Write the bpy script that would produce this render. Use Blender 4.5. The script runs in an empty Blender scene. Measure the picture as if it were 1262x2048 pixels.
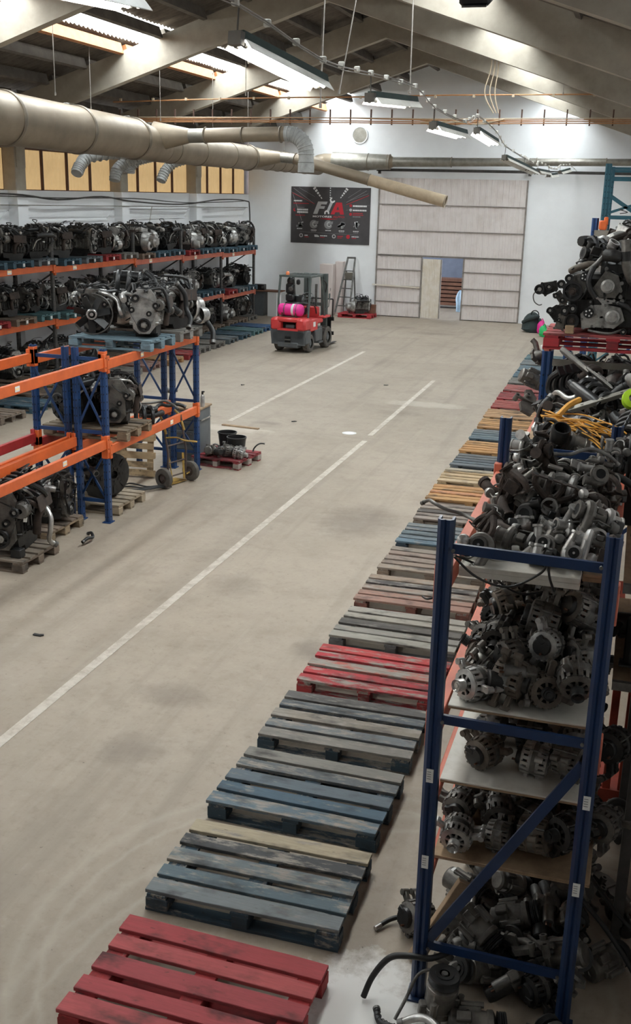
import bpy, math, random
from mathutils import Vector, Matrix, Euler, noise as mnoise

SC = bpy.context.scene
COL = SC.collection
PI = math.pi
rnd = random.Random(7)

# ------------------------------------------------------------------ camera
cam_d = bpy.data.cameras.new('camera')
cam_d.sensor_fit = 'VERTICAL'; cam_d.sensor_height = 36.0
cam_d.lens = 36.0 * 2104.4 / 2048.0
cam_d.clip_start = 0.05; cam_d.clip_end = 200
cam = bpy.data.objects.new('camera', cam_d); COL.objects.link(cam)
def cam_matrix(yaw, pitch, roll, loc):
    cy, sy, cp, sp = math.cos(yaw), math.sin(yaw), math.cos(pitch), math.sin(pitch)
    f = Vector((-sy*cp, cy*cp, -sp)); r = Vector((cy, sy, 0)); u = r.cross(f)
    cr, sr = math.cos(roll), math.sin(roll)
    r2 = cr*r + sr*u; u2 = -sr*r + cr*u; b = -f
    M = Matrix(((r2.x, u2.x, b.x, loc[0]), (r2.y, u2.y, b.y, loc[1]), (r2.z, u2.z, b.z, loc[2]), (0, 0, 0, 1)))
    return M
cam.matrix_world = cam_matrix(0.288815, 0.293597, 0.0235128, (0, 0, 4.1345))
SC.camera = cam

# ------------------------------------------------------------------ world, exposure, light strengths
w = bpy.data.worlds.new('overcast sky'); SC.world = w; w.use_nodes = True
bg = w.node_tree.nodes['Background']
bg.inputs[0].default_value = (0.86, 0.93, 1.0, 1); bg.inputs[1].default_value = 1.5
SC.view_settings.view_transform = 'Standard'
SC.view_settings.look = 'None'
SC.view_settings.gamma = 1.0
SC.view_settings.use_curve_mapping = False
SC.view_settings.exposure = 1.66
SKY_EMIT = 5.6      # daylight coming through the roof lights
TUBE_EMIT = 40.0    # fluorescent tubes
SC.cycles.max_bounces = 7
SC.cycles.diffuse_bounces = 5
SC.cycles.glossy_bounces = 3
SC.cycles.sample_clamp_indirect = 6.0

# ------------------------------------------------------------------ materials
MATS = {}
def nmat(name):
    m = bpy.data.materials.new(name); m.use_nodes = True
    nt = m.node_tree; b = nt.nodes['Principled BSDF']
    return m, nt, b
def nd(nt, t, **kw):
    n = nt.nodes.new(t)
    for k, v in kw.items():
        if k in n.inputs: n.inputs[k].default_value = v
        else: setattr(n, k, v)
    return n
def ramp(nt, src, stops):
    r = nt.nodes.new('ShaderNodeValToRGB')
    el = r.color_ramp.elements
    el[0].position, el[0].color = stops[0][0], (*stops[0][1], 1)
    el[1].position, el[1].color = stops[-1][0], (*stops[-1][1], 1)
    for p, c in stops[1:-1]:
        e = el.new(p); e.color = (*c, 1)
    nt.links.new(src, r.inputs[0]); return r.outputs[0]
def mixc(nt, fac, a, b, mode='MIX'):
    n = nt.nodes.new('ShaderNodeMix'); n.data_type = 'RGBA'; n.blend_type = mode
    for sock, v in ((n.inputs[0], fac), (n.inputs[6], a), (n.inputs[7], b)):
        if isinstance(v, (int, float)): sock.default_value = v
        elif isinstance(v, tuple): sock.default_value = (*v, 1) if len(v) == 3 else v
        else: nt.links.new(v, sock)
    return n.outputs[2]
def mth(nt, op, a, b=0.0, clamp=False):
    n = nt.nodes.new('ShaderNodeMath'); n.operation = op; n.use_clamp = clamp
    for s, v in ((n.inputs[0], a), (n.inputs[1], b)):
        if isinstance(v, (int, float)): s.default_value = v
        else: nt.links.new(v, s)
    return n.outputs[0]
def coords(nt, scale=(1, 1, 1), rand=True, kind='Object'):
    tc = nt.nodes.new('ShaderNodeTexCoord'); mp = nt.nodes.new('ShaderNodeMapping')
    nt.links.new(tc.outputs[kind], mp.inputs[0]); mp.inputs['Scale'].default_value = scale
    if rand:
        oi = nt.nodes.new('ShaderNodeObjectInfo')
        v = nt.nodes.new('ShaderNodeVectorMath'); v.operation = 'SCALE'
        cx = nt.nodes.new('ShaderNodeCombineXYZ')
        for i in range(3): nt.links.new(oi.outputs['Random'], cx.inputs[i])
        nt.links.new(cx.outputs[0], v.inputs[0]); v.inputs['Scale'].default_value = 37.0
        nt.links.new(v.outputs[0], mp.inputs['Location'])
    return mp.outputs[0]
def noise(nt, vec, scale, detail=4, rough=0.6):
    n = nd(nt, 'ShaderNodeTexNoise'); n.inputs['Scale'].default_value = scale
    n.inputs['Detail'].default_value = detail; n.inputs['Roughness'].default_value = rough
    nt.links.new(vec, n.inputs['Vector']); return n.outputs['Fac']
def bump(nt, b, h, strength=0.3, dist=0.01):
    n = nd(nt, 'ShaderNodeBump'); n.inputs['Strength'].default_value = strength; n.inputs['Distance'].default_value = dist
    nt.links.new(h, n.inputs['Height']); nt.links.new(n.outputs[0], b.inputs['Normal'])

def surf(name, c1, c2=None, scale=8, rough=0.5, metal=0.0, bmp=0.15, lo=0.35, hi=0.7, rvar=0.15):
    """two-tone procedural surface with grain"""
    m, nt, b = nmat(name)
    v = coords(nt)
    n = noise(nt, v, scale, 5, 0.65)
    c2 = c2 or tuple(x*0.7 for x in c1)
    nt.links.new(ramp(nt, n, [(lo, c1), (hi, c2)]), b.inputs['Base Color'])
    b.inputs['Metallic'].default_value = metal
    r = mth(nt, 'MULTIPLY_ADD', n, rvar); nt.nodes[-1].inputs[2].default_value = rough - rvar*0.5
    nt.links.new(r, b.inputs['Roughness'])
    if bmp:
        n2 = noise(nt, v, scale*6, 3, 0.6); bump(nt, b, n2, bmp, 0.004)
    MATS[name] = m; return m
def flat(name, c, rough=0.6, metal=0.0):
    m, nt, b = nmat(name); b.inputs['Base Color'].default_value = (*c, 1)
    b.inputs['Roughness'].default_value = rough; b.inputs['Metallic'].default_value = metal
    MATS[name] = m; return m
def emit(name, c, s):
    m, nt, b = nmat(name); b.inputs['Base Color'].default_value = (*c, 1)
    b.inputs['Emission Color'].default_value = (*c, 1); b.inputs['Emission Strength'].default_value = s
    MATS[name] = m; return m

# engine metals and plastics
surf('aluminium', (.52, .51, .49), (.17, .165, .155), 9, .36, .6, .3)
surf('dusty_aluminium', (.20, .187, .168), (.055, .051, .046), 9, .42, .45, .3)
surf('cast_iron', (.032, .030, .028), (.009, .0085, .008), 9, .48, .3, .35)
surf('black_plastic', (.017, .017, .0175), (.007, .007, .007), 6, .36, 0, .1)
surf('rubber', (.014, .014, .014), (.007, .007, .007), 10, .5, 0, .15)
surf('rusty_iron', (.060, .041, .032), (.018, .014, .012), 12, .8, .15, .45)
surf('bright_steel', (.60, .59, .57), (.28, .27, .25), 10, .32, .75, .1)
surf('dull_steel', (.20, .195, .185), (.08, .076, .07), 10, .45, .6, .15)
surf('brown_aluminium', (.17, .14, .112), (.06, .05, .04), 9, .6, .2, .3)
surf('wire_yellow', (.75, .36, .03), (.5, .22, .02), 9, .55, 0, 0)
flat('copper', (.10, .045, .025), .5, .5)
flat('label_white', (.72, .72, .70), .7)
flat('dark_hole', (.004, .004, .004), .9)
flat('red_plastic', (.45, .03, .03), .5)
flat('teal_plastic', (.05, .16, .16), .5)
flat('lime_plastic', (.45, .75, .02), .5)
flat('pink_plastic', (.75, .03, .28), .5)
flat('green_plastic', (.02, .45, .12), .5)
flat('orange_lens', (.8, .22, .08), .4)
# rack paint
surf('blue_paint', (.010, .048, .155), (.008, .034, .105), 3, .42, 0, .05)
surf('deep_blue_paint', (.0085, .030, .095), (.006, .021, .066), 3, .36, 0, .05)
surf('orange_paint', (.70, .135, .028), (.52, .095, .022), 3, .45, 0, .05)
surf('salmon_paint', (.62, .17, .10), (.45, .12, .075), 4, .55, 0, .05)
surf('crimson_paint', (.42, .03, .03), (.3, .02, .02), 4, .5, 0, .05)
surf('teal_paint', (.035, .14, .19), (.025, .10, .14), 4, .5, 0, .05)
surf('dark_red_paint', (.36, .045, .018), (.22, .026, .013), 4, .55, 0, .05)
surf('galvanised', (.30, .285, .25), (.20, .185, .155), 5, .42, .55, .05)
surf('duct_steel', (.275, .222, .158), (.20, .16, .115), 2.2, .5, .25, .04)
surf('duct_band', (.24, .20, .15), (.15, .125, .10), 4, .5, .4, .05)
surf('hose_grey', (.42, .43, .42), (.28, .285, .275), 8, .6, 0, .1)
surf('grey_post', (.085, .080, .076), (.045, .043, .042), 6, .55, .2, .08)
surf('white_board', (.62, .60, .54), (.42, .39, .33), 3.5, .55, 0, .05, .45, .72)
surf('raw_chipboard', (.36, .25, .15), (.24, .16, .10), 14, .8, 0, .1)
surf('concrete_beam', (.37, .33, .27), (.28, .25, .205), 2.5, .85, 0, .15)
surf('roof_fibre', (.175, .148, .122), (.10, .085, .07), 3, .95, 0, .2)
surf('purlin_concrete', (.15, .13, .11), (.09, .078, .065), 3, .9, 0, .1)
surf('purlin_orange', (.42, .18, .07), (.33, .13, .05), 6, .8, 0, .1)
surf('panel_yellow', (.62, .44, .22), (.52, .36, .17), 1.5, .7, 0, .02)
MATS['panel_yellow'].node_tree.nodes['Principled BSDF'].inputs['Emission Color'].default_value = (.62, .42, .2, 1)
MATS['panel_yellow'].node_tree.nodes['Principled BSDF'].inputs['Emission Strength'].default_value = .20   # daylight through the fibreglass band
surf('brown_steel', (.10, .05, .035), (.06, .03, .02), 5, .7, 0, .05)
surf('wall_white', (.86, .875, .885), (.80, .81, .82), .9, .85, 0, .03)
surf('door_white', (.68, .625, .60), (.58, .52, .485), 2.2, .6, 0, .02, .45, .75)
surf('door_dirty', (.74, .69, .62), (.60, .52, .40), 3.2, .7, 0, .02)
surf('door_frame', (.30, .27, .25), (.18, .15, .13), 5, .6, .2, .05)
surf('cable_dark', (.05, .045, .04), (.03, .028, .025), 5, .6, 0, 0)
surf('cable_orange', (.46, .22, .09), (.33, .15, .06), 5, .6, 0, 0)
surf('pipe_cream', (.50, .40, .28), (.40, .31, .21), 5, .6, 0, 0)
surf('rod_steel', (.30, .27, .24), (.20, .18, .16), 8, .5, .4, 0)
surf('lamp_green', (.045, .075, .068), (.03, .05, .045), 5, .5, .2, 0)
surf('lamp_box', (.10, .09, .075), (.07, .06, .05), 5, .6, 0, 0)
surf('lamp_white', (.7, .68, .62), (.55, .53, .48), 5, .5, 0, 0)
emit('tube_light', (1.0, .99, .96), TUBE_EMIT)
# forklift
surf('fork_red', (.62, .055, .055), (.48, .04, .04), 4, .4, 0, .03)
surf('fork_grey', (.105, .115, .12), (.07, .075, .08), 4, .5, .1, .05)
surf('fork_frame', (.10, .12, .115), (.065, .08, .075), 4, .5, .2, .05)
surf('tyre', (.13, .115, .10), (.06, .055, .05), 8, .85, 0, .3)
surf('tyre_dark', (.035, .033, .03), (.02, .02, .02), 8, .8, 0, .3)
surf('cabinet_grey', (.13, .145, .155), (.10, .11, .12), 3, .45, .1, .03)
surf('cabinet_white', (.66, .58, .55), (.60, .52, .49), 1.5, .6, 0, .02)
surf('truck_yellow', (.50, .32, .05), (.16, .10, .05), 10, .6, .1, .1)
surf('truck_rust', (.10, .07, .06), (.05, .04, .04), 10, .7, .1, .1)
surf('poster_black', (.070, .065, .068), (.050, .046, .049), 2.5, .5, 0, 0)
flat('poster_white', (.80, .80, .80), .5); flat('poster_red', (.50, .02, .035), .5); flat('poster_grey', (.26, .26, .265), .5)
flat('poster_light', (.52, .52, .53), .5)
surf('bag_cloth', (.035, .05, .05), (.02, .03, .03), 8, .85, 0, .3)
surf('timber_brown', (.22, .10, .06), (.13, .06, .04), 4, .8, 0, .1)
surf('yard_wall', (.15, .17, .22), (.12, .135, .18), 2, .9, 0, .1)
surf('bag_clear', (.42, .58, .72), (.30, .44, .58), 6, .35, 0, .2)

# skylight: translucent sheet lit by the sky, dirt streaks running down the corrugation
def make_sky():
    m, nt, b = nmat('skylight_sheet')
    v = coords(nt, (.5, 6, .5), rand=True)
    n = noise(nt, v, 1.6, 5, .65)
    col = ramp(nt, n, [(.35, (.90, .97, 1.0)), (.56, (.82, .88, .90)), (.72, (.42, .40, .33))])
    nt.links.new(col, b.inputs['Emission Color']); b.inputs['Emission Strength'].default_value = SKY_EMIT
    nt.links.new(col, b.inputs['Base Color']); b.inputs['Roughness'].default_value = .6
    MATS['skylight_sheet'] = m
make_sky()

# painted / raw pallet wood: paint colour comes from the object colour, alpha = how worn it is
def make_wood():
    m, nt, b = nmat('pallet_wood')
    oi = nt.nodes.new('ShaderNodeObjectInfo')
    grain_v = coords(nt, (1.0, 9.0, 9.0)); spot_v = coords(nt, (1.0, 2.0, 2.0))
    g = noise(nt, grain_v, 7, 5, .65)
    wear = noise(nt, coords(nt, (1.4, 5.0, 5.0)), 3.0, 6, .72)
    stain = noise(nt, spot_v, 2.6, 4, .62)
    spk = noise(nt, spot_v, 14, 2, .5)
    base = mixc(nt, mth(nt, 'MULTIPLY', g, .55), oi.outputs['Color'], (0.02, 0.018, 0.016))
    rawg = ramp(nt, g, [(.3, (.34, .315, .275)), (.7, (.17, .15, .128))])
    # wear threshold set by alpha
    th = mth(nt, 'SUBTRACT', 0.735, mth(nt, 'MULTIPLY', oi.outputs['Alpha'], .42))
    wf = mth(nt, 'MULTIPLY', mth(nt, 'SUBTRACT', wear, th), 9.0, True)
    c = mixc(nt, wf, base, rawg)
    sf = mth(nt, 'MULTIPLY', mth(nt, 'SUBTRACT', stain, .52), 6.0, True)
    c = mixc(nt, mth(nt, 'MULTIPLY', sf, .78), c, (.018, .016, .015))
    kf = mth(nt, 'MULTIPLY', mth(nt, 'SUBTRACT', spk, .70), 12.0, True)
    c = mixc(nt, mth(nt, 'MULTIPLY', kf, .7), c, (.025, .02, .018))
    nt.links.new(c, b.inputs['Base Color']); b.inputs['Roughness'].default_value = .8
    bump(nt, b, g, .35, .004)
    MATS['pallet_wood'] = m
make_wood()

# concrete floor
TRACKS = ((-1.31, 4.81, 1.74, .06), (-1.31, 4.81, 1.58, .035), (-.51, 4.08, 2.345, .06), (-.51, 4.08, 2.17, .035))
def make_floor():
    m, nt, b = nmat('floor_concrete')
    tc = nt.nodes.new('ShaderNodeTexCoord'); P = tc.outputs['Object']
    big = noise(nt, P, .35, 6, .6); mid = noise(nt, P, 1.7, 8, .68); fine = noise(nt, P, 18, 4, .6)
    c = ramp(nt, big, [(.32, (.292, .243, .188)), (.5, (.33, .277, .218)), (.68, (.36, .305, .243))])
    c = mixc(nt, mth(nt, 'MULTIPLY', mth(nt, 'SUBTRACT', mid, .50), 2.4, True), c, (.235, .193, .15))
    c = mixc(nt, mth(nt, 'MULTIPLY', mth(nt, 'SUBTRACT', fine, .55), 2.2, True), c, (.22, .18, .14))
    grit = noise(nt, P, 6.5, 6, .75)
    c = mixc(nt, mth(nt, 'MULTIPLY', mth(nt, 'SUBTRACT', grit, .54), 3.0, True), c, (.215, .172, .132))
    c = mixc(nt, mth(nt, 'MULTIPLY', mth(nt, 'SUBTRACT', .46, grit), 2.5, True), c, (.42, .362, .295))
    # forklift tyre tracks: long streaks along the hall
    mp = nt.nodes.new('ShaderNodeMapping'); nt.links.new(P, mp.inputs[0]); mp.inputs['Scale'].default_value = (2.6, .12, 1); mp.inputs['Rotation'].default_value = (0, 0, .12)
    tr = noise(nt, mp.outputs[0], 1.3, 5, .6)
    c = mixc(nt, mth(nt, 'MULTIPLY', mth(nt, 'SUBTRACT', tr, .53), 3.0, True), c, (.222, .182, .142))
    mp2 = nt.nodes.new('ShaderNodeMapping'); nt.links.new(P, mp2.inputs[0]); mp2.inputs['Scale'].default_value = (3.0, .16, 1); mp2.inputs['Rotation'].default_value = (0, 0, -.35)
    tr2 = noise(nt, mp2.outputs[0], 1.6, 5, .6)
    c = mixc(nt, mth(nt, 'MULTIPLY', mth(nt, 'SUBTRACT', tr2, .60), 3.0, True), c, (.40, .35, .285))
    # oil stains at the places the photograph shows them, worn spots with ragged edges
    sep = nt.nodes.new('ShaderNodeSeparateXYZ'); nt.links.new(P, sep.inputs[0])
    wob = noise(nt, P, 5.0, 5, .7)
    for x, y, rx, ry, k in ((-3.25, 12.9, .62, .85, .5), (-2.64, 8.79, .22, .28, .5), (-3.48, 7.48, .35, .25, .4), (-3.38, 6.55, .28, .3, .38),
                            (-3.9, 10.1, .35, .4, .25), (-4.3, 20.2, .5, .3, .25), (-6.1, 33, .8, .4, .3), (-9.9, 34.6, .9, .35, .4), (-6.4, 18.3, .35, .16, .45), (-7.3, 34.2, .5, .3, .35), (-8.1, 33.3, .7, .3, .3)):
        dx = mth(nt, 'MULTIPLY', mth(nt, 'SUBTRACT', sep.outputs[0], x), 1/rx); dy = mth(nt, 'MULTIPLY', mth(nt, 'SUBTRACT', sep.outputs[1], y), 1/ry)
        d2 = mth(nt, 'ADD', mth(nt, 'MULTIPLY', dx, dx), mth(nt, 'MULTIPLY', dy, dy))
        f = mth(nt, 'SUBTRACT', mth(nt, 'ADD', mth(nt, 'MULTIPLY', wob, 1.9), .05), d2)
        f = mth(nt, 'MULTIPLY', f, 1.1, True)
        c = mixc(nt, mth(nt, 'MULTIPLY', f, k), c, (.125, .095, .075))
    # pale dusty scuff and spilled white powder near the racks
    for x, y, rx, ry, k, colr in ((-1.02, 4.42, .46, .55, .97, (.78, .77, .74)), (-4.0, 21.3, 1.0, .35, .45, (.52, .47, .40)), (-6.9, 17.6, .9, .3, .5, (.55, .49, .42)), (-8.3, 16.2, 1.4, 1.6, .35, (.52, .47, .40))):
        dx = mth(nt, 'MULTIPLY', mth(nt, 'SUBTRACT', sep.outputs[0], x), 1/rx); dy = mth(nt, 'MULTIPLY', mth(nt, 'SUBTRACT', sep.outputs[1], y), 1/ry)
        d2 = mth(nt, 'ADD', mth(nt, 'MULTIPLY', dx, dx), mth(nt, 'MULTIPLY', dy, dy))
        f = mth(nt, 'MULTIPLY', mth(nt, 'SUBTRACT', mth(nt, 'MULTIPLY', wob, 2.0), d2), 1.5, True)
        c = mixc(nt, mth(nt, 'MULTIPLY', f, k), c, colr)
    # pale curved tyre sweeps
    for cx, cy, R_, w_ in TRACKS:
        dx = mth(nt, 'SUBTRACT', sep.outputs[0], cx); dy = mth(nt, 'SUBTRACT', sep.outputs[1], cy)
        rr = mth(nt, 'SQRT', mth(nt, 'ADD', mth(nt, 'MULTIPLY', dx, dx), mth(nt, 'MULTIPLY', dy, dy)))
        rr = mth(nt, 'ADD', rr, mth(nt, 'MULTIPLY', mth(nt, 'SUBTRACT', wob, .5), .10))
        f = mth(nt, 'SUBTRACT', 1.0, mth(nt, 'MULTIPLY', mth(nt, 'ABSOLUTE', mth(nt, 'SUBTRACT', rr, R_)), 1/w_), True)
        gate = mth(nt, 'MULTIPLY', mth(nt, 'SUBTRACT', 7.6, sep.outputs[1]), .8, True)
        c = mixc(nt, mth(nt, 'MULTIPLY', mth(nt, 'MULTIPLY', f, gate), .36), c, (.43, .385, .315))
    # dark specks
    vor = noise(nt, P, 26, 2, .4)
    c = mixc(nt, mth(nt, 'MULTIPLY', mth(nt, 'SUBTRACT', vor, .74), 14.0, True), c, (.10, .085, .07))
    # thin dark cracks / saw joints across the hall
    for y0, a in ((17.75, .012), (23.4, .01), (29.2, .01)):
        yy = mth(nt, 'ADD', sep.outputs[1], mth(nt, 'MULTIPLY', mth(nt, 'SUBTRACT', mid, .5), .22))
        f = mth(nt, 'SUBTRACT', 1.0, mth(nt, 'MULTIPLY', mth(nt, 'ABSOLUTE', mth(nt, 'SUBTRACT', yy, y0)), 1/a), True)
        c = mixc(nt, mth(nt, 'MULTIPLY', f, .6), c, (.14, .115, .095))
    nt.links.new(c, b.inputs['Base Color'])
    r = mth(nt, 'MULTIPLY_ADD', mid, .25); nt.nodes[-1].inputs[2].default_value = .48
    nt.links.new(r, b.inputs['Roughness'])
    bump(nt, b, mth(nt, 'ADD', mid, mth(nt, 'MULTIPLY', fine, .3)), .12, .01)
    MATS['floor_concrete'] = m
make_floor()

def make_line():
    m, nt, b = nmat('line_paint')
    v = coords(nt, (1, 1, 1), rand=False)
    n = noise(nt, v, 7, 6, .75); n2 = noise(nt, v, 1.2, 3, .6)
    f = mth(nt, 'MULTIPLY', mth(nt, 'SUBTRACT', mth(nt, 'ADD', n, mth(nt, 'MULTIPLY', n2, .35)), .60), 5.0, True)
    c = mixc(nt, mth(nt, 'MULTIPLY', f, .8), (.56, .51, .44), (.37, .315, .255))
    nt.links.new(c, b.inputs['Base Color']); b.inputs['Roughness'].default_value = .7
    MATS['line_paint'] = m
make_line()
# ------------------------------------------------------------------ mesh builder
def frame_of(d):
    d = Vector(d).normalized()
    a = Vector((0, 0, 1)) if abs(d.z) < .9 else Vector((1, 0, 0))
    u = d.cross(a).normalized(); v = d.cross(u).normalized()
    return u, v, d

class MB:
    def __init__(s, mat='cast_iron'):
        s.v = []; s.f = []; s.mi = []; s.names = []; s.M = Matrix.Identity(4); s.cur = 0; s.m(mat)
    def m(s, name):
        if name not in s.names: s.names.append(name)
        s.cur = s.names.index(name); return s
    def add(s, vs, fs):
        o = len(s.v); M = s.M
        s.v += [tuple(M @ Vector(p)) for p in vs]
        s.f += [tuple(i + o for i in f) for f in fs]
        s.mi += [s.cur] * len(fs)
    def box(s, c, d, rot=None, bev=0.0):
        x, y, z = d[0]/2, d[1]/2, d[2]/2
        if bev <= 0:
            vs = [(-x,-y,-z),(x,-y,-z),(x,y,-z),(-x,y,-z),(-x,-y,z),(x,-y,z),(x,y,z),(-x,y,z)]
            fs = [(3,2,1,0),(4,5,6,7),(0,1,5,4),(1,2,6,5),(2,3,7,6),(3,0,4,7)]
        else:
            b = min(bev, x*.9, y*.9, z*.9); vs = []; idx = {}
            for sx in (-1,1):
                for sy in (-1,1):
                    for sz in (-1,1):
                        for ax in range(3):
                            p = [sx*(x-b), sy*(y-b), sz*(z-b)]; p[ax] = (sx*x, sy*y, sz*z)[ax]
                            idx[(sx,sy,sz,ax)] = len(vs); vs.append(tuple(p))
            fs = []
            g = lambda a,b_,c_,ax: idx[(a,b_,c_,ax)]
            for q in (-1,1):
                F = [g(q,-1,-1,0),g(q,1,-1,0),g(q,1,1,0),g(q,-1,1,0)]; fs.append(tuple(F if q>0 else F[::-1]))
                F = [g(-1,q,-1,1),g(-1,q,1,1),g(1,q,1,1),g(1,q,-1,1)]; fs.append(tuple(F if q>0 else F[::-1]))
                F = [g(-1,-1,q,2),g(1,-1,q,2),g(1,1,q,2),g(-1,1,q,2)]; fs.append(tuple(F if q>0 else F[::-1]))
            for a in (-1,1):
                for b2 in (-1,1):
                    F=[g(a,b2,-1,0),g(a,b2,1,0),g(a,b2,1,1),g(a,b2,-1,1)]; fs.append(tuple(F if a*b2<0 else F[::-1]))
                    F=[g(a,-1,b2,0),g(a,1,b2,0),g(a,1,b2,2),g(a,-1,b2,2)]; fs.append(tuple(F if a*b2>0 else F[::-1]))
                    F=[g(-1,a,b2,1),g(1,a,b2,1),g(1,a,b2,2),g(-1,a,b2,2)]; fs.append(tuple(F if a*b2<0 else F[::-1]))
                    for c3 in (-1,1):
                        F=[g(a,b2,c3,0),g(a,b2,c3,1),g(a,b2,c3,2)]; fs.append(tuple(F if a*b2*c3>0 else F[::-1]))
        T = Matrix.Translation(Vector(c))
        if rot is not None: T = T @ (rot.to_matrix().to_4x4() if isinstance(rot, Euler) else Euler(rot).to_matrix().to_4x4())
        s.add([tuple(T @ Vector(p)) for p in vs], fs)
    def bar(s, a, b, wd, ht, up=(0,0,1), bev=0.0):
        """rectangular bar from a to b, wd wide, ht high"""
        a, b = Vector(a), Vector(b); d = (b - a); L = d.length; d.normalize()
        u = Vector(up); side = d.cross(u)
        if side.length < 1e-4: side = d.cross(Vector((1,0,0)))
        side.normalize(); u = side.cross(d).normalized()
        R = Matrix((d, -side, u)).transposed().to_4x4()
        old = s.M; s.M = s.M @ Matrix.Translation((a+b)/2) @ R
        s.box((0,0,0), (L, wd, ht), bev=bev); s.M = old
    def cyl(s, a, b, r0, r1=None, n=12, cap=True):
        r1 = r0 if r1 is None else r1
        a, b = Vector(a), Vector(b); u, v, d = frame_of(b - a)
        vs = []; fs = []
        for p, r in ((a, r0), (b, r1)):
            for i in range(n):
                t = 2*PI*i/n; vs.append(tuple(p + u*(r*math.cos(t)) + v*(r*math.sin(t))))
        for i in range(n): fs.append((i, (i+1)%n, n+(i+1)%n, n+i))
        if cap: fs += [tuple(range(n))[::-1], tuple(range(n, 2*n))]
        s.add(vs, fs)
    def lathe(s, prof, o=(0,0,0), ax=(0,0,1), n=16, arc=2*PI, off=0.0):
        """prof: (radius, distance along the axis)"""
        o = Vector(o); u, v, d = frame_of(ax); vs = []; fs = []; k = len(prof)
        full = abs(arc - 2*PI) < 1e-6; m = n if full else n + 1
        for i in range(m):
            t = off + arc*i/n
            for r, h in prof: vs.append(tuple(o + d*h + u*(r*math.cos(t)) + v*(r*math.sin(t))))
        for i in range(n):
            j = (i+1) % m
            for q in range(k-1): fs.append((i*k+q, j*k+q, j*k+q+1, i*k+q+1))
        s.add(vs, fs)
    def tube(s, pts, r, n=8, cap=True, sub=0):
        pts = [Vector(p) for p in pts]
        rs = list(r) if isinstance(r, (list, tuple)) else [r]*len(pts)
        if sub:
            P = []; RR = []
            for i in range(len(pts)-1):
                p0 = pts[max(i-1,0)]; p1 = pts[i]; p2 = pts[i+1]; p3 = pts[min(i+2,len(pts)-1)]
                for q in range(sub):
                    t = q/sub
                    P.append(.5*((2*p1)+(p2-p0)*t+(2*p0-5*p1+4*p2-p3)*t*t+(3*p1-p0-3*p2+p3)*t**3)); RR.append(rs[i]*(1-t)+rs[i+1]*t)
            P.append(pts[-1]); RR.append(rs[-1]); pts, rs = P, RR
        vs = []; fs = []; u = None
        for i, p in enumerate(pts):
            d = (pts[min(i+1,len(pts)-1)] - pts[max(i-1,0)])
            if d.length < 1e-9: d = Vector((0,0,1))
            d.normalize()
            if u is None: u = frame_of(d)[0]
            else:
                u = u - d*u.dot(d)
                u = u.normalized() if u.length > 1e-6 else frame_of(d)[0]
            v = d.cross(u)
            for k in range(n):
                t = 2*PI*k/n; vs.append(tuple(p + u*(rs[i]*math.cos(t)) + v*(rs[i]*math.sin(t))))
        for i in range(len(pts)-1):
            for k in range(n): fs.append((i*n+k, i*n+(k+1)%n, (i+1)*n+(k+1)%n, (i+1)*n+k))
        if cap: fs += [tuple(range(n))[::-1], tuple(range((len(pts)-1)*n, len(pts)*n))]
        s.add(vs, fs)
    def prism(s, poly, h, o=(0,0,0), ax=(0,0,1), up=None):
        """extrude a 2D polygon by h along ax"""
        o = Vector(o); d = Vector(ax).normalized()
        if up is None: u, v, d = frame_of(d)
        else:
            v = Vector(up).normalized(); u = v.cross(d).normalized()
        n = len(poly); vs = [tuple(o + u*x + v*y) for x, y in poly] + [tuple(o + d*h + u*x + v*y) for x, y in poly]
        fs = [tuple(range(n))[::-1], tuple(range(n, 2*n))] + [(i, (i+1)%n, n+(i+1)%n, n+i) for i in range(n)]
        s.add(vs, fs)
    def ball(s, c, r, n=10, m=6, sc=(1,1,1)):
        vs = []; fs = []
        for j in range(m+1):
            t = PI*j/m
            for i in range(n):
                p = 2*PI*i/n; vs.append((c[0]+r*sc[0]*math.sin(t)*math.cos(p), c[1]+r*sc[1]*math.sin(t)*math.sin(p), c[2]+r*sc[2]*math.cos(t)))
        for j in range(m):
            for i in range(n): fs.append((j*n+i, (j+1)*n+i, (j+1)*n+(i+1)%n, j*n+(i+1)%n))
        s.add(vs, fs)
    def ring(s, c, ax, R, r, n=20, m=8, arc=2*PI, off=0.0):
        c = Vector(c); u, v, d = frame_of(ax); vs = []; fs = []
        full = abs(arc-2*PI) < 1e-6; N = n if full else n+1
        for i in range(N):
            t = off + arc*i/n; e = u*math.cos(t) + v*math.sin(t)
            for k in range(m):
                q = 2*PI*k/m; vs.append(tuple(c + e*(R + r*math.cos(q)) + d*(r*math.sin(q))))
        for i in range(n):
            j = (i+1) % N
            for k in range(m): fs.append((i*m+k, j*m+k, j*m+(k+1)%m, i*m+(k+1)%m))
        s.add(vs, fs)
    def mesh(s, name, smooth=38):
        me = bpy.data.meshes.new(name); me.from_pydata(s.v, [], s.f)
        for n_ in s.names: me.materials.append(MATS[n_])
        me.polygons.foreach_set('material_index', s.mi)
        me.validate()
        if smooth:
            me.polygons.foreach_set('use_smooth', [True]*len(me.polygons))
            me.set_sharp_from_angle(angle=math.radians(smooth))
        me.update(); return me

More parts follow.
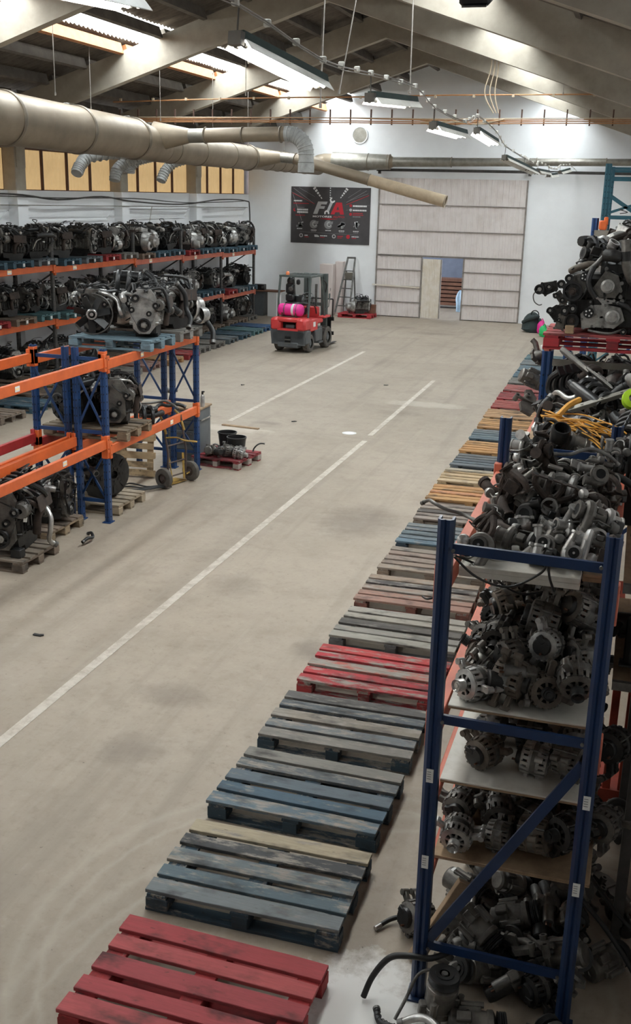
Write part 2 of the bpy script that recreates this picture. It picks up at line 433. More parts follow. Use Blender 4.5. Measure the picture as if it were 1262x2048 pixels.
def place(o, loc=None, rot=None, parent=None):
    if parent is not None: o.parent = parent
    if loc is not None: o.location = loc
    if rot is not None: o.rotation_euler = rot
    return o
def obj(name, mb, parent=None, loc=None, rot=None, smooth=38):
    me = mb if isinstance(mb, bpy.types.Mesh) else mb.mesh(name, smooth)
    o = bpy.data.objects.new(name, me); COL.objects.link(o)
    return place(o, loc, rot, parent)
def tag(o, label, cat, group=None):
    o['label'] = label; o['category'] = cat
    if group: o['group'] = group
    return o
def thing(name, label, cat, loc=(0,0,0), rot=(0,0,0), group=None):
    o = bpy.data.objects.new(name, None); COL.objects.link(o); o.empty_display_size = .1
    o.location = loc; o.rotation_euler = rot
    return tag(o, label, cat, group)
def struct(name, mb=None, parent=None, loc=None):
    o = bpy.data.objects.new(name, None) if mb is None else None
    if o is not None: COL.objects.link(o)
    else: o = obj(name, mb)
    if loc is not None: o.location = loc
    if parent is not None: o.parent = parent
    else: o['kind'] = 'structure'
    return o
KIDS = {}
def kids(o):
    if o.name not in KIDS: KIDS[o.name] = list(o.children)
    return KIDS[o.name]
def dup(root, loc, rot=(0,0,0), label=None, group=None, scale=None, cat=None):
    r = root.copy(); COL.objects.link(r); r.location = loc; r.rotation_euler = rot
    if scale is not None: r.scale = (scale, scale, scale)
    if label: r['label'] = label
    if cat: r['category'] = cat
    if group: r['group'] = group
    for ch in kids(root):
        c = ch.copy(); COL.objects.link(c); c.parent = r
        for g in kids(ch):
            d = g.copy(); COL.objects.link(d); d.parent = c
    return r
class Proto:
    """a thing kept as a recipe until it is first placed; later placements are copies"""
    def __init__(s, build): s.build = build; s.root = None
    def put(s, label, loc, rot=(0,0,0), group=None, scale=None):
        if s.root is None:
            s.root = s.build(); r = s.root; kids(r)
            for c in r.children: kids(c)
            r.location = loc; r.rotation_euler = rot
            if scale is not None: r.scale = (scale,)*3
            r['label'] = label
            if group: r['group'] = group
            return r
        r = dup(s.root, loc, rot, label, group, scale)
        if scale is None: r.scale = (1, 1, 1)
        if not group and 'group' in r: del r['group']
        return r
ORD = ['first','second','third','fourth','fifth','sixth','seventh','eighth','ninth','tenth','eleventh','twelfth','thirteenth','fourteenth','fifteenth','sixteenth','seventeenth','eighteenth','nineteenth','twentieth']
def nth(i):
    if i < 20: return ORD[i]
    return ('twenty-' if i < 29 else 'thirty-') + ORD[(i - 20) % 10 if i < 29 else (i-30) % 10]

# ------------------------------------------------------------------ building shell
XL, XA, XR = -13.85, -6.5, 1.0          # left wall, ridge, right wall
YB = 37.2                               # back wall
TANR = .328; ZA = 7.78                  # underside of rafters at the ridge
def zraf(x): return ZA - TANR*abs(x - XA)
SHEET = .84
b = MB('floor_concrete'); b.box(((XL+XR)/2, 15.6, -.1), (XR-XL+.6, 44.2, .2)); struct('floor', b)
# painted floor lines: worn white strips, 2 mm of paint
def line(x0, y0, x1, y1, wd, name_label, i):
    m_ = MB('line_paint'); m_.bar((x0, y0, .0012), (x1, y1, .0012), wd, .0024)
    o = obj('trim_%d' % i, m_, smooth=0); o['kind'] = 'structure'
line(-4.40, 3.0, -4.34, 17.55, .095, '', 1)
line(-4.36, 18.0, -4.40, 24.3, .095, '', 2)
line(-7.14, 18.2, -7.09, 28.2, .10, '', 3)

# back wall: white masonry, gable top, door opening
DX0, DX1, DZ = -9.0, -3.93, 4.72
b = MB('wall_white')
def wallpoly(poly, y0=YB, t=.22): b.prism([(-x, z) for x, z in poly], t, (0, y0, 0), (0, 1, 0), (0, 0, 1))
gz = lambda x: zraf(x) + .84
wallpoly([(XL, 0), (DX0, 0), (DX0, DZ), (XL, DZ)])
wallpoly([(DX1, 0), (XR, 0), (XR, DZ), (DX1, DZ)])
wallpoly([(XL, DZ), (XR, DZ), (XR, gz(XR)), (XA, gz(XA)), (XL, gz(XL))])
wb = struct('wall_back', b)
# left wall: white lower part with shallow relief frames, concrete columns, yellow panel band
wl = struct('wall_left')
b = MB('wall_white'); b.box((XL-.12, 15.6, 2.03), (.24, 44.2, 4.06)); obj('lower_wall', b, wl)
b = MB('brown_steel'); b.box((XL-.17, 15.6, 5.0), (.1, 44.2, 1.9)); obj('band_backing', b, wl)
frames_y = [1.5, 6.6, 11.7, 16.8, 21.9, 27.0, 32.1]
for y in frames_y:
    b = MB('concrete_beam'); b.box((XL+.06, y, 2.7), (.34, .42, 5.4), bev=.02)
    b.prism([(-.05, 0), (.30, .45), (.30, .62), (-.05, .62)], .36, (XL+.2, y-.18, 4.55), (0, 1, 0), (0, 0, 1))
    obj('column', b, wl)
    b = MB('wall_white'); b.box((XL+.065, y, 2.03), (.352, .43, 4.055)); obj('column_paint', b, wl)
panel_mesh = None
for i, y in enumerate(frames_y):
    y0 = y + .21; y1 = (frames_y[i+1] if i < 6 else YB) - .21
    n = 4; st = (y1 - y0)/n
    for k in range(n):
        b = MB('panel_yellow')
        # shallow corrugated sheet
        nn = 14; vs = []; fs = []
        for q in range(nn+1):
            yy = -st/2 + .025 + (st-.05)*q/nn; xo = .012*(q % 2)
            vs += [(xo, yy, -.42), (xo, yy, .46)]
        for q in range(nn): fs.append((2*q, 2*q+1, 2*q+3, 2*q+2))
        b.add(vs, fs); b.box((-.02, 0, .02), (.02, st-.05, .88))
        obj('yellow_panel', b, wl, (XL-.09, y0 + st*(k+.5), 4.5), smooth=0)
        b = MB('brown_steel'); b.box((0, 0, 0), (.06, .05, 1.1)); obj('mullion', b, wl, (XL-.06, y0 + st*k, 4.55))
    b = MB('brown_steel'); b.box((0, 0, 0), (.05, y1-y0, .05)); obj('rail', b, wl, (XL-.055, (y0+y1)/2, 5.0))
    # relief frame on the lower wall
    for zz, hh in ((3.35, .05),):
        b = MB('wall_white'); b.bar((XL+.012, y0+.1, zz), (XL+.012, y1-.45, zz), .024, .05)
        b.bar((XL+.012, y1-.45, zz), (XL+.012, y1-.05, 3.62), .024, .05)
        b.bar((XL+.012, y0-.1, 3.62), (XL+.012, y1-.05, 3.62), .024, .03)
        obj('relief_moulding', b, wl)
# wall behind the camera and the photographer's mezzanine, unseen, added to block rear light
b = MB('wall_white'); b.prism([(-x, z) for x, z in [(XL, 0), (XR, 0), (XR, zraf(XR)+.84), (XA, zraf(XA)+.84), (XL, zraf(XL)+.84)]], .22, (0, -3.8, 0), (0, 1, 0), (0, 0, 1)); struct('wall_front', b)
b = MB('concrete_beam'); b.box((-2.2, -1.2, 2.5), (6.4, 4.8, .22)); struct('floor_mezzanine', b)
# right wall
b = MB('wall_white'); b.box((XR+.12, 15.6, 2.9), (.24, 44.2, 5.8)); struct('wall_right', b)

# roof
ce = struct('ceiling')
OFFL = [.25, .65, 1.63, 2.6, 3.6, 4.5, 5.37, 6.3, 7.2]
OFFR = [.25, 1.15, 2.2, 3.2, 4.1, 5.3, 6.3, 7.2]
for y in frames_y:
    b = MB('concrete_beam')
    for sg in (-1, 1):
        L = 7.35 + .1
        poly = [(0, ZA), (L, ZA - TANR*L - .25), (L, ZA - TANR*L + .66), (0, ZA + .66)] if False else [(0, ZA), (L, ZA-TANR*L), (L, ZA-TANR*L+.60), (0, ZA+.62)]
        b.prism([(-(XA + sg*x), z) for x, z in poly][::(1 if sg > 0 else -1)], .22, (0, y-.11, 0), (0, 1, 0), (0, 0, 1))
    obj('rafter', b, ce)
ys_all = [-3.6] + frames_y + [YB]
for sg, offs, sky in ((-1, OFFL, (3.6, 4.5)), (1, OFFR, (3.2, 4.1))):
    for o_ in offs:
        for i in range(len(ys_all)-1):
            y0, y1 = ys_all[i]+.11, ys_all[i+1]-.11
            mt = 'purlin_orange' if (o_ == sky[1] and sg < 0) else 'purlin_concrete'
            b = MB(mt); x = XA + sg*o_; z = zraf(x) + .66
            b.box((x, (y0+y1)/2, z), (.09, y1-y0, .22), (0, sg*math.atan(TANR), 0)); obj('purlin', b, ce)
# corrugated sheets, one object per sheet, shared meshes per length
def corr_mesh(nm, mat, length, wid=1.05, waves=6, amp=.024):
    b = MB(mat); n = waves*6; vs = []; fs = []
    for q in range(n+1):
        yy = -wid/2 + wid*q/n; h = amp*math.cos(2*PI*waves*q/n)
        vs += [(0, yy, h), (length, yy, h), (0, yy, h+.007), (length, yy, h+.007)]
    for q in range(n):
        a = 4*q; fs += [(a, a+1, a+5, a+4), (a+2, a+6, a+7, a+3)]
    fs += [(0, 2, 3, 1), (4*n, 4*n+1, 4*n+3, 4*n+2)]
    for q in range(n): a = 4*q; fs += [(a, a+4, a+6, a+2), (a+1, a+3, a+7, a+5)]
    b.add(vs, fs); return b.mesh(nm, 60)
sl = math.sqrt(1+TANR**2)
for sg, sky in ((-1, (3.58, 4.52)), (1, (3.18, 4.12))):
    ang = math.atan(TANR)
    rows = [(-.05, 1.62), (1.60, sky[0]+.06), (sky[1]-.06, 6.0), (5.95, 7.55)]
    for (o0, o1) in rows:
        me = corr_mesh('roof_sheet', 'roof_fibre', (o1-o0)*sl)
        for i in range(42):
            y = -3.3 + i*1.02
            if y > YB + .3: break
            o = obj('roof_sheet', me, ce, (XA + sg*o0, y, zraf(XA+sg*o0) + SHEET + (.012 if i % 2 else 0) + (.02 if o0 < 1 else 0)))
            o.rotation_euler = (0, ang, 0) if sg > 0 else (0, ang, PI)
    me = corr_mesh('skylight_pane', 'skylight_sheet', (sky[1]-sky[0])*sl, 1.02)
    me2 = corr_mesh('roof_sheet', 'roof_fibre', (sky[1]-sky[0])*sl)
    for i in range(42):
        y = -3.3 + i*1.02
        if y > YB + .1: break
        lit = y > (-3 if sg < 0 else 6.5)         # plain sheets out of view, in place of near right panes to darken that end
        o = obj('skylight_pane' if lit else 'roof_sheet', me if lit else me2, ce, (XA + sg*sky[0], y, zraf(XA+sg*sky[0]) + SHEET + .03))
        o.rotation_euler = (0, ang, 0) if sg > 0 else (0, ang, PI)

# ------------------------------------------------------------------ big sheet-metal door in the back wall
dr = struct('door_1')
YD = YB - .02
def ribbed(x0, x1, z0, z1, mat, pitch=.19, depth=.012, y=0.0):
    m_ = MB(mat); n = max(2, int(round((x1-x0)/pitch))); vs = []; fs = []; st = (x1-x0)/n
    xs = []
    for i in range(n): xs += [(x0+st*i, 0), (x0+st*(i+.42), 0), (x0+st*(i+.5), depth), (x0+st*(i+.92), depth)]
    xs.append((x1, 0))
    for x, dy in xs: vs += [(x, y+dy, z0), (x, y+dy, z1)]
    for i in range(len(xs)-1): a = 2*i; fs.append((a, a+2, a+3, a+1))
    m_.add(vs, fs); m_.box(((x0+x1)/2, y+.03, (z0+z1)/2), (x1-x0, .02, z1-z0))
    return m_
WX0, WX1, WZ = -7.36, -5.93, 2.10
rows_u = [(3.86, 4.72), (3.0, 3.83), (2.16, 2.97)]
rows_l = [(1.66, 2.10), (1.10, 1.63), (.55, 1.07), (.03, .52)]
for z0, z1 in rows_u: obj('door_panel', ribbed(DX0+.02, DX1-.02, z0, z1, 'door_white'), dr, (0, YD-.03, 0), smooth=0)
for k, (z0, z1) in enumerate(rows_l):
    obj('door_panel', ribbed(DX0+.02, WX0-.04, z0, z1, 'door_white'), dr, (0, YD-.03, 0), smooth=0)
    obj('door_panel', ribbed(WX1+.04, DX1-.02, z0, z1, 'door_white'), dr, (0, YD-.03, 0), smooth=0)
for z in (3.845, 2.985, 2.13):
    b = MB('door_frame'); b.box(((DX0+DX1)/2, 0, z), (DX1-DX0, .03, .03)); obj('door_rail', b, dr, (0, YD-.045, 0))
for z in (1.645, 1.085, .535):
    for a_, c_ in ((DX0, WX0), (WX1, DX1)):
        b = MB('door_frame'); b.box(((a_+c_)/2, 0, z), (c_-a_, .03, .025)); obj('door_rail', b, dr, (0, YD-.045, 0))
for x in (DX0, DX1, WX0-.02, WX1+.02):
    b = MB('door_frame'); b.box((x, 0, (4.72 if x in (DX0, DX1) else 2.1)/2), (.05, .05, 4.72 if x in (DX0, DX1) else 2.1)); obj('door_frame', b, dr, (0, YD-.03, 0))
b = MB('door_dirty'); b.bar((DX0-.12, 0, 1.10), (WX0-.05, 0, 1.06), .03, .05); obj('bolt_bar', b, dr, (0, YD-.08, 0))
for x0, x1, z0, z1 in ((DX0+.02, DX1-.02, 2.1, 4.72), (DX0+.02, WX0-.03, 0, 2.1), (WX1+.03, DX1-.02, 0, 2.1)):
    b = MB('door_frame'); b.box(((x0+x1)/2, YD+.05, (z0+z1)/2), (x1-x0, .03, z1-z0)); obj('leak_stop_sheet', b, dr)  # added behind the panels to stop daylight leaking through their gaps
# wicket leaf, ajar
b = ribbed(0, .70, 0, 2.02, 'door_dirty', .12, .014)
b.m('door_frame'); b.bar((0, .02, 0), (0, .02, 2.02), .04, .04, (0,1,0)); b.bar((.70, .02, 0), (.70, .02, 2.02), .04, .04, (0,1,0))
obj('wicket_leaf', b, dr, (WX0, YD-.04, .03), (0, 0, -.16), smooth=0)
# sliding rail above
b = MB('grey_post'); b.bar((DX0-.1, YB-.14, 4.98), (.6, YB-.14, 4.98), .06, .09)
for x in (DX0, DX1+.05): b.bar((x, YB-.12, 4.85), (x, YB-.12, 5.25), .09, .1, (0,1,0))
o = obj('trim_4', b); o['kind'] = 'structure'
# yard behind the door
b = MB('yard_wall'); b.box((-6.6, 43.4, 2.0), (7, .3, 4.4)); struct('wall_yard', b)
b = MB('floor_concrete'); b.box((-6.6, 40.55, -.1), (7, 5.7, .2)); struct('floor_yard', b)
b = MB('yard_wall'); b.box((-6.6, 40.5, 4.3), (7, 6.2, .2)); struct('ceiling_yard_shade', b)  # unseen slab added over the yard to keep the sky from brightening it
st = thing('timber_stack', 'stack of brown timber beams seen through the open wicket door', 'timber', (-6.4, 41.2, 0))
for k in range(7):
    for q in range(2):
        b = MB('timber_brown'); b.box((0, 0, 0), (4.2, .30, .11), bev=.006)
        obj('beam', b, st, (rnd.uniform(-.1, .1), q*.34, .12 + k*.15 + .055))
for q in range(3):
    b = MB('timber_brown'); b.box((0, 0, 0), (.12, .8, .12)); obj('bearer', b, st, (-1.6 + 1.6*q, .17, .06))
bag = MB('bag_clear'); bag.tube([(0,0,0),(0.02,0,.25),(-.03,.02,.5),(.0,0,.7),(.03,0,.8)], [.10,.13,.11,.07,.02], 10, sub=3)
tag(obj('plastic_bag', bag, None, (-6.45, 40.0, .0)), 'pale blue plastic bag hanging in front of the timber behind the door', 'bag')
# ------------------------------------------------------------------ pallets
def board_mesh(L, W, T, seed, chip=.006):
    r = random.Random(seed); b = MB('pallet_wood'); n = 6; vs = []; fs = []
    for i in range(n+1):
        x = -L/2 + L*i/n; e = (i in (0, n))
        dy = [r.uniform(-chip, chip*.3) if e else r.uniform(-.0015, .0015) for _ in range(2)]
        dx = r.uniform(-.006, .006) if e else 0; dz = r.uniform(-.0012, .0012); c = .003
        y0, y1 = -W/2 - dy[0], W/2 + dy[1]
        vs += [(x+dx, y0, -T/2+dz), (x+dx, y1, -T/2+dz), (x+dx, y1, T/2-c+dz), (x+dx, y1-c, T/2+dz), (x+dx, y0+c, T/2+dz), (x+dx, y0, T/2-c+dz)]
    for i in range(n):
        a = 6*i
        for k in range(6): fs.append((a+k, a+6+k, a+6+(k+1) % 6, a+(k+1) % 6))
    fs += [tuple(range(6))[::-1][::-1], tuple(range(6*n, 6*n+6))[::-1]]
    b.add(vs, fs); return b.mesh('board', 0)
DECK_W = [board_mesh(1.2, .130, .022, i) for i in range(4)]
DECK_N = [board_mesh(1.2, .112, .022, 10+i) for i in range(4)]
STRING = [board_mesh(.8, .12, .022, 20+i) for i in range(2)]
BOTTOM = [board_mesh(1.2, .10, .022, 30+i) for i in range(2)]
def block_mesh(W, D, seed):
    b = MB('pallet_wood'); b.box((0, 0, 0), (W, D, .078), bev=.004); return b.mesh('block', 0)
BLOCK = [block_mesh(.14, .12, 1), block_mesh(.10, .12, 2)]
def deck_joined():
    b = MB('pallet_wood')
    for x in (-.53, 0, .53):
        b.box((x, 0, .111), (.13, .8, .022))
    for y in (-.34, 0, .34): b.box((0, y, .011), (1.2, .1, .022))
    return b.mesh('base_boards', 0)
BASEJ = None
def setc(o, c, j, wear, r):
    k = 1 + r.uniform(-j, j); o.color = (c[0]*k, c[1]*k, c[2]*k, max(0, min(1, wear + r.uniform(-.15, .15))))
def pallet(label, loc, rotz, cols, base, wear=.45, group=None, full=True, name='wooden_pallet', tagged=False, block_cols=None, nb=5):
    """cols: deck board colours from the near edge (-y) to the far edge"""
    global BASEJ
    r = random.Random(int(loc[0]*977 + loc[1]*1319 + loc[2]*77))
    t = thing(name, label, 'pallet', loc, (0, 0, rotz), group)
    ys = [-.328, -.172, 0, .172, .328]
    for i in range(5):
        me = r.choice(DECK_W if i % 2 == 0 else DECK_N)
        o = obj('deck_board', me, t, (r.uniform(-.006, .006), ys[i] + r.uniform(-.004, .004), .133 + r.uniform(0, .002)), (0, 0, r.uniform(-.006, .006)))
        setc(o, cols[i % len(cols)], .12, wear, r)
    if full:
        for x in (-.53, 0, .53):
            o = obj('stringer_board', r.choice(STRING), t, (x, 0, .111), (0, 0, PI/2)); setc(o, base, .15, wear, r)
            for y in (-.34, 0, .34):
                o = obj('block', BLOCK[0 if abs(x) > .1 else 1], t, (x + (0 if abs(x) < .1 else -math.copysign(.002, x)), y, .061)); setc(o, (block_cols or base), .2, wear*.8, r)
                if tagged and abs(y) < .1 and abs(x) > .1 and x > 0: pass
        for y in (-.34, 0, .34):
            o = obj('bottom_board', r.choice(BOTTOM), t, (0, y, .011)); setc(o, base, .15, wear, r)
    else:
        if BASEJ is None: BASEJ = deck_joined()
        o = obj('base_boards', BASEJ, t); setc(o, base, .1, wear, r)
        for x in (-.53, 0, .53):
            for y in (-.34, 0, .34):
                o = obj('block', BLOCK[0], t, (x, y, .061)); setc(o, (block_cols or base), .2, wear*.6, r)
    return t
RED = (.40, .028, .032); REDW = (.55, .13, .10); BLUE = (.055, .125, .175); BLUD = (.035, .070, .10); BLUG = (.15, .185, .205); GREY = (.22, .21, .19)
DARK = (.06, .06, .06); BEIGE = (.46, .385, .25); BROWN = (.26, .195, .145); ORNG = (.58, .32, .13); PALE = (.55, .40, .23); PINK = (.36, .20, .165); TEAL = (.10, .22, .24)

# ------------------------------------------------------------------ car part recipes (centred on the origin so that they can lie in any pose)
def slots_cage(b, x0, x1, r0, r1, n=14, w=.010):
    """ribbed vented end housing between x0 and x1"""
    for k in range(n):
        t = 2*PI*k/n; c, s_ = math.cos(t), math.sin(t)
        b.bar((x0, r0*c, r0*s_), (x1, r1*c, r1*s_), w, .012, (0, c, s_))
def make_alternator(case, seed, kind):
    r = random.Random(seed); label = {'aluminium': 'bare aluminium', 'dusty_aluminium': 'dusty grey', 'brown_aluminium': 'brown dusty', 'cast_iron': 'dark grey'}[case]
    def build():
        t = thing('alternator', label + ' alternator', 'alternator')
        R, L = .082, .062
        b = MB('dark_hole'); b.lathe([(0, -L), (R*.8, -L), (R*.8, L), (0, L)], ax=(1,0,0), n=18); b.m('copper'); b.lathe([(R*.84, -.04), (R*.84, .04)], ax=(1,0,0), n=18)
        obj('rotor_core', b, t)
        b = MB(case)
        for s in (-1, 1):
            slots_cage(b, s*.022, s*.062, R*1.0, R*.93, 18, .0165)
            b.lathe([(R*1.03, s*.014), (R*1.04, s*.030), (R*.97, s*.031), (R*.97, s*.014)], ax=(1,0,0), n=22)
            b.lathe([(R*.95, s*.054), (R*.93, s*.066), (R*.62, s*.073), (R*.60, s*.060)], ax=(1,0,0), n=22)
            slots_cage(b, s*.068, s*.070, R*.62, R*.30, 8, .012)
            b.lathe([(R*.34, s*.062), (R*.34, s*.080), (0, s*.082)], ax=(1,0,0), n=14)
        for k, (a, ln) in enumerate(((.4, .05), (2.7, .045), (4.4, .06))):
            c, s_ = math.cos(a), math.sin(a)
            for x in (-.03, .03) if k != 1 else (.03,):
                b.bar((x, R*c*.9, R*s_*.9), (x, (R+ln)*c, (R+ln)*s_), .034, .024, (1,0,0), bev=.004)
                b.cyl((x-.02, (R+ln)*c, (R+ln)*s_), (x+.02, (R+ln)*c, (R+ln)*s_), .017, n=10)
        obj('housing', b, t)
        b = MB('dull_steel'); b.lathe([(R*1.0, -.015), (R*1.0, .015)], ax=(1,0,0), n=22)
        for a in (.9, 2.2, 3.7, 5.3): b.cyl((-.066, R*.98*math.cos(a), R*.98*math.sin(a)), (.066, R*.98*math.cos(a), R*.98*math.sin(a)), .006, n=6)
        obj('stator_ring', b, t)
        b = MB('bright_steel' if kind else 'rubber')
        pr = [(0, .125), (.012, .125), (.014, .118), (.022, .118), (.030, .128), (.031, .120)]
        for k in range(5): pr += [(.031, .118-k*.007), (.027, .1155-k*.007)]
        pr += [(.033, .084), (.012, .082)]
        b.lathe(pr, ax=(1,0,0), n=18); obj('pulley', b, t)
        b = MB('black_plastic'); b.lathe([(0, -.098), (R*.55, -.096), (R*.62, -.085), (R*.62, -.070)], ax=(1,0,0), n=16); b.box((-.085, .03, .02), (.03, .05, .03), bev=.004)
        b.m('copper'); b.cyl((-.09, -.03, -.02), (-.115, -.03, -.02), .006, n=6); obj('rear_cover', b, t)
        return t
    return Proto(build)
ALT = [make_alternator('dusty_aluminium', 1, 0), make_alternator('aluminium', 2, 1), make_alternator('brown_aluminium', 3, 0), make_alternator('cast_iron', 4, 0)]
ALT_W = ['dusty grey', 'bare silver', 'brown dusty', 'dark grey']

def snail(b, c, ax, R, r0, r1, n=20, m=8, tail=.09):
    """spiral volute with tangential outlet"""
    c = Vector(c); u, v, d = frame_of(ax); vs = []; fs = []
    for i in range(n+1):
        t = 2*PI*.93*i/n; rr = r1 + (r0-r1)*(1-i/n); e = u*math.cos(t) + v*math.sin(t)
        for k in range(m):
            q = 2*PI*k/m; vs.append(tuple(c + e*(R + rr*.6 + rr*math.cos(q)) + d*(rr*math.sin(q))))
    for i in range(n):
        for k in range(m): fs.append((i*m+k, i*m+(k+1)%m, (i+1)*m+(k+1)%m, (i+1)*m+k))
    b.add(vs, fs)
    p = c + u*(R + r0*.6); b.cyl(p, p - v*tail, r0, r0*.92, 12); b.cyl(p - v*tail, p - v*(tail+.012), r0*1.25, n=12)
    b.lathe([(R+r1, -r1*.8), (R+r1, r1*.8), (0, r1*.8)], c, d, n=16)
def make_turbo(hot, cold, seed):
    r = random.Random(seed)
    def build():
        t = thing('turbocharger', 'turbocharger', 'turbocharger')
        b = MB(cold); snail(b, (.055, 0, 0), (1,0,0), .030, .024, .010); b.lathe([(.030, .06), (.034, .085), (.034, .115), (.038, .117), (.038, .125), (.027, .125), (.025, .09), (0, .088)], ax=(1,0,0), n=18)
        obj('compressor_housing', b, t)
        b = MB('dark_hole'); b.lathe([(.0265, .1255), (0, .1255)], ax=(1,0,0), n=14); b.m('bright_steel'); b.lathe([(0, .128), (.006, .127), (.008, .118)], ax=(1,0,0), n=8); obj('inlet_bore', b, t)
        b = MB('dusty_aluminium'); b.lathe([(.026, -.03), (.022, -.012), (.022, .012), (.030, .035)], ax=(1,0,0), n=14); b.cyl((0,0,.01), (0,0,.05), .012, n=8); b.box((0,0,-.03), (.04,.04,.03), bev=.004); obj('bearing_housing', b, t)
        b = MB(hot); snail(b, (-.055, 0, 0), (-1,0,0), .030, .027, .012, tail=.07)
        b.lathe([(.030, -.06), (.036, -.085), (.036, -.10), (.048, -.10), (.048, -.112), (.030, -.112), (.028, -.09)], ax=(1,0,0), n=18)
        b.box((-.055, -.075, .05), (.075, .014, .07), bev=.003); obj('turbine_housing', b, t)
        b = MB('dark_hole'); b.lathe([(.0295, -.111), (0, -.108)], ax=(1,0,0), n=14); obj('outlet_bore', b, t)
        b = MB('bright_steel' if seed % 2 else 'dull_steel'); b.lathe([(0, 0), (.026, 0), (.030, .006), (.030, .014), (.026, .034), (.012, .042), (0, .042)], (.05, .075, .02), (1, 0, .1), n=14); b.tube([(.05,.075,.02), (-.02,.08,.01), (-.06,.06,.03)], .004, 6); obj('actuator', b, t)
        b = MB('dull_steel'); b.tube([(0,0,.05), (0,.02,.08), (.04,.05,.09), (.10,.05,.07)], .005, 6, sub=3); obj('oil_pipe', b, t)
        return t
    return Proto(build)
TUR = [make_turbo('rusty_iron', 'aluminium', 1), make_turbo('cast_iron', 'dusty_aluminium', 2), make_turbo('rusty_iron', 'dusty_aluminium', 3), make_turbo('dusty_aluminium', 'aluminium', 4)]
TUR_W = ['silver rusty-sided turbocharger', 'dark grey-voluted turbocharger', 'brown rusty turbocharger', 'pale grey turbocharger']

def mk_manifold(mat, seed):
    def build():
        r = random.Random(seed); t = thing('exhaust_manifold', 'manifold', 'manifold')
        b = MB(mat)
        for k in range(4):
            x = -.16 + k*.107
            b.cyl((x, -.06, 0), (x, -.048, 0), .034, n=12); b.box((x, -.054, 0), (.03, .012, .09), bev=.003)
            b.tube([(x, -.05, 0), (x*.95, .0, .01), (x*.6, .05, .02), (x*.25, .08, .03)], [.021,.022,.024,.028], 8, sub=2)
        b.bar((-.18, -.054, 0), (.18, -.054, 0), .010, .05); b.cyl((0,.05,.03), (.01,.12,.03), .034, n=12); b.cyl((.01,.115,.03), (.012,.128,.03), .052, n=14)
        obj('casting', b, t)
        b = MB('dark_hole')
        for k in range(4): b.cyl((-.16+k*.107, -.0605, 0), (-.16+k*.107, -.0615, 0), .021, n=10)
        b.cyl((.012,.1285,.03), (.012,.1295,.03), .03, n=12); obj('ports', b, t)['kind'] = 'stuff'
        return t
    return Proto(build)
MANI = [mk_manifold('rusty_iron', 1), mk_manifold('cast_iron', 2)]
def mk_compressor():
    def build():
        t = thing('air_conditioning_compressor', 'compressor', 'compressor'); b = MB('dusty_aluminium')
        b.lathe([(0,-.10),(.045,-.10),(.056,-.09),(.056,-.03),(.060,-.028),(.060,-.018),(.056,-.016),(.056,.05),(.062,.055),(.062,.075),(.040,.085)], ax=(1,0,0), n=18)
        for a in (0.5, 2.6, 4.6): b.bar((-.06,.05*math.cos(a),.05*math.sin(a)),(.03,.05*math.cos(a),.05*math.sin(a)),.03,.04,(0,math.cos(a),math.sin(a)),bev=.004); b.cyl((-.05,.075*math.cos(a),.075*math.sin(a)),(.04,.075*math.cos(a),.075*math.sin(a)),.013,n=8)
        b.box((-.04,0,.065),(.06,.04,.03),bev=.005); obj('body', b, t)
        b = MB('rubber'); b.lathe([(.02,.13),(.035,.13),(.036,.126),(.058,.126),(.060,.12),(.055,.116),(.060,.112),(.055,.108),(.060,.104),(.055,.10),(.060,.092),(.03,.088)], ax=(1,0,0), n=20); b.m('dull_steel'); b.lathe([(0,.132),(.012,.132),(.014,.126)], ax=(1,0,0), n=8); obj('clutch_pulley', b, t)
        b = MB('label_white'); b.lathe([(.0566,-.08),(.0566,-.045)], ax=(1,0,0), n=6, arc=1.6); obj('sticker', b, t); return t
    return Proto(build)
def mk_starter():
    def build():
        t = thing('starter_motor', 'starter motor', 'starter motor'); b = MB('cast_iron'); b.lathe([(0,-.11),(.034,-.11),(.040,-.105),(.040,.02),(.044,.025),(.036,.05)], ax=(1,0,0), n=16); obj('motor_body', b, t)
        b = MB('dull_steel'); b.lathe([(0,-.06),(.023,-.06),(.025,-.055),(.025,.025),(.018,.03)], (0,0,.064), (1,0,0), n=14); b.m('copper'); b.cyl((-.06,.01,.064),(-.078,.01,.064),.005,n=6); b.cyl((-.06,-.01,.064),(-.078,-.01,.064),.005,n=6); obj('solenoid', b, t)
        b = MB('dusty_aluminium'); b.lathe([(.046,.02),(.048,.04),(.040,.075),(.030,.095),(.022,.097)], ax=(1,0,0), n=16); b.box((.05,0,.05),(.05,.05,.07),bev=.006)
        for s in (-1,1): b.bar((.045,0,0),(.045,s*.085,.02*s),.02,.012,(1,0,0)); b.cyl((.035,s*.085,.02*s),(.055,s*.085,.02*s),.016,n=10)
        obj('nose_housing', b, t)
        b = MB('bright_steel'); b.lathe([(.008,.06),(.016,.075),(.016,.092),(.008,.094),(.006,.104),(0,.104)], ax=(1,0,0), n=12); obj('pinion', b, t); return t
    return Proto(build)
